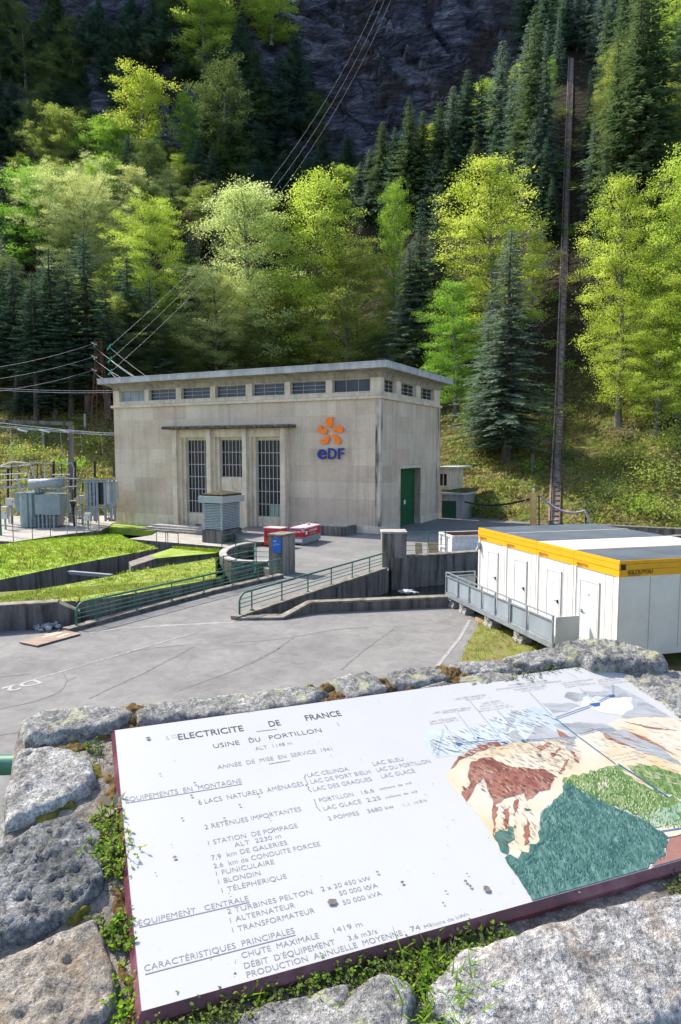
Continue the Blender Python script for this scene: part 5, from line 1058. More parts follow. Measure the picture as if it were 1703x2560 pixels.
TREES = [
 # x, top, base, width, kind, label     (pixels of the viewed photo)
 (572, 450, 905, 215, 'pal', 'tall pale green tree behind the roof, left of centre'), (500, 640, 905, 175, 'pal', 'low spreading pale tree in front of the tall pale one behind the roof'),
 (725, 432, 885, 180, 'yel', 'yellowish rounded tree rising behind the middle of the roof'), (800, 585, 905, 205, 'oli', 'olive green bushy tree directly behind the emblem end of the roof'),
 (822, 462, 860, 115, 'bar', 'grey brown budding tree beside the yellowish tree behind the roof'), (905, 438, 850, 78, 'grn', 'slim bright green tree between the budding tree and the firs'),
 (940, 575, 935, 125, 'fil', 'grey green fir just behind the right end of the roof'), (1003, 440, 900, 92, 'fir', 'tall dark fir left of the big yellow tree'), (965, 475, 900, 80, 'fir', 'dark fir tucked behind the grey green fir'),
 (1135, 385, 850, 205, 'yel', 'big bright yellow green tree left of the track'), (1165, 535, 1062, 185, 'fil', 'grey green fir with visible trunk standing in front of the big yellow tree'), (1120, 690, 1035, 110, 'fil', 'shorter grey fir leaning on the left of the fir with the visible trunk'),
 (1050, 655, 960, 120, 'grn', 'bright green low tree at the right of the roof edge'), (1225, 540, 730, 44, 'oli', 'thin tree with a pale bare trunk under the big yellow crown'),
 (1455, -20, 610, 125, 'spr', 'tallest dark spruce right of the track, cut by the top of the photo'), (1408, 95, 570, 56, 'spr', 'tall spruce leaning over the right edge of the track'), (1470, -60, 560, 170, 'spr', 'big spruce right of the tallest one'), (1388, 330, 620, 38, 'fir', 'dark fir low beside the track on its right'),
 (1425, 425, 985, 150, 'yel', 'yellow green tree with a slim pale trunk right of the track'), (1562, 380, 960, 190, 'yel', 'tall yellow green tree at the right edge of the photo'), (1510, 715, 1010, 180, 'yel', 'broad low yellow green tree above the dry bank at the right'),
 (1545, -10, 300, 130, 'yel', 'bright tree in the top right corner'), (1540, 215, 480, 120, 'oli', 'olive tree on the right edge below the bright corner tree'), (1425, 400, 560, 60, 'bar', 'bare brown shrub tree behind the yellow tree right of the track'), (1500, 470, 700, 80, 'bar', 'grey leafless tree between the two yellow trees at the right'),
 (1595, 560, 990, 160, 'yel', 'yellow green tree partly cut off by the right edge'), (1480, 560, 960, 110, 'oli', 'olive tree behind the slim trunked yellow one'),
 (655, 355, 500, 68, 'fir', 'small fir crossed by the climbing cables'), (600, 395, 490, 55, 'fir', 'small fir just left of the one crossed by the cables'), (745, 322, 450, 80, 'fir', 'fir below the centre of the rock face'), (800, 318, 440, 58, 'fir', 'fir right of the one below the centre of the rock face'),
 (788, 392, 500, 66, 'yel', 'small yellow crown under the firs below the rock face'), (985, 298, 400, 46, 'yel', 'small bright yellow crown among the firs right of the rock'), (1120, 198, 320, 62, 'yel', 'yellow crown high among the firs left of the track'), (1192, 160, 280, 52, 'yel', 'pale yellow crown beside the tallest firs left of the track'), (1113, 278, 370, 48, 'yel', 'lower yellow crown among the firs left of the track'), (1262, 148, 300, 34, 'grn', 'bright green crown on the left edge of the track high up'),
 (205, 540, 955, 130, 'fir', 'largest dark fir at the left above the gantry'), (125, 578, 955, 115, 'firt', 'dark fir left of the largest one, bare trunk below'), (42, 600, 955, 100, 'firt', 'dark fir near the left edge, bare trunk below'), (-5, 620, 955, 90, 'firt', 'dark fir cut by the left edge of the photo'), (85, 630, 965, 90, 'firt', 'dark fir between the two near the left edge'), (165, 610, 960, 95, 'firt', 'dark fir behind the largest fir, bare pale trunk'), (250, 660, 960, 95, 'firt', 'dark fir behind the rusty pylon'),
 (300, 592, 900, 95, 'fir', 'dark fir right of the largest fir'), (350, 640, 905, 85, 'fir', 'dark narrow fir above the left end of the roof'), (443, 548, 840, 105, 'fir', 'dark fir left of the tall pale tree'), (15, 392, 610, 78, 'firt', 'lone thin fir at the left edge on the slope'),
 (200, 445, 680, 195, 'pal', 'whitish spreading tree above the dark left firs'), (350, 490, 780, 155, 'yel', 'yellow green tree behind the dark firs near the roof'), (90, 412, 640, 160, 'grn', 'bright green rounded tree near the left edge'), (45, 366, 500, 62, 'yel', 'small yellow crown above the bright rounded tree at the left'),
 (330, 188, 430, 125, 'yel', 'bright sunlit tree beside the grey rock chute'), (255, 285, 450, 100, 'grn', 'fresh green tree left of the bright one by the rock chute'), (240, 370, 580, 90, 'grn', 'tall fresh green tree below the bright one by the rock chute'), (140, 268, 440, 120, 'oli', 'olive grey tree on the left slope'), (105, 300, 420, 80, 'bar', 'brownish budding tree on the left slope'), (430, 222, 390, 60, 'grn', 'pale green tree right of the grey rock chute'), (415, 366, 500, 42, 'yel', 'narrow yellow tree below the pale one right of the chute'),
 (468, 0, 190, 115, 'yel', 'bright yellow tree at the top left of centre'), (500, -40, 120, 90, 'yel', 'upper bright yellow tree cut by the top edge'), (625, -10, 110, 105, 'yel', 'yellow green tree at the top edge above the cables'), (535, 320, 440, 62, 'grn', 'small fresh green tree in the dark slope'), (607, 235, 330, 52, 'dul', 'dim green tree left of the cables'), (450, 478, 640, 105, 'bar', 'large brown budding tree left of the tall pale tree'), (265, 440, 560, 90, 'oli', 'olive tree under the fresh green ones on the left slope'),
 (372, 742, 905, 165, 'dul', 'dull green bush just above the left end of the roof'), (430, 800, 900, 110, 'dul', 'low dull bush right of the bush above the roof end'), (640, 760, 910, 150, 'dul', 'dark shrub behind the middle of the roof'), (300, 720, 900, 60, 'oli', 'small olive tree right of the rusty pylon'), (660, 650, 905, 120, 'oli', 'olive tree between the tall pale and the bushy olive trees'), (560, 780, 905, 130, 'dul', 'dark bush under the tall pale tree'),
 (520, 165, 440, 110, 'dul', 'big dim green tree in the shade above the cables'), (300, 325, 500, 75, 'fir', 'dark fir in front of the bright tree by the chute'), (215, 300, 420, 44, 'fir', 'small fir among the fresh green trees on the left slope'), (60, 35, 210, 60, 'dul', 'pale green tree high on the shaded left slope'), (20, 20, 120, 70, 'dul', 'dull tree in the top left corner'),
 (1085, 905, 985, 60, 'grn', 'small green sapling beside the roof end'), (950, 760, 935, 90, 'dul', 'dark bush behind the right end of the roof'), (870, 770, 915, 100, 'dul', 'dark bush between the olive tree and the firs'),
]
ti = {}
for a in TREES:
    random.seed(int(a[0] * 7 + a[1])); tpx(*a)
random.seed(12)
G1 = [(852, 350, 480, 62), (880, 290, 500, 66), (908, 305, 500, 58), (940, 242, 530, 78), (972, 268, 490, 66), (1010, 250, 480, 70), (1040, 213, 460, 76), (1072, 178, 450, 72), (1105, 188, 450, 66), (1150, 118, 440, 84), (1180, 168, 450, 70), (1222, 48, 480, 80), (1250, 75, 480, 56), (1208, 85, 450, 80), (1185, 290, 500, 70), (1092, 330, 500, 66), (1030, 350, 500, 60), (960, 340, 490, 62), (1230, 290, 520, 80), (1252, 330, 540, 48), (1140, 300, 480, 60), (1000, 360, 500, 56), (905, 380, 500, 52), (850, 420, 520, 50), (1060, 400, 520, 60), (830, 380, 500, 50), (1268, 410, 560, 36)]
for x, t_, b, w in G1: tpx(x, t_, b, w, random.choice(['fir', 'fil', 'spr']), 'dark fir in the dense stand climbing between the rock face and the track', 'firs between the rock face and the track')
G2 = [(690, 330, 470, 60), (710, 370, 480, 55), (560, 415, 500, 55), (512, 428, 520, 60), (460, 430, 540, 60), (395, 430, 540, 55), (350, 335, 520, 70), (325, 440, 540, 50), (480, 235, 430, 80), (555, 180, 400, 80), (590, 120, 330, 80), (650, 150, 330, 80), (700, 190, 340, 70), (560, 60, 260, 80), (500, 110, 320, 80), (420, 440, 560, 55), (540, 260, 460, 70), (640, 250, 400, 70), (680, 90, 260, 80), (730, 240, 360, 60), (600, 300, 430, 60), (460, 330, 480, 60), (385, 330, 470, 60), (490, 350, 500, 60), (575, 345, 460, 60), (640, 470, 560, 50), (700, 430, 530, 50), (480, 480, 600, 60), (540, 470, 580, 55)]
for x, t_, b, w in G2: tpx(x, t_, b, w, random.choice(['fir', 'fir', 'spr', 'dul']), 'dark tree in the shaded forest left of the rock face', 'dark forest left of the rock face')
rnd = random.Random(5)
for x, t_, b, w in ((1362, 290, 520, 44), (1384, 430, 640, 46), (1352, 180, 400, 30), (1300, -30, 128, 44), (1328, -40, 118, 40), (1352, -30, 125, 44), (1384, -40, 150, 50), (1405, -60, 230, 50), (1270, -60, 130, 40), (1250, -40, 190, 60), (1430, -40, 300, 80), (1283, 30, 200, 24), (1392, 20, 240, 34), (1460, 60, 330, 80), (1500, -80, 240, 90), (1560, 60, 380, 90), (1215, -80, 140, 70)): tpx(x, t_, b, w, rnd.choice(['spr', 'fir', 'fil']), 'fir high on the slope round the upper end of the track', 'firs round the upper end of the track')
for i in range(100):                                       # far shaded slope, upper left
    x = rnd.uniform(-50, 440); b = rnd.uniform(60, 400 - max(0, x - 260) * .5); h = rnd.uniform(85, 135) * (.75 + b / 900)
    if 365 < x < 425 and b > 150: continue
    tpx(x, b - h, b, h * rnd.uniform(.38, .6), rnd.choice(['fir', 'fir', 'dul', 'bar', 'spr']), 'dim tree on the hazy shaded slope at the upper left', 'hazy forest at the upper left')
for i in range(44):                                       # right-hand slope behind the yellow trees
    x = rnd.uniform(1415, 1610); b = rnd.uniform(330, 760); h = rnd.uniform(150, 240)
    tpx(x, b - h, b, h * rnd.uniform(.36, .5), rnd.choice(['spr', 'fir', 'fil', 'oli', 'dul']), 'tree filling the wooded slope at the right of the track', 'forest right of the track')
for i in range(60):                                       # lower slope, dark understorey behind the building and yard
    x = rnd.uniform(-30, 1060); b = rnd.uniform(820, 965) if x < 300 else rnd.uniform(640, 890); h = rnd.uniform(110, 230) if x < 320 else rnd.uniform(50, 105)
    tpx(x, b - h, b, h * rnd.uniform(.4, .6), rnd.choice(['firt', 'fir', 'dul', 'fir', 'oli']) if x < 320 else rnd.choice(['fir', 'dul', 'oli', 'fil', 'grn']), 'shadowed tree deep in the lower wood behind the power house', 'lower wood behind the power house')
for i in range(40):
    x = rnd.uniform(30, 640); b = rnd.uniform(480, 640); h = rnd.uniform(100, 170)
    tpx(x, b - h, b, h * rnd.uniform(.45, .65), rnd.choice(['oli', 'fir', 'dul', 'bar', 'pal']), 'mixed tree on the middle slope above the left firs', 'mixed wood on the middle left slope')
# ------------------------------------------------------------------ low growth on the banks
def tufts(name, pts, hgt, wid, mat, rnd_, per=7, label=None, cat=None, kind='stuff', lean=.5, blade=True, flat=False):
    n = len(pts) * per; base = np.repeat(np.array(pts), per, 0); r = np.random.RandomState(rnd_)
    base = base + r.normal(size=base.shape) * np.array([wid, wid, 0]); az = r.uniform(0, 6.28, n); d = np.stack([np.cos(az), np.sin(az), np.zeros(n)], 1); h = hgt * r.uniform(.4, 1.2, n)[:, None]; w = (np.full(n, 1.0) * hgt * .09)[:, None]
    sd_ = np.stack([-d[:, 1], d[:, 0], np.zeros(n)], 1); up = np.array([0, 0, 1.0]); mid = base + up * h * .6 + d * h * lean * .3; tip = base + up * h + d * h * lean
    V = np.stack([base - sd_ * w, base + sd_ * w, mid + sd_ * w * .8, tip, mid - sd_ * w * .8], 1).reshape(-1, 3)
    me = bpy.data.meshes.new(name); me.vertices.add(len(V)); me.vertices.foreach_set('co', V.ravel()); me.loops.add(5 * n); me.polygons.add(n); me.loops.foreach_set('vertex_index', np.arange(5 * n)); me.polygons.foreach_set('loop_start', np.arange(0, 5 * n, 5)); me.polygons.foreach_set('loop_total', np.full(n, 5)); me.materials.append(mat); me.update()
    o = bpy.data.objects.new(name, me); col.objects.link(o); return tag(o, label, cat, None, kind)
GL1 = leaf_mat('lawn_grass_blades', (.17, .29, .012), (.29, .36, .025), .45); GL2 = leaf_mat('bank_grass_blades', (.20, .27, .035), (.38, .37, .09), .48); GL3 = leaf_mat('dry_grass_blades', (.48, .38, .16), (.36, .34, .09), .4)
def in_poly(x, y, poly):
    c_ = False; n = len(poly)
    for i in range(n):
        x1, y1, x2, y2 = poly[i][0], poly[i][1], poly[i - 1][0], poly[i - 1][1]
        if (y1 > y) != (y2 > y) and x < (x2 - x1) * (y - y1) / (y2 - y1) + x1: c_ = not c_
    return c_
def scatter(poly, n, zf, seed):
    r = random.Random(seed); xs = [p[0] for p in poly]; ys_ = [p[1] for p in poly]; out = []
    for _ in range(n * 6):
        x, y = r.uniform(max(min(xs), -32), max(xs)), r.uniform(min(ys_), max(ys_))
        if in_poly(x, y, poly): out.append((x, y, zf(x, y)))
        if len(out) >= n: break
    return out
lz = lambda x, y: .9 - .05 * (y - 28) - .01
tufts('lawn_grass', scatter(L1, 7000, lz, 1), .13, .06, GL1, 1, 5); tufts('lawn_grass', scatter(L3, 5000, lz, 2), .07, .06, GL1, 2, 5, lean=.7)
tufts('lawn_grass', scatter([(p.x, p.y) for p in L2[2:5]], 500, lambda x, y: L2[3].z, 3), .14, .05, GL1, 3, 5)
bk = []
r_ = random.Random(8)
while len(bk) < 6500:
    x, y = r_.uniform(-60, 55), r_.uniform(50, 112); s_ = float(T0(np.array([x]), np.array([y]))[1][0])
    if 0.2 < s_ < 34 and abs(x - trackx(y)) > 1.3: bk.append((x, y))
zw = [p for p in scatter(L1, 260, lz, 21) if -.3 < p[2] < .35]; tufts('tall_meadow_grass', zw, .32, .16, GL2, 22, 14, lean=.6); zw = scatter(L3, 90, lz, 23); tufts('tall_meadow_grass', zw, .2, .1, GL2, 24, 10, lean=.6)
zb3 = T(np.array([p[0] for p in bk]), np.array([p[1] for p in bk])); bk = [(p[0], p[1], float(z)) for p, z in zip(bk, zb3)]
tufts('bank_grass', bk[:4000], .38, .28, GL2, 5, 6, lean=.8); tufts('dry_bank_grass', bk[4000:], .42, .3, GL3, 6, 6, lean=1.0)
vp = scatter([P2(gz(*p)) for p in ((1150, 1660), (1168, 1610), (1196, 1560), (1212, 1500), (1420, 1660))], 500, lambda x, y: .01, 9); tufts('verge_grass', vp, .1, .06, GL2, 9, 5)
# bushes on the dry bank and at the foot of the slope
def bush(x, y, w, h, mat, label, seed, group=None):
    p = hill(x, y); r = np.random.RandomState(seed); k = p.y / 1707; W, Hh = w * k, h * k; n = int(260 * max(.5, W * Hh / 4)); q = r.normal(size=(n, 3)) * np.array([W * .28, W * .28, Hh * .28]) + np.array([0, 0, Hh * .45])
    q = q[q[:, 2] > 0]; N = unit(r.normal(size=q.shape) + np.array([0, 0, .6])); U = unit(np.cross(N, r.normal(size=q.shape))); L = np.full(len(q), .13)
    o = thing('bush', label, 'bush', p, group); c_ = bpy.data.objects.new('foliage', quads_mesh('foliage', q, N, U, L, L * .6, LM[mat])); col.objects.link(c_); c_.parent = o
    m = MB()
    for i in range(7): a_ = r.uniform(0, 6.28); m.tube([(0, 0, -.2), (math.cos(a_) * W * .15, math.sin(a_) * W * .15, Hh * .4), (math.cos(a_) * W * .3, math.sin(a_) * W * .3, Hh * .8)], [.03, .02, .008], 3)
    s_ = bpy.data.objects.new('stems', mb_mesh(m, 'stems', M_BARKD)); col.objects.link(s_); s_.parent = o
BS = [(1560, 1180, 120, 70, 'oli'), (1640, 1230, 130, 80, 'oli'), (1520, 1260, 110, 60, 'dul'), (1600, 1290, 120, 50, 'grn'), (1470, 1290, 80, 40, 'dul'), (1690, 1140, 100, 90, 'oli'), (1660, 1300, 110, 50, 'oli'), (1150, 1180, 70, 40, 'dul'), (1200, 1140, 80, 45, 'dul'), (1260, 1230, 70, 35, 'oli'), (1560, 1110, 90, 40, 'bar'), (60, 1150, 110, 40, 'oli'), (180, 1180, 90, 40, 'grn'), (240, 1120, 70, 40, 'oli'), (110, 1110, 70, 35, 'dul'), (1330, 1180, 60, 30, 'grn'), (1240, 1290, 90, 35, 'dul'), (1190, 1285, 60, 30, 'grn')]
for i, (x, y, w, h, mt) in enumerate(BS): bush(x, y, w, h, 'bud' if mt == 'bar' else mt, 'low scrubby bush on the rough bank at the foot of the slope', 40 + i, 'scrub bushes on the bank')

for i, (y, dx) in enumerate(((560, -16), (600, 15), (660, -14), (720, 17), (760, -17), (820, 15), (880, -18), (930, 18), (990, -20), (1040, 20), (1090, -22), (1150, 24), (480, 12), (430, -12), (380, 13), (300, -12))):
    x = 1431 - (y - 109) * .036 + dx * 1.1; bush(x, y, 34, 26, ('oli', 'grn', 'dul')[i % 3], 'small bush crowding the edge of the funicular track', 90 + i, 'bushes along the funicular track')
# ================================================================== FOREGROUND: TERRACE, PARAPET, INFORMATION BOARD
BE = Vector((.9335, .3585, -.003)).normalized(); BN = Vector((.098, -.205, .974)); BN = (BN - BE * BN.dot(BE)).normalized(); BY = BN.cross(BE)
BO = CAM + ray(353, 2530) * 1.0
def Bp(x, y, z=0.0): return BO + BE * x + BY * y + BN * z
def b_(px, py, off=0.0):
    q = onpl(px, py, BO + BN * off, BN) - BO; return q.dot(BE), q.dot(BY)
BWd, BHt = 1.489, .699
ZTER = 5.55
m = MB(); m.prism([(-40, -12), (40, -12), (40, .9), (4, .9), (-40, .9)], -.2, ZTER, 0, 1); tag(m.build('terrace', [M_DIRT, M_CONC]), kind='structure')
def granite(name, tones, lichen=.0, sc_=1.0, speck=.75, warm=0.0):
    t = NT(name); co = t.coord('World'); a = t.noise(co, 7 * sc_, 6, .65, .3); b = t.noise(co, 165 * sc_, 4, .75); e = t.noise(co, 42 * sc_, 6, .75); l = t.noise(co, 16, 5, .6, .6)
    c = t.ramp(a, [(.3, tones[0]), (.5, tones[1]), (.68, tones[2])])
    c = t.mix(speck, c, t.ramp(b, [(.34, (.06, .06, .065)), (.46, (.42, .42, .43)), (.56, (.6, .6, .6)), (.68, (.98, .97, .95))]), 'OVERLAY')
    c = t.mix(.7, c, t.ramp(e, [(.36, (.14, .14, .145)), (.5, (.5, .5, .49)), (.64, (.88, .87, .85))]), 'OVERLAY')
    if warm: c = t.mix(t.math('MULTIPLY', t.ramp(t.noise(co, 11, 4, .6), [(.5, (0, 0, 0)), (.68, (1, 1, 1))]), warm), c, (.42, .30, .19))
    if lichen: c = t.mix(t.math('MULTIPLY', t.ramp(l, [(.56, (0, 0, 0)), (.62, (1, 1, 1))]), lichen), c, (.46, .46, .28))
    h = t.math('ADD', t.math('MULTIPLY', e, 1.4), b); t.bump(h, 1.0, .009)
    return t.fin(c, .85, 0, .3)
G_GREY = granite('grey_lichen_granite', [(.12, .118, .113), (.29, .285, .27), (.46, .45, .42)], .75); G_WHITE = granite('pale_granite', [(.22, .21, .195), (.44, .43, .405), (.60, .59, .55)], .15)
G_DARK = granite('dark_blue_granite', [(.06, .063, .066), (.17, .178, .183), (.34, .338, .33)], .2, 1.0, .75); G_WARM = granite('warm_granite', [(.17, .148, .122), (.33, .295, .25), (.46, .425, .375)], 0, 1.0, .65, .6); G_SALT = granite('coarse_speckled_granite', [(.19, .185, .178), (.31, .303, .293), (.43, .422, .41)], 0, .62, .8, .35)
M_MORT = granite('sandy_mortar', [(.15, .13, .108), (.27, .243, .208), (.37, .34, .30)], .1, 1.3, .5)
M_MOSS = mottled('brown_moss', [(.3, (.04, .022, .010)), (.5, (.115, .066, .022)), (.7, (.20, .14, .04))], 40, .98, .9, .008, 'World'); M_MOSSG = mottled('green_moss', [(.3, (.05, .05, .008)), (.5, (.15, .13, .02)), (.7, (.24, .22, .04))], 40, .98, .9, .008, 'World')
par = thing('stone_parapet', 'rough granite parapet with mortar joints carrying the information board', 'wall', BO - Vector((0, 0, .8)))
def R3(x, y): return (x / 2.24, 1700 + y / 2.24)
def R2(x, y): return (550 + x / 2.24, 1300 + y / 2.24)
def R6(x, y): return (1000 + x / 2.2304, 1600 + y / 2.2304)
def R7(x, y): return (1000 + x / 2.2304, 2100 + y / 2.2304)
def poly_sd(X, Y, poly):
    """signed distance (+inside) of grid to polygon"""
    d = np.full(X.shape, 1e9); ins = np.zeros(X.shape, bool); n = len(poly)
    for i in range(n):
        x1, y1 = poly[i]; x2, y2 = poly[(i + 1) % n]; ex, ey = x2 - x1, y2 - y1
        t_ = np.clip(((X - x1) * ex + (Y - y1) * ey) / (ex * ex + ey * ey + 1e-12), 0, 1); d = np.minimum(d, np.hypot(X - x1 - t_ * ex, Y - y1 - t_ * ey))
        c_ = ((y1 > Y) != (y2 > Y)) & (X < (x2 - x1) * (Y - y1) / (y2 - y1 + 1e-12) + x1); ins ^= c_
    return np.where(ins, d, -d)
MORTZ = -.028
def stone(pts, mat, hgt=.03, step=.006, rough=.012, edge=.02, f=26, name='stone', seed=0, layer=0.0, base=None, warp=.01):
    poly = [b_(p[0], p[1], hgt * .5 if base is None else base) for p in pts]
    xs = [p[0] for p in poly]; ys_ = [p[1] for p in poly]; X, Y = np.meshgrid(np.arange(min(xs) - .03, max(xs) + .03, step), np.arange(min(ys_) - .03, max(ys_) + .03, step))
    wx = fbm(X * 14, Y * 14, seed + .5, 3) * warp; wy = fbm(X * 14, Y * 14, seed + 9.5, 3) * warp
    d = poly_sd(X + wx, Y + wy, poly)
    d = d + .011; top = hgt * (1 - np.exp(-np.maximum(d, 0) / (edge * .3))) + np.minimum(d, 0) * 4
    z = MORTZ - .012 + .012 * (d > 0) + top + np.clip(d / .02, 0, 1) * (fbm(X * f, Y * f, seed, 5) * rough * .45 + (np.abs(fbm(X * f * .3, Y * f * .3, seed + 3, 3)) - .25) * rough * .6 + fbm(X * f * 4, Y * f * 4, seed, 3) * rough * .5 - np.maximum(0, .05 - np.abs(fbm(X * 6, Y * 6, seed + 5, 3))) * rough * 3) + layer
    zl = MORTZ - .05; m_ = (z > zl); z = np.maximum(z, zl - .02)
    V = np.array(BO)[None, None] + X[..., None] * np.array(BE) + Y[..., None] * np.array(BY) + z[..., None] * np.array(BN)
    cm = m_[:-1, :-1] | m_[1:, 1:] | m_[1:, :-1] | m_[:-1, 1:]
    return grid_obj(name, V, cm, mat, par)
# outline of the wall top in board coordinates
tl = b_(*R3(118, 205), 0); lt = b_(*R3(60, 500), 0); lb = b_(*R3(20, 900), 0); far_r = b_(*R6(1500, 100), 0)
WOUT = [tl, (tl[0] + .02, tl[1] + .02)] + [b_(*R3(480, 118), 0), b_(*R2(60, 940), 0), b_(*R2(600, 895), 0), b_(*R2(1240, 790), 0), b_(*R6(560, 110), 0), b_(*R6(1180, 40), 0), b_(*R6(1480, 120), 0)] + [(far_r[0] + .35, far_r[1] - .2), (2.6, .3), (2.4, -.7), (-.45, -.7), lb, lt]
WOUT = [(x, y) for x, y in WOUT]
X, Y = np.meshgrid(np.arange(-.8, 2.7, .01), np.arange(-.75, 1.3, .01)); d = poly_sd(X, Y, WOUT)
z = MORTZ + .004 + fbm(X * 18, Y * 18, 3, 4) * .008 + np.minimum(d, 0) * 2.0
V = np.array(BO)[None, None] + X[..., None] * np.array(BE) + Y[..., None] * np.array(BY) + z[..., None] * np.array(BN)
grid_obj('mortar_bed', V, ((d > -.01)[:-1, :-1]), M_MORT, par)
m = MB(); pb_ = [Bp(x, y, MORTZ - .04) for x, y in WOUT]; n = len(pb_); bt = [Vector((p.x, p.y, -.1)) for p in pb_]
m.add(pb_ + bt, [((i + 1) % n, i, n + i, n + (i + 1) % n) for i in range(n)] + [((i), (i + 1) % n, n + (i + 1) % n, n + i) for i in range(0)])
m.build('masonry_body', M_CONC, par)
ST = [
 ([R3(132, 190), R3(230, 130), R3(480, 112), R3(700, 118), R3(748, 150), R3(620, 215), R3(350, 252), R3(150, 285)], G_GREY, dict(hgt=0.034, rough=.011)),
 ([R3(760, 140), R3(880, 95), R3(1160, 62), R3(1300, 50), R3(1480, 28), R2(380, 905), R2(520, 900), R2(605, 935), R2(560, 965), R2(400, 1005), R2(200, 1045), R3(1100, 170), R3(900, 180), R3(790, 180)], G_GREY, dict(hgt=0.031, rough=.011)),
 ([R2(635, 865), R2(720, 835), R2(820, 822), R2(870, 850), R2(940, 905), R2(850, 940), R2(760, 955), R2(700, 920)], G_GREY, dict(hgt=0.034)),
 ([R2(630, 960), R2(700, 938), R2(728, 965), R2(715, 1000), R2(640, 1010)], G_WHITE, dict(hgt=0.019)),
 ([R2(935, 830), R2(1040, 805), R2(1200, 790), R2(1285, 850), R2(1180, 875), R2(1060, 890), R2(980, 875)], G_GREY, dict(hgt=0.034)),
 ([R2(1000, 930), R2(1080, 920), R2(1090, 945), R2(1020, 955)], G_WHITE, dict(hgt=0.019)),
 ([R2(1145, 900), R2(1250, 872), R2(1325, 880), R2(1290, 905), R2(1160, 945)], G_GREY, dict(hgt=0.028)),
 ([R6(330, 175), R6(480, 150), R6(640, 150), R6(700, 185), R6(560, 215), R6(400, 230), R6(340, 205)], G_GREY, dict(hgt=0.031)),
 ([R6(290, 100), R6(400, 90), R6(560, 85), R6(700, 95), R6(720, 140), R6(560, 145), R6(380, 150), R6(330, 130)], G_GREY, dict(hgt=0.031)),
 ([R6(580, 80), R6(720, 45), R6(860, 25), R6(960, 15), R6(1080, 30), R6(1060, 100), R6(860, 110), R6(740, 130), R6(640, 110)], G_GREY, dict(hgt=0.046, rough=.013)),
 ([R6(880, 22), R6(1000, -5), R6(1180, 5), R6(1340, 40), R6(1460, 80), R6(1496, 130), R6(1400, 140), R6(1250, 118), R6(1080, 112)], G_GREY, dict(hgt=0.074, rough=.018)),
 ([R6(1250, 175), R6(1380, 150), R6(1600, 150), R6(1900, 260), R6(1900, 520), R6(1700, 480), R6(1560, 390), R6(1430, 300), R6(1330, 240)], G_GREY, dict(hgt=0.037, rough=.02, step=.009)),
 ([R3(110, 350), R3(240, 335), R3(380, 350), R3(480, 395), R3(515, 470), R3(480, 545), R3(390, 590), R3(290, 650), R3(150, 705), R3(50, 745), R3(42, 620), R3(70, 480)], G_WHITE, dict(hgt=0.031, rough=.014)),
 ([R3(60, 850), R3(200, 770), R3(370, 715), R3(470, 740), R3(550, 800), R3(560, 960), R3(545, 1080), R3(480, 1150), R3(400, 1220), R3(250, 1300), R3(60, 1380), R3(-180, 1440), R3(-160, 960)], G_DARK, dict(hgt=0.031, rough=.024)),
 ([R3(-200, 1560), R3(0, 1500), R3(250, 1410), R3(420, 1330), R3(525, 1280), R3(560, 1420), R3(610, 1560), R3(618, 1700), R3(540, 1830), R3(420, 1930), R3(200, 2040), R3(-200, 2100)], G_WARM, dict(hgt=0.026, rough=.018, f=18)),
 ([R3(430, 1985), R3(600, 1890), R3(690, 1960), R3(700, 2100), R3(400, 2200), R3(300, 2100)], G_WARM, dict(hgt=0.019)),
 ([R7(340, 610), R7(560, 545), R7(800, 460), R7(1000, 420), R7(1180, 350), R7(1280, 338), R7(1420, 318), R7(1600, 290), R7(1850, 320), R7(1900, 700), R7(1700, 900), R7(1480, 1000), R7(1250, 1090), R7(900, 1200), R7(420, 1220), R7(300, 1000), R7(190, 900), R7(190, 790)], G_SALT, dict(hgt=0.034, rough=.015, step=.007, f=16, edge=.03, base=.0)),
 ([R7(-240, 830), R7(-100, 745), R7(40, 790), R7(75, 870), R7(40, 960), R7(100, 1100), R7(-250, 1150), R7(-330, 950)], G_GREY, dict(hgt=0.028, base=.0)),
 ([(560, 2600), (620, 2520), (730, 2490), (860, 2450), (890, 2530), (870, 2700), (600, 2720)], G_GREY, dict(hgt=0.022, base=.0)),
]
for i, (p, mt, kw) in enumerate(ST): stone(p, mt, seed=i * 3.3, **kw)
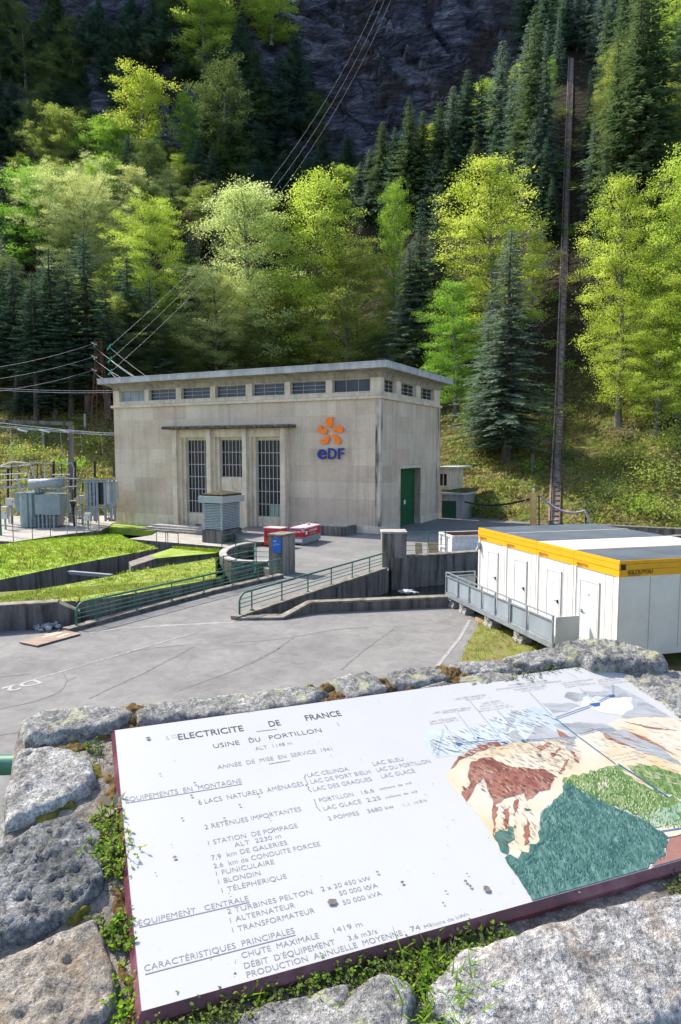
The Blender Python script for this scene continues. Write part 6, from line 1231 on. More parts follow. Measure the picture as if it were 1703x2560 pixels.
# moss cushions in the joints
def moss(pts, mat, hgt=.02, **k): return stone(pts, mat, hgt=hgt * .8 + .002, rough=.012, f=130, step=.0035, edge=.03, name='moss', seed=len(pts) * 7.1 + pts[0][0], warp=.04, **k)
MS = [([R3(330, 235), R3(520, 230), R3(760, 170), R3(950, 150), R3(1240, 130), R3(1180, 165), R3(900, 195), R3(640, 235), R3(440, 262)], M_MOSS, 0.014), ([R3(720, 170), R3(735, 105), R3(810, 118), R3(790, 150)], M_MOSS, 0.034),
      ([R2(590, 940), R2(620, 905), R2(700, 930), R2(690, 985), R2(600, 1010), R2(480, 1000), R2(540, 970)], M_MOSS, 0.024), ([R2(575, 905), R2(615, 868), R2(650, 890), R2(620, 915)], M_MOSS, 0.034),
      ([R2(490, 893), R2(520, 876), R2(550, 888), R2(530, 898)], M_MOSSG, 0.034), ([R2(850, 850), R2(930, 830), R2(985, 895), R2(960, 915), R2(900, 870)], M_MOSS, 0.034), ([R2(730, 960), R2(860, 950), R2(990, 925), R2(985, 975), R2(850, 995), R2(740, 990)], M_MOSSG, 0.021),
      ([R2(1040, 900), R2(1120, 890), R2(1140, 930), R2(1070, 945)], M_MOSS, 0.030), ([R2(1205, 800), R2(1290, 780), R2(1340, 800), R2(1320, 840), R2(1230, 830)], M_MOSS, 0.034), ([R2(1180, 940), R2(1290, 910), R2(1380, 895), R2(1370, 915), R2(1220, 955)], M_MOSS, 0.018), ([R2(1310, 840), R2(1420, 825), R2(1520, 850), R2(1400, 870), R2(1340, 890)], M_MOSS, 0.030),
      ([R6(460, 88), R6(560, 78), R6(700, 110), R6(640, 122), R6(520, 95)], M_MOSS, 0.034), ([R2(190, 1060), R2(260, 1030), R2(350, 1025), R2(300, 1060)], M_MOSS, 0.021), ([R2(1060, 920), R2(1000, 960), R2(1200, 950)], M_MOSS, 0.018),
      ([R3(170, 715), R3(290, 655), R3(390, 600), R3(370, 640), R3(300, 680), R3(200, 715)], M_MOSSG, 0.018), ([R3(205, 740), R3(300, 705), R3(330, 712), R3(240, 738)], M_MOSS, 0.015), ([R3(385, 1205), R3(430, 1165), R3(495, 1190), R3(420, 1230)], M_MOSSG, 0.027),
      ([R3(515, 415), R3(555, 410), R3(560, 480), R3(520, 490)], M_MOSSG, 0.018), ([R3(590, 470), R3(625, 480), R3(655, 640), R3(640, 690), R3(600, 640), R3(610, 560)], M_MOSS, 0.018), ([R3(640, 1100), R3(680, 1110), R3(705, 1260), R3(690, 1290), R3(650, 1200)], M_MOSS, 0.014), ([R3(665, 1500), R3(705, 1500), R3(745, 1700), R3(750, 1880), R3(690, 1870), R3(690, 1650)], M_MOSS, 0.014), ([R3(230, 310), R3(400, 295), R3(520, 325), R3(480, 335), R3(380, 312), R3(250, 320)], M_MOSS, 0.012), ([R3(10, 1430), R3(160, 1360), R3(190, 1350), R3(60, 1420)], M_MOSS, 0.015)]
for p, mt, h in MS: moss(p, mt, h)
# ------------------------------------------------------------------ the board
brd = thing('information_board', 'white enamelled information board in a maroon frame with French text and a painted mountain map', 'board', Bp(0, 0, -.03))
t = NT('white_enamel'); co = t.coord('World'); f = t.noise(co, 3, 5, .6); g = t.noise(co, 60, 3, .6)
c = t.ramp(f, [(.3, (.41, .408, .40)), (.7, (.435, .434, .43))]); c = t.mix(t.ramp(g, [(.66, (0, 0, 0)), (.74, (.35, .35, .35))]), c, (.33, .32, .29)); M_ENAM = t.fin(c, .22, 0, .5)
M_MAR = mottled('maroon_frame_paint', [(.3, (.06, .018, .024)), (.5, (.12, .035, .048)), (.7, (.22, .10, .115))], 12, .4, .2, .003, 'World')
m = MB(); m.fbox(Bp, (0, BWd), (0, BHt), (-.012, 0)); m.build('enamel_plate', M_ENAM, brd)
m = MB()
I = [(0, 0), (BWd, 0), (BWd, BHt), (0, BHt)]; e = .010; O = [(-.008, -e), (BWd + .008, -e), (BWd + .008, BHt + .006), (-.008, BHt + .006)]
for i in range(4):
    j = (i + 1) % 4
    m.add([Bp(*O[i], -.014), Bp(*O[j], -.014), Bp(*I[j], .001), Bp(*I[i], .001), Bp(*O[i], -.034), Bp(*O[j], -.034), Bp(*I[j], -.002), Bp(*I[i], -.002)], [(0, 1, 2, 3), (4, 5, 1, 0), (7, 6, 5, 4), (3, 2, 6, 7)])
m.build('frame', M_MAR, brd)
def T4(x, y): return b_(280 + x / 1.912, 1730 + y / 1.912)
def T5(x, y): return b_(280 + x / 1.912, 2080 + y / 1.912)
def T7(x, y): return b_(1000 + x / 2.2304, 2100 + y / 2.2304)
def TR6(x, y): return b_(1000 + x / 2.2304, 1600 + y / 2.2304)
M_INK = paint('black_ink', (.05, .053, .062), .5, .1); M_INKG = paint('grey_ink', (.17, .177, .185), .6, .1); M_INKB = paint('blue_ink', (.10, .19, .33), .5, .1)
m = MB()
def line(s, a, b, h, mi=0, bold=0.0, Tf=T4, w=None):
    p, q = Tf(*a), Tf(*b); x0, y0 = p; h = h * float(np.interp(y0, [0, .13, .25, .40, .5, .57, .62], [.62, .63, .68, .83, .81, .74, .88])); y1 = (p[1] + q[1]) / 2; xw = q[0] - p[0]
    sl = (q[1] - p[1]) / max(1e-6, xw) * .6
    text_mb(m, s, lambda x, y, z: Bp(x0 + x, p[1] + y + sl * x, .0006), mi, 0, xw, h, bold or -.011, 3)
def rule(a, b, mi=1, Tf=T4, w=.0016, z=.0006):
    p, q = Vector(Tf(*a)), Vector(Tf(*b)); d = (q - p).normalized(); n = Vector((-d.y, d.x)) * w / 2
    m.add([Bp(*(v), z) for v in (p - n, q - n, q + n, p + n)], [(0, 1, 2, 3)], mi)
line('ELECTRICITE', (318, 230), (632, 187), .027, 0, .008); line('DE', (755, 167), (808, 158), .027, 0, .008); line('FRANCE', (930, 138), (1100, 113), .027, 0, .008)
rule((690, 190), (788, 178)); line('USINE', (487, 270), (612, 252), .023); line('DU', (658, 243), (712, 236), .023); line('PORTILLON', (755, 229), (1005, 192), .023)
line('ALT  1148 m', (687, 280), (862, 250), .017, 1); line('ANNÉE  DE  MISE  EN  SERVICE  1941', (507, 370), (1055, 280), .0175, 1); rule((750, 345), (850, 328))
line('ÉQUIPEMENTS  EN  MONTAGNE', (65, 528), (622, 436), .0185, 1); rule((65, 533), (622, 441)); line('6 LACS  NATURELS  AMÉNAGÉS', (415, 540), (918, 448), .0175, 1)
line('LAC CÉLINDA', (938, 408), (1135, 378), .0165, 1); line('LAC DE PORT BIELH', (953, 440), (1240, 390), .0165, 1); line('LAC DES GRAOUES', (966, 475), (1245, 425), .0165, 1)
line('LAC BLEU', (1252, 353), (1397, 328), .0165, 1); line('LAC DU PORTILLON', (1270, 382), (1527, 340), .0165, 1); line('LAC GLACÉ', (1292, 413), (1452, 385), .0165, 1)
for P in ([(925, 395), (920, 412), (936, 440), (925, 446), (940, 455), (938, 465), (955, 478)], [(966, 512), (972, 530), (980, 552), (997, 572)]):
    for a, b in zip(P, P[1:]): rule(a, b, 1, T4, .0018)
line('PORTILLON', (995, 528), (1157, 498), .0165, 1); line('16,6', (1197, 490), (1255, 478), .0165, 1); line('millions  de  m3', (1282, 470), (1432, 438), .009, 0)
line('LAC GLACÉ', (1015, 567), (1195, 532), .0165, 1); line('2,25', (1222, 527), (1287, 515), .0165, 1); line('millions  de  m3', (1310, 510), (1460, 480), .009, 0)
line('2 POMPES', (1037, 615), (1185, 590), .0165, 1); line('3680 kw', (1225, 580), (1350, 555), .0165, 1); line('1,1  m3/s', (1397, 548), (1505, 522), .013, 1)
line('2 RETENUES IMPORTANTES', (445, 658), (907, 570), .0175, 1); line('1 STATION  DE POMPAGE', (462, 733), (890, 650), .0175, 1); line('ALT  2230 m', (587, 742), (810, 698), .0165, 1)
line('7,9  km DE GALERIES', (477, 135), (840, 62), .0175, 1, 0, T5); line('2,6  km de CONDUITE FORCÉE', (488, 175), (998, 68), .0175, 1, 0, T5); line('1 FUNICULAIRE', (500, 210), (778, 155), .0175, 1, 0, T5); line('1 BLONDIN', (510, 250), (712, 208), .0175, 1, 0, T5); line('1 TÉLÉPHERIQUE', (527, 292), (837, 222), .0175, 1, 0, T5)
line('ÉQUIPEMENT   CENTRALE', (128, 450), (655, 330), .018, 1, 0, T5); rule((130, 457), (657, 336), 1, T5); line('2 TURBINES PELTON', (553, 393), (960, 297), .0175, 1, 0, T5); line('2 x 20 450 kW', (1003, 285), (1240, 232), .0165, 1, 0, T5)
line('1 ALTERNATEUR', (567, 435), (877, 362), .0175, 1, 0, T5); line('50 000 kVA', (1090, 305), (1275, 268), .0165, 1, 0, T5); line('1 TRANSFORMATEUR', (578, 482), (972, 388), .0175, 1, 0, T5); line('50 000 kVA', (1107, 350), (1293, 303), .0165, 1, 0, T5)
line('CARACTÉRISTIQUES  PRINCIPALES', (155, 668), (875, 485), .018, 1, 0, T5); rule((158, 682), (877, 493), 1, T5); line('CHUTE  MAXIMALE', (622, 605), (992, 508), .0175, 1, 0, T5); line('1419 m', (1063, 483), (1200, 452), .0165, 1, 0, T5)
line("DÉBIT  D'ÉQUIPEMENT", (635, 655), (1070, 540), .0175, 1, 0, T5); line('3,6 m3/s', (1133, 520), (1270, 485), .015, 1, 0, T5); line('PRODUCTION  ANNUELLE  MOYENNE', (647, 698), (1393, 495), .0175, 1, 0, T5)
line('74', (65, 512), (118, 500), .0165, 1, 0, T7); line('Millions de kWh', (140, 495), (385, 420), .011, 1, 0, T7)
S6 = [('LAC CÉLINDA', (168, 462), (318, 440), .011), ('Altitude 2399 m', (172, 474), (330, 450), .008), ('LAC DE PORT BIELH', (192, 412), (398, 382), .011), ('Altitude 2285 m', (240, 412), (392, 394), .008), ('LAC DES GRAOUES', (310, 336), (482, 312), .011), ('Altitude 2285 m', (372, 340), (470, 325), .008),
      ('LAC BLEU', (462, 360), (562, 342), .011), ('Altitude 2411 m', (450, 374), (580, 354), .008), ('Capacité 1 325 000 m3', (448, 388), (610, 366), .008), ('Barrage hauteur 20 m', (445, 402), (632, 374), .008),
      ('CHAMBRE  DES VANNES', (610, 258), (828, 232), .009), ('STATION SUPÉRIEURE DU TÉLÉPHÉRIQUE', (542, 282), (905, 234), .009), ("CHAMBRE D'ÉQUILIBRE", (640, 284), (820, 260), .009), ('Altitude 2576 m', (682, 290), (808, 274), .008),
      ('LAC DU PORTILLON', (905, 248), (1078, 224), .010), ('Altitude 2570 m', (915, 258), (1040, 242), .008), ('Capacité 16 600 000 m3', (925, 268), (1092, 244), .008), ('LAC GLACÉ', (1108, 230), (1200, 215), .010), ('Altitude 2678 m', (1108, 240), (1230, 224), .008), ('Capacité 2 250 000 m3', (1112, 252), (1275, 238), .008),
      ('STATION DE PRAT LONG', (1165, 660), (1405, 612), .010), ('Relais du funiculaire', (1180, 676), (1390, 634), .008), ('et téléphérique', (1240, 682), (1372, 654), .008)]
for s, a, b, h in S6: line(s, a, b, h, 1, 0, TR6)
m.build('lettering', [M_INK, M_INKG], brd)
# painted mountain map: flat paint layers on the enamel
def wash(name, stops, sc_=9, stretch=(1, 1, 1), rot=0, fine=None):
    t = NT(name); co = t.coord('World', stretch, (0, 0, rot)); f = t.noise(co, sc_, 6, .65, .4); c = t.ramp(f, [(p, tuple(x * .6 for x in q)) for p, q in stops])
    return t.fin(c, .35, 0, .4)
W_OCH = wash('ochre_wash', [(.3, (.80, .58, .30)), (.48, (.82, .72, .52)), (.62, (.80, .76, .64)), (.75, (.82, .66, .40))], 6); W_GRY = wash('grey_wash', [(.3, (.26, .27, .28)), (.5, (.47, .49, .50)), (.7, (.66, .68, .68))], 10, (1, 2.5, 1)); W_BLU = wash('pale_blue_wash', [(.3, (.50, .61, .68)), (.55, (.68, .75, .79)), (.7, (.80, .82, .83))], 8)
W_BRN = wash('russet_paint', [(.3, (.22, .075, .05)), (.48, (.34, .13, .09)), (.6, (.50, .26, .19)), (.72, (.68, .50, .40))], 12); W_RED = wash('russet_streak', [(.35, (.34, .12, .08)), (.6, (.50, .24, .16)), (.75, (.7, .5, .38))], 16); W_PNK = wash('pink_brown_paint', [(.3, (.34, .14, .11)), (.6, (.46, .23, .18))], 8)
W_DG = wash('dark_green_strokes', [(.32, (.05, .14, .12)), (.46, (.085, .21, .175)), (.58, (.15, .29, .24)), (.72, (.38, .53, .45))], 60, (1, .28, 1), .95); W_LG = wash('light_green_strokes', [(.32, (.09, .19, .04)), (.46, (.20, .32, .09)), (.6, (.36, .46, .19)), (.74, (.62, .66, .42))], 60, (1, .3, 1), .95); W_MG = wash('mint_wash', [(.3, (.22, .42, .30)), (.6, (.45, .60, .45)), (.75, (.62, .72, .58))], 14); W_NAV = paint('navy_ink', (.03, .10, .24), .4, .1); W_WHT = wash('white_wash', [(.3, (.70, .74, .77)), (.6, (.82, .83, .84))], 10)
rp_ = random.Random(2); LAYER = [0]; pm = MB(); PMATS = []
def paintp(P, mat, jit=0.0, seg=.012, tooth=0.0, Tf=TR6):
    LAYER[0] += 1; q = [Vector(Tf(*p)) for p in P]; out = []
    for i in range(len(q)):
        a, b = q[i], q[(i + 1) % len(q)]; n = max(1, int((b - a).length / seg)) if (jit or tooth) else 1; nn = (b - a).normalized(); nn = Vector((-nn.y, nn.x))
        for k in range(n):
            v = a.lerp(b, k / n)
            if k or not tooth: v = v + nn * rp_.uniform(-jit, jit)
            if tooth and k % 2: v = v + Vector((.3, 1)) * tooth * rp_.uniform(.3, 1)
            out.append(v)
    if mat not in PMATS: PMATS.append(mat)
    # clip to the plate on the right and bottom edge
    out = [(min(max(v.x, .003), BWd - .004), min(max(v.y, .003), BHt - .004)) for v in out]
    from mathutils.geometry import tessellate_polygon
    vs = [Vector((x, y, 0)) for x, y in out]; tr = tessellate_polygon([vs]); pm.add([Bp(v.x, v.y, .0002 + LAYER[0] * .000035) for v in vs], [tuple(x) for x in tr], PMATS.index(mat))
paintp([(150, 520), (170, 500), (250, 510), (290, 500), (345, 478), (410, 490), (455, 478), (500, 470), (590, 395), (625, 390), (650, 410), (720, 380), (790, 350), (840, 400), (870, 435), (1000, 470), (860, 560), (700, 580), (600, 590), (440, 590), (330, 640), (220, 655), (180, 630), (135, 585)], W_BLU, .004)
paintp([(165, 570), (185, 545), (190, 590), (170, 600)], W_GRY, .002); paintp([(195, 560), (212, 545), (215, 600), (180, 630)], W_GRY, .002)
paintp([(275, 505), (320, 530), (370, 560), (300, 595), (285, 560)], W_GRY, .003)
paintp([(790, 350), (860, 355), (960, 350), (1010, 365), (920, 400), (850, 410), (830, 385)], W_GRY, .003); paintp([(920, 320), (935, 290), (1010, 300), (1035, 285), (1130, 290), (1135, 255), (1190, 250), (1300, 300), (1420, 370), (1568, 470), (1800, 640), (1700, 560), (1480, 460), (1350, 450), (1230, 430), (1290, 380), (1300, 340), (1220, 330), (1100, 310), (980, 345)], W_GRY, .003)
paintp([(1000, 370), (1040, 300), (1100, 345), (1180, 320), (1290, 320), (1300, 380), (1240, 420), (1150, 410), (1060, 380)], W_WHT, .003)
paintp([(590, 480), (625, 392), (660, 400), (640, 440), (600, 530)], W_GRY, .003)
paintp([(265, 735), (330, 655), (440, 590), (600, 575), (700, 575), (985, 545), (1010, 500), (1100, 495), (1220, 440), (1400, 430), (1568, 440), (1900, 560), (1900, 900), (1568, 900), (1300, 800), (1000, 780), (905, 790), (925, 850), (860, 900), (790, 960), (770, 1130), (740, 1180), (640, 1230), (585, 1200), (520, 1130), (480, 1030), (400, 930), (330, 860), (258, 770)], W_OCH, .003)
paintp([(595, 540), (640, 500), (700, 560), (780, 450), (860, 510), (985, 530), (960, 640), (900, 560), (700, 570), (620, 575)], W_GRY, .004); paintp([(850, 470), (1000, 460), (1150, 470), (1210, 500), (1090, 500), (1000, 530), (900, 500)], W_GRY, .003)
paintp([(1100, 500), (1250, 500), (1400, 560), (1568, 690), (1700, 800), (1568, 700), (1330, 620), (1200, 560)], W_GRY, .003)
for P in ([(1120, 510), (1180, 545), (1330, 610), (1240, 585), (1150, 550)], [(1255, 500), (1400, 560), (1568, 660), (1450, 600), (1330, 545)], [(1250, 455), (1400, 485), (1568, 510), (1400, 498)], [(870, 495), (960, 545), (890, 540)], [(840, 640), (890, 600), (900, 610), (850, 660)], [(760, 600), (830, 575), (850, 580), (780, 625)], [(880, 745), (940, 660), (945, 670), (900, 750)], [(950, 620), (975, 625), (1000, 690), (980, 680)], [(1210, 520), (1320, 575), (1250, 548)]): paintp(P, W_RED, .0025, .008)
paintp([(265, 735), (330, 655), (440, 590), (530, 572), (605, 578), (520, 600), (440, 625), (350, 660), (300, 710)], W_BRN, .003)
paintp([(340, 860), (380, 815), (390, 720), (385, 695), (440, 660), (510, 660), (570, 690), (610, 708), (700, 715), (800, 718), (880, 765), (840, 770), (800, 830), (730, 890), (690, 850), (640, 860), (560, 875), (520, 900), (500, 850), (470, 780), (420, 800), (400, 870), (370, 905)], W_BRN, .004)
paintp([(540, 780), (600, 700), (690, 715), (740, 720), (690, 780), (640, 850), (560, 870), (510, 870), (480, 800)], W_RED, .004)
paintp([(520, 960), (525, 890), (640, 855), (740, 725), (820, 735), (860, 775), (830, 830), (760, 850), (710, 900), (690, 850), (610, 880), (540, 920)], W_BRN, .004)
for P in ([(520, 940), (545, 930), (530, 1040), (520, 1110)], [(580, 950), (610, 930), (600, 1050), (585, 1060)], [(640, 900), (665, 890), (645, 960), (630, 1000)], [(690, 1060), (715, 990), (725, 1060), (715, 1140), (695, 1150)], [(570, 1150), (590, 1090), (600, 1130), (575, 1170)]): paintp(P, W_RED, .003, .008)
paintp([(905, 790), (940, 770), (1000, 760), (1180, 705), (1220, 700), (1330, 800), (1500, 880), (1568, 905), (1750, 1000), (1700, 1080), (1568, 1040), (1440, 1050), (1380, 1000), (1240, 950), (1060, 880), (930, 810)], W_LG, .003, .012, .012); paintp([(1260, 705), (1400, 705), (1568, 755), (1800, 850), (1800, 930), (1568, 890), (1480, 860), (1350, 790)], W_LG, .003, .012, .012)
paintp([(1340, 1000), (1440, 940), (1568, 915), (1750, 940), (1700, 1040), (1568, 1020), (1460, 1050), (1380, 1030)], W_MG, .004)
paintp([(1105, 800), (1160, 790), (1165, 830), (1120, 840)], W_OCH, .005, .01); paintp([(1230, 720), (1330, 770), (1400, 820), (1380, 810), (1260, 745)], W_OCH, .003)
paintp([(525, 1110), (560, 1060), (600, 1070), (640, 1030), (650, 1050), (640, 1110), (610, 1130), (600, 1200), (560, 1180)], W_DG, .004, .01, .01); paintp([(690, 940), (730, 945), (700, 955)], W_DG, .003, .008)
paintp([(585, 1215), (660, 1225), (720, 1190), (780, 1120), (780, 1030), (790, 970), (850, 920), (910, 855), (920, 790), (1000, 830), (1160, 920), (1380, 1020), (1500, 1105), (1480, 1200), (1420, 1250), (1395, 1290), (1100, 1390), (800, 1475), (745, 1470), (690, 1380)], W_DG, .003, .012, .011)
paintp([(760, 1470), (1000, 1400), (1300, 1315), (1395, 1280), (1390, 1300), (1100, 1385), (800, 1477)], W_MG, .003)
paintp([(1500, 1105), (1568, 1090), (1800, 1060), (1800, 1220), (1568, 1275), (1405, 1310), (1400, 1280), (1440, 1240), (1480, 1200)], W_PNK, .003); paintp([(1430, 1055), (1568, 1030), (1700, 1010), (1650, 1060), (1568, 1080), (1500, 1100)], W_OCH, .003)
for P in ([(305, 575), (348, 578), (338, 592), (318, 592)], [(405, 545), (445, 543), (432, 556)], [(560, 572), (606, 566), (600, 582), (575, 580)], [(672, 560), (718, 558), (705, 573), (685, 573)], [(1055, 358), (1115, 350), (1112, 368), (1080, 372)], [(1160, 312), (1195, 305), (1195, 318), (1178, 322)]): paintp(P, W_NAV)
pm_lines = [((870, 437), (1065, 368), .003), ((1110, 345), (1165, 318), .003), ((345, 578), (560, 563), .003), ((715, 562), (985, 545), .002), ((865, 440), (990, 540), .0022), ((990, 540), (1200, 695), .0025), ((1215, 695), (1495, 880), .004), ((1455, 1072), (1568, 1055), .0025), ((1000, 530), (1110, 500), .002), ((1110, 500), (1200, 503), .002),
            ((248, 475), (268, 508), .001), ((320, 412), (415, 540), .001), ((385, 340), (568, 560), .001), ((540, 395), (620, 480), .001), ((720, 295), (850, 432), .001), ((1000, 270), (1080, 350), .001), ((1186, 250), (1186, 305), .0012), ((240, 500), (205, 655), .0008), ((925, 180), (990, 215), .0008)]
for a, b, w in pm_lines:
    mt = W_NAV
    if mt not in PMATS: PMATS.append(mt)
    p, q = Vector(TR6(*a)), Vector(TR6(*b)); q.x = min(q.x, BWd - .004); d_ = (q - p).normalized(); n_ = Vector((-d_.y, d_.x)) * w / 2
    pm.add([Bp(v.x, v.y, .0030) for v in (p - n_, q - n_, q + n_, p + n_)], [(0, 1, 2, 3)], PMATS.index(mt))
def strokes(P, mat, n, L, ang, w=.0012, Tf=TR6, keep=None):
    q = [Tf(*p) for p in P]; xs = [p[0] for p in q]; ys_ = [p[1] for p in q]; LAYER[0] += .2
    if mat not in PMATS: PMATS.append(mat)
    k = 0; tries = 0
    while k < n and tries < n * 8:
        tries += 1; x, y = rp_.uniform(min(xs), min(max(xs), BWd - .012)), rp_.uniform(max(min(ys_), .012), max(ys_))
        if not in_poly(x, y, q): continue
        a = ang + rp_.gauss(0, .22); l = L * rp_.uniform(.5, 1.3); dx, dy = math.cos(a) * l / 2, math.sin(a) * l / 2; ww = w * rp_.uniform(.5, 1.4); nx, ny = -math.sin(a) * ww, math.cos(a) * ww; z = .00225 + LAYER[0] * .000006
        pm.add([Bp(x - dx, y - dy, z), Bp(x + nx, y + ny, z), Bp(x + dx, y + dy, z), Bp(x - nx, y - ny, z)], [(0, 1, 2, 3)], PMATS.index(mat)); k += 1
DGP = [(585, 1215), (660, 1225), (720, 1190), (780, 1120), (790, 970), (910, 855), (920, 790), (1160, 920), (1380, 1020), (1500, 1105), (1480, 1200), (1395, 1290), (1100, 1390), (800, 1465), (745, 1460), (690, 1380)]
LGP = [(905, 790), (1180, 705), (1330, 800), (1568, 905), (1700, 1080), (1440, 1050), (1240, 950), (1060, 880)]
S_D = wash('dark_green_stroke', [(.3, (.05, .15, .135)), (.7, (.09, .22, .19))], 30); S_L = wash('pale_green_stroke', [(.3, (.16, .36, .29)), (.7, (.28, .48, .40))], 30); S_G = wash('leaf_green_stroke', [(.3, (.10, .24, .04)), (.7, (.22, .38, .10))], 30); S_Y = wash('yellow_green_stroke', [(.3, (.50, .58, .28)), (.7, (.66, .70, .45))], 30); S_B = wash('brown_stroke', [(.3, (.16, .05, .035)), (.7, (.32, .12, .08))], 30); S_C = wash('cream_stroke', [(.3, (.72, .56, .40)), (.7, (.80, .70, .58))], 30)
strokes(DGP, S_D, 900, .016, 1.0, .0013); strokes(DGP, S_L, 420, .011, 1.0, .0008); strokes(LGP, S_G, 500, .014, .95); strokes(LGP, S_Y, 380, .012, .95); strokes([(1260, 705), (1400, 705), (1568, 755), (1800, 850), (1800, 930), (1568, 890), (1350, 790)], S_G, 300, .014, .95)
RKP = [(340, 860), (390, 720), (440, 660), (570, 690), (700, 715), (800, 718), (860, 775), (830, 830), (700, 890), (520, 900), (420, 800)]
strokes(RKP, S_B, 200, .012, 1.9, .001); strokes(RKP, S_C, 80, .016, 1.7, .0008); strokes([(520, 940), (700, 900), (760, 1000), (740, 1150), (640, 1220), (560, 1150)], S_B, 50, .018, 1.75, .0008); strokes([(440, 590), (985, 545), (1010, 680), (860, 760), (700, 700), (330, 650)], S_C, 220, .02, 2.2, .0013); strokes([(1010, 500), (1568, 440), (1800, 700), (1568, 850), (1180, 690)], S_C, 160, .025, 2.4, .0010); strokes([(700, 570), (985, 545), (1000, 690), (860, 740)], W_RED, 24, .016, 2.2, .0012)
GSK = wash('grey_stroke', [(.3, (.36, .37, .38)), (.7, (.55, .56, .57))], 30)
0 and strokes([(500, 470), (650, 400), (840, 400), (1000, 365), (1130, 290), (1300, 300), (1568, 470), (1230, 430), (985, 540), (620, 570)], GSK, 260, .02, 2.3, .0012); strokes([(150, 520), (410, 490), (590, 395), (720, 380), (870, 435), (600, 590), (440, 590), (330, 640), (180, 630)], W_WHT, 160, .025, 2.0, .0022)
pm.build('painted_map', PMATS, brd)
# chips and droppings on the enamel
m = MB(); rs_ = random.Random(6)
sp = [(T4(173, 225), .007), (T4(395, 440), .004), (T4(380, 500), .004), (T4(1078, 155), .003), (T4(660, 222), .003), (T4(335, 610), .003), (T4(537, 608), .003), (T4(230, 397), .003), (T4(610, 545), .003), (T4(697, 496), .003), (T5(1052, 340), .009), (T5(1268, 197), .004), (T5(1387, 247), .004), (T7(483, 278), .009), (T7(390, 263), .005), (T7(365, 237), .004), (T7(255, 293), .003), (T7(240, 358), .003), (T7(12, 243), .004), (TR6(777, 646), .008), (T4(262, 222), .003), (T4(285, 216), .003), (T4(300, 212), .003), (T5(300, 127), .005), (T5(95, 360), .003), (T7(1000, 300), .003)]
for i in range(60): sp.append(((rs_.uniform(.03, 1.0), rs_.uniform(.03, .68)), rs_.uniform(.0008, .0022)))
for (x, y), r in sp:
    k = 8; a0 = rs_.uniform(0, 6); vs = [Bp(x + r * rs_.uniform(.5, 1.1) * math.cos(a0 + 6.283 * i / k), y + r * rs_.uniform(.4, .9) * math.sin(a0 + 6.283 * i / k), .0034) for i in range(k)]; m.add(vs, [tuple(range(k))])
m.build('rust_spots', mottled('chip_brown', [(.3, (.06, .05, .045)), (.6, (.17, .15, .13))], 90, .8, 0, 0, 'World'), brd)
# ------------------------------------------------------------------ plants in the joints round the board
PL1 = leaf_mat('small_bright_leaves', (.14, .30, .02), (.24, .38, .03), .4); PL2 = leaf_mat('small_dusty_leaves', (.10, .15, .035), (.22, .22, .08), .3); PLG = leaf_mat('grass_blade', (.16, .30, .015), (.28, .38, .05), .45); PLS = leaf_mat('grey_dry_leaves', (.30, .28, .22), (.20, .22, .14), .2)
def joint_plant(name, pts, label, mats, n, leafr=.005, height=.03, spread=.02, seed=0, zb=MORTZ):
    r = np.random.RandomState(seed); q = [np.array(b_(*p, -.01)) for p in pts]; o = thing(name, label, 'plant', Bp(*q[0], zb)); m_ = MB(); C_, N_, U_, L_ = [], [], [], []
    seg = np.array([np.linalg.norm(b - a) for a, b in zip(q, q[1:])]) if len(q) > 1 else np.array([1.]); cum = seg / seg.sum()
    for i in range(int(n * 1.9)):
        if len(q) > 1: k = r.choice(len(seg), p=cum); c = q[k] + (q[k + 1] - q[k]) * r.rand()
        else: c = q[0]
        c = c + r.normal(size=2) * spread; h = height * r.uniform(.25, 1.2); tip = np.array([c[0] + r.normal() * .012, c[1] + r.normal() * .012, zb + h]); m_.tube([Bp(c[0], c[1], zb - .005), Bp((c[0] + tip[0]) / 2, (c[1] + tip[1]) / 2, zb + h * .6), Bp(*tip)], [.0011, .0009, .0005], 3, cap=False)
        for j in range(r.randint(4, 9)):
            t_ = .35 + .65 * r.rand(); pz = np.array([c[0] + (tip[0] - c[0]) * t_, c[1] + (tip[1] - c[1]) * t_, zb + h * t_]); az = r.rand() * 6.28; u = np.array([math.cos(az), math.sin(az), r.uniform(-.1, .6)]); u /= np.linalg.norm(u); s = leafr * .62 * r.uniform(.55, 1.25)
            pz = pz + u * s; nn = np.array([r.normal() * .4, r.normal() * .4, 1.0]); nn -= u * (nn @ u); nn /= np.linalg.norm(nn); C_.append(pz); N_.append(nn); U_.append(u); L_.append(s)
    Bm = np.array([list(BE), list(BY), list(BN)]); C_ = np.array(C_) @ Bm + np.array(BO) - np.array(OFF[o.name]); N_ = np.array(N_) @ Bm; U_ = np.array(U_) @ Bm; L_ = np.array(L_)
    Vv = np.cross(N_, U_); k = len(C_); pr = [(-1, 0), (-.45, .55), (.35, .6), (1, 0), (.35, -.6), (-.45, -.55)]
    V = np.stack([C_ + U_ * (a * L_)[:, None] + Vv * (b * .95 * L_)[:, None] for a, b in pr], 1).reshape(-1, 3); me = bpy.data.meshes.new('leaves'); me.from_pydata(V.tolist(), [], [list(range(6 * i, 6 * i + 6)) for i in range(k)])
    for mt in mats: me.materials.append(mt)
    me.polygons.foreach_set('material_index', r.randint(0, len(mats), k).tolist()); me.update(); lo = bpy.data.objects.new('leaves', me); col.objects.link(lo); lo.parent = o
    m_.build('stems', M_BARKD, o)
joint_plant('creeping_plant', [R3(600, 770), R3(620, 900), R3(640, 1010), R3(680, 1080)], 'bright green creeping plant at the upper left edge of the board', [PL1, PL1, PL2], 95, .0062, .04, .016, 1)
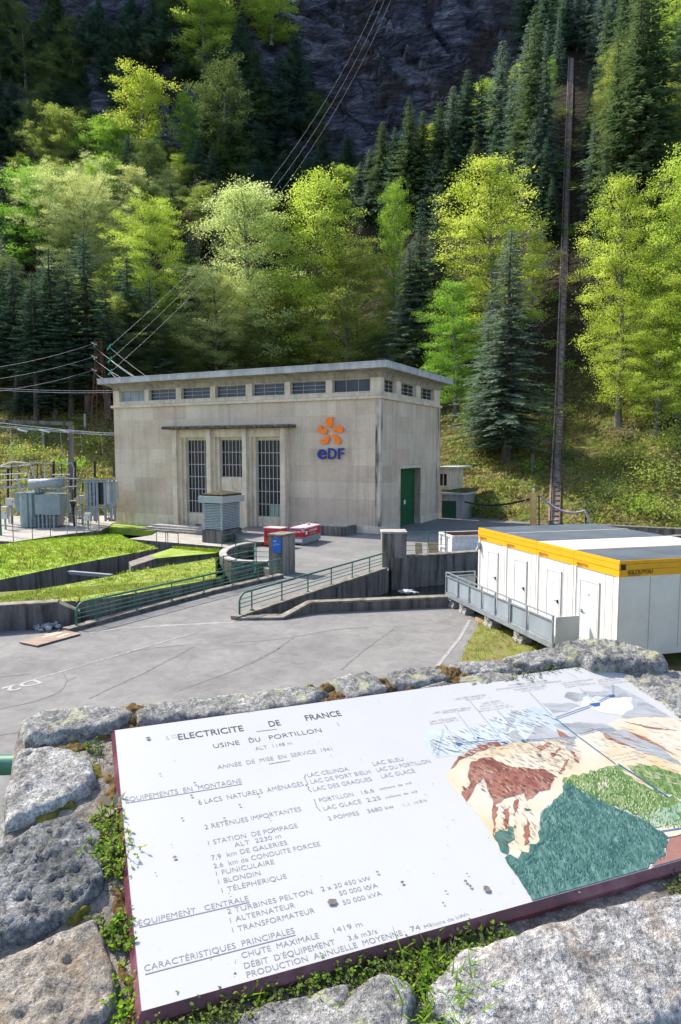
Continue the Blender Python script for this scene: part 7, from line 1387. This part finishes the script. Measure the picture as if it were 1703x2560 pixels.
joint_plant('creeping_plant', [R3(470, 970), R3(560, 990), R3(620, 960)], 'small trailing sprig over the dark stone left of the board', [PL1], 22, .006, .035, .01, 2)
joint_plant('creeping_plant', [R3(600, 1420), R3(660, 1340), R3(690, 1420), R3(700, 1490)], 'grey green sprig beside the lower left edge of the board', [PL1, PL2], 34, .0075, .03, .012, 3)
joint_plant('creeping_plant', [R3(670, 1690), R3(700, 1720), R3(700, 1900)], 'thin sprig at the bottom left corner of the board', [PL1], 20, .006, .025, .01, 4)
joint_plant('creeping_plant', [R3(450, 370), R3(520, 345), R3(540, 400)], 'tiny sprigs in the joint above the pale stone', [PL1, PL2], 16, .005, .025, .01, 5)
def L5(x, y): return (280 + x / 1.912, 2080 + y / 1.912)
joint_plant('creeping_plant', [L5(230, 905), L5(420, 870), L5(620, 800), L5(850, 735), L5(1000, 690), L5(1180, 650), L5(1400, 620), L5(1560, 600), R7(240, 590), R7(420, 540), R7(560, 520)], 'long dusty green mat of small leaves along the lower edge of the board', [PL2, PL2, PL1], 520, .0055, .03, .02, 6, -.035)
joint_plant('creeping_plant', [R7(60, 690), R7(170, 720), R7(200, 800), R7(120, 850)], 'leafy runner between the two bottom stones', [PL2, PL1], 120, .0055, .03, .02, 7, -.035)
joint_plant('creeping_plant', [R6(640, 240), R6(800, 185), R6(930, 160)], 'yellow green herb and dry stems in the joint above the board', [PL1, PLS, PL2], 60, .006, .04, .012, 8)
joint_plant('creeping_plant', [R7(1510, 225), R7(1600, 240), R7(1700, 260)], 'dark moss sprig under the lower right of the board', [PL2], 30, .006, .03, .012, 9, -.04)
def grass_tuft(p, label, n, h, seed, spread=.02, mat=None):
    c = b_(*p, -.02); o = thing('grass_tuft', label, 'grass tuft', Bp(*c, -.03)); r = np.random.RandomState(seed); m_ = MB()
    for i in range(n):
        x, y = c[0] + r.normal() * spread, c[1] + r.normal() * spread; az = r.rand() * 6.28; l = h * r.uniform(.5, 1.2); ln = r.uniform(.2, .9); P = [Bp(x + math.cos(az) * l * ln * t_ ** 1.6, y + math.sin(az) * l * ln * t_ ** 1.6, -.035 + l * t_ * (1 - .25 * t_)) for t_ in (0, .35, .7, 1)]
        s = (BE * -math.sin(az) + BY * math.cos(az)); w = [.0016, .0018, .0013, .0002]; vs = []
        for q, ww in zip(P, w): vs += [q - s * ww, q + s * ww]
        m_.add(vs, [(0, 1, 3, 2), (2, 3, 5, 4), (4, 5, 7, 6)])
    m_.build('blades', mat or PLG, o)['kind'] = 'stuff'
grass_tuft(L5(610, 790), 'bright grass tuft poking up over the lower frame of the board', 26, .045, 1); grass_tuft(L5(820, 720), 'small grass tuft at the middle of the lower frame', 12, .03, 2); grass_tuft(L5(580, 890), 'low grass below the tuft on the lower frame', 40, .04, 3, .03)
grass_tuft(R7(230, 960), 'lush grass clump at the bottom between two stones', 110, .07, 4, .035); grass_tuft(R7(190, 690), 'grass blades among the small leaves near the bottom stone', 35, .05, 5); grass_tuft(R7(10, 960), 'short grass at the very bottom beside the lush clump', 40, .05, 8, .03)
grass_tuft(R6(690, 175), 'yellowish grass in the joint above the board', 30, .055, 6, .02, GL3); grass_tuft(R6(900, 140), 'pale dry grass by the big ridge stone above the board', 30, .05, 7, .02, GL3)
c = b_(*R3(640, 700), -.01); o = thing('rosette_plant', 'grey half withered leaf rosette touching the left edge of the board', 'plant', Bp(*c, MORTZ)); m = MB()
for i, (az, l, el) in enumerate(((.3, .04, .9), (1.3, .035, .5), (2.3, .045, .4), (3.2, .06, .12), (4.2, .05, .3), (5.2, .04, .6), (.9, .03, 1.2))):
    d_ = BE * math.cos(az) * math.cos(el) + BY * math.sin(az) * math.cos(el) + BN * math.sin(el); s = d_.cross(BN).normalized(); p = Bp(*c, MORTZ + .01); m.add([p, p + d_ * l * .45 + s * l * .2, p + d_ * l, p + d_ * l * .45 - s * l * .2], [(0, 1, 2, 3)])
m.build('leaves', PLS, o)
# green guard rail left of the parapet
gr = thing('guard_rail', 'thick green guard rail ending behind the left side of the parapet', 'railing', atY(-60, 1910, 1.95))
for y, rad in ((1911, .03), (2062, .018)):
    m = MB(); a = atY(-900, y + 20, 1.9); b = atY(60, y, 1.95); m.tube([a, b], rad, 12); m.build('rail', M_RAIL, gr)
m = MB(); a = atY(-700, 1911, 1.95); m.bar(Vector((a.x, a.y, 5)), a, .05); m.build('post', M_RAIL, gr)
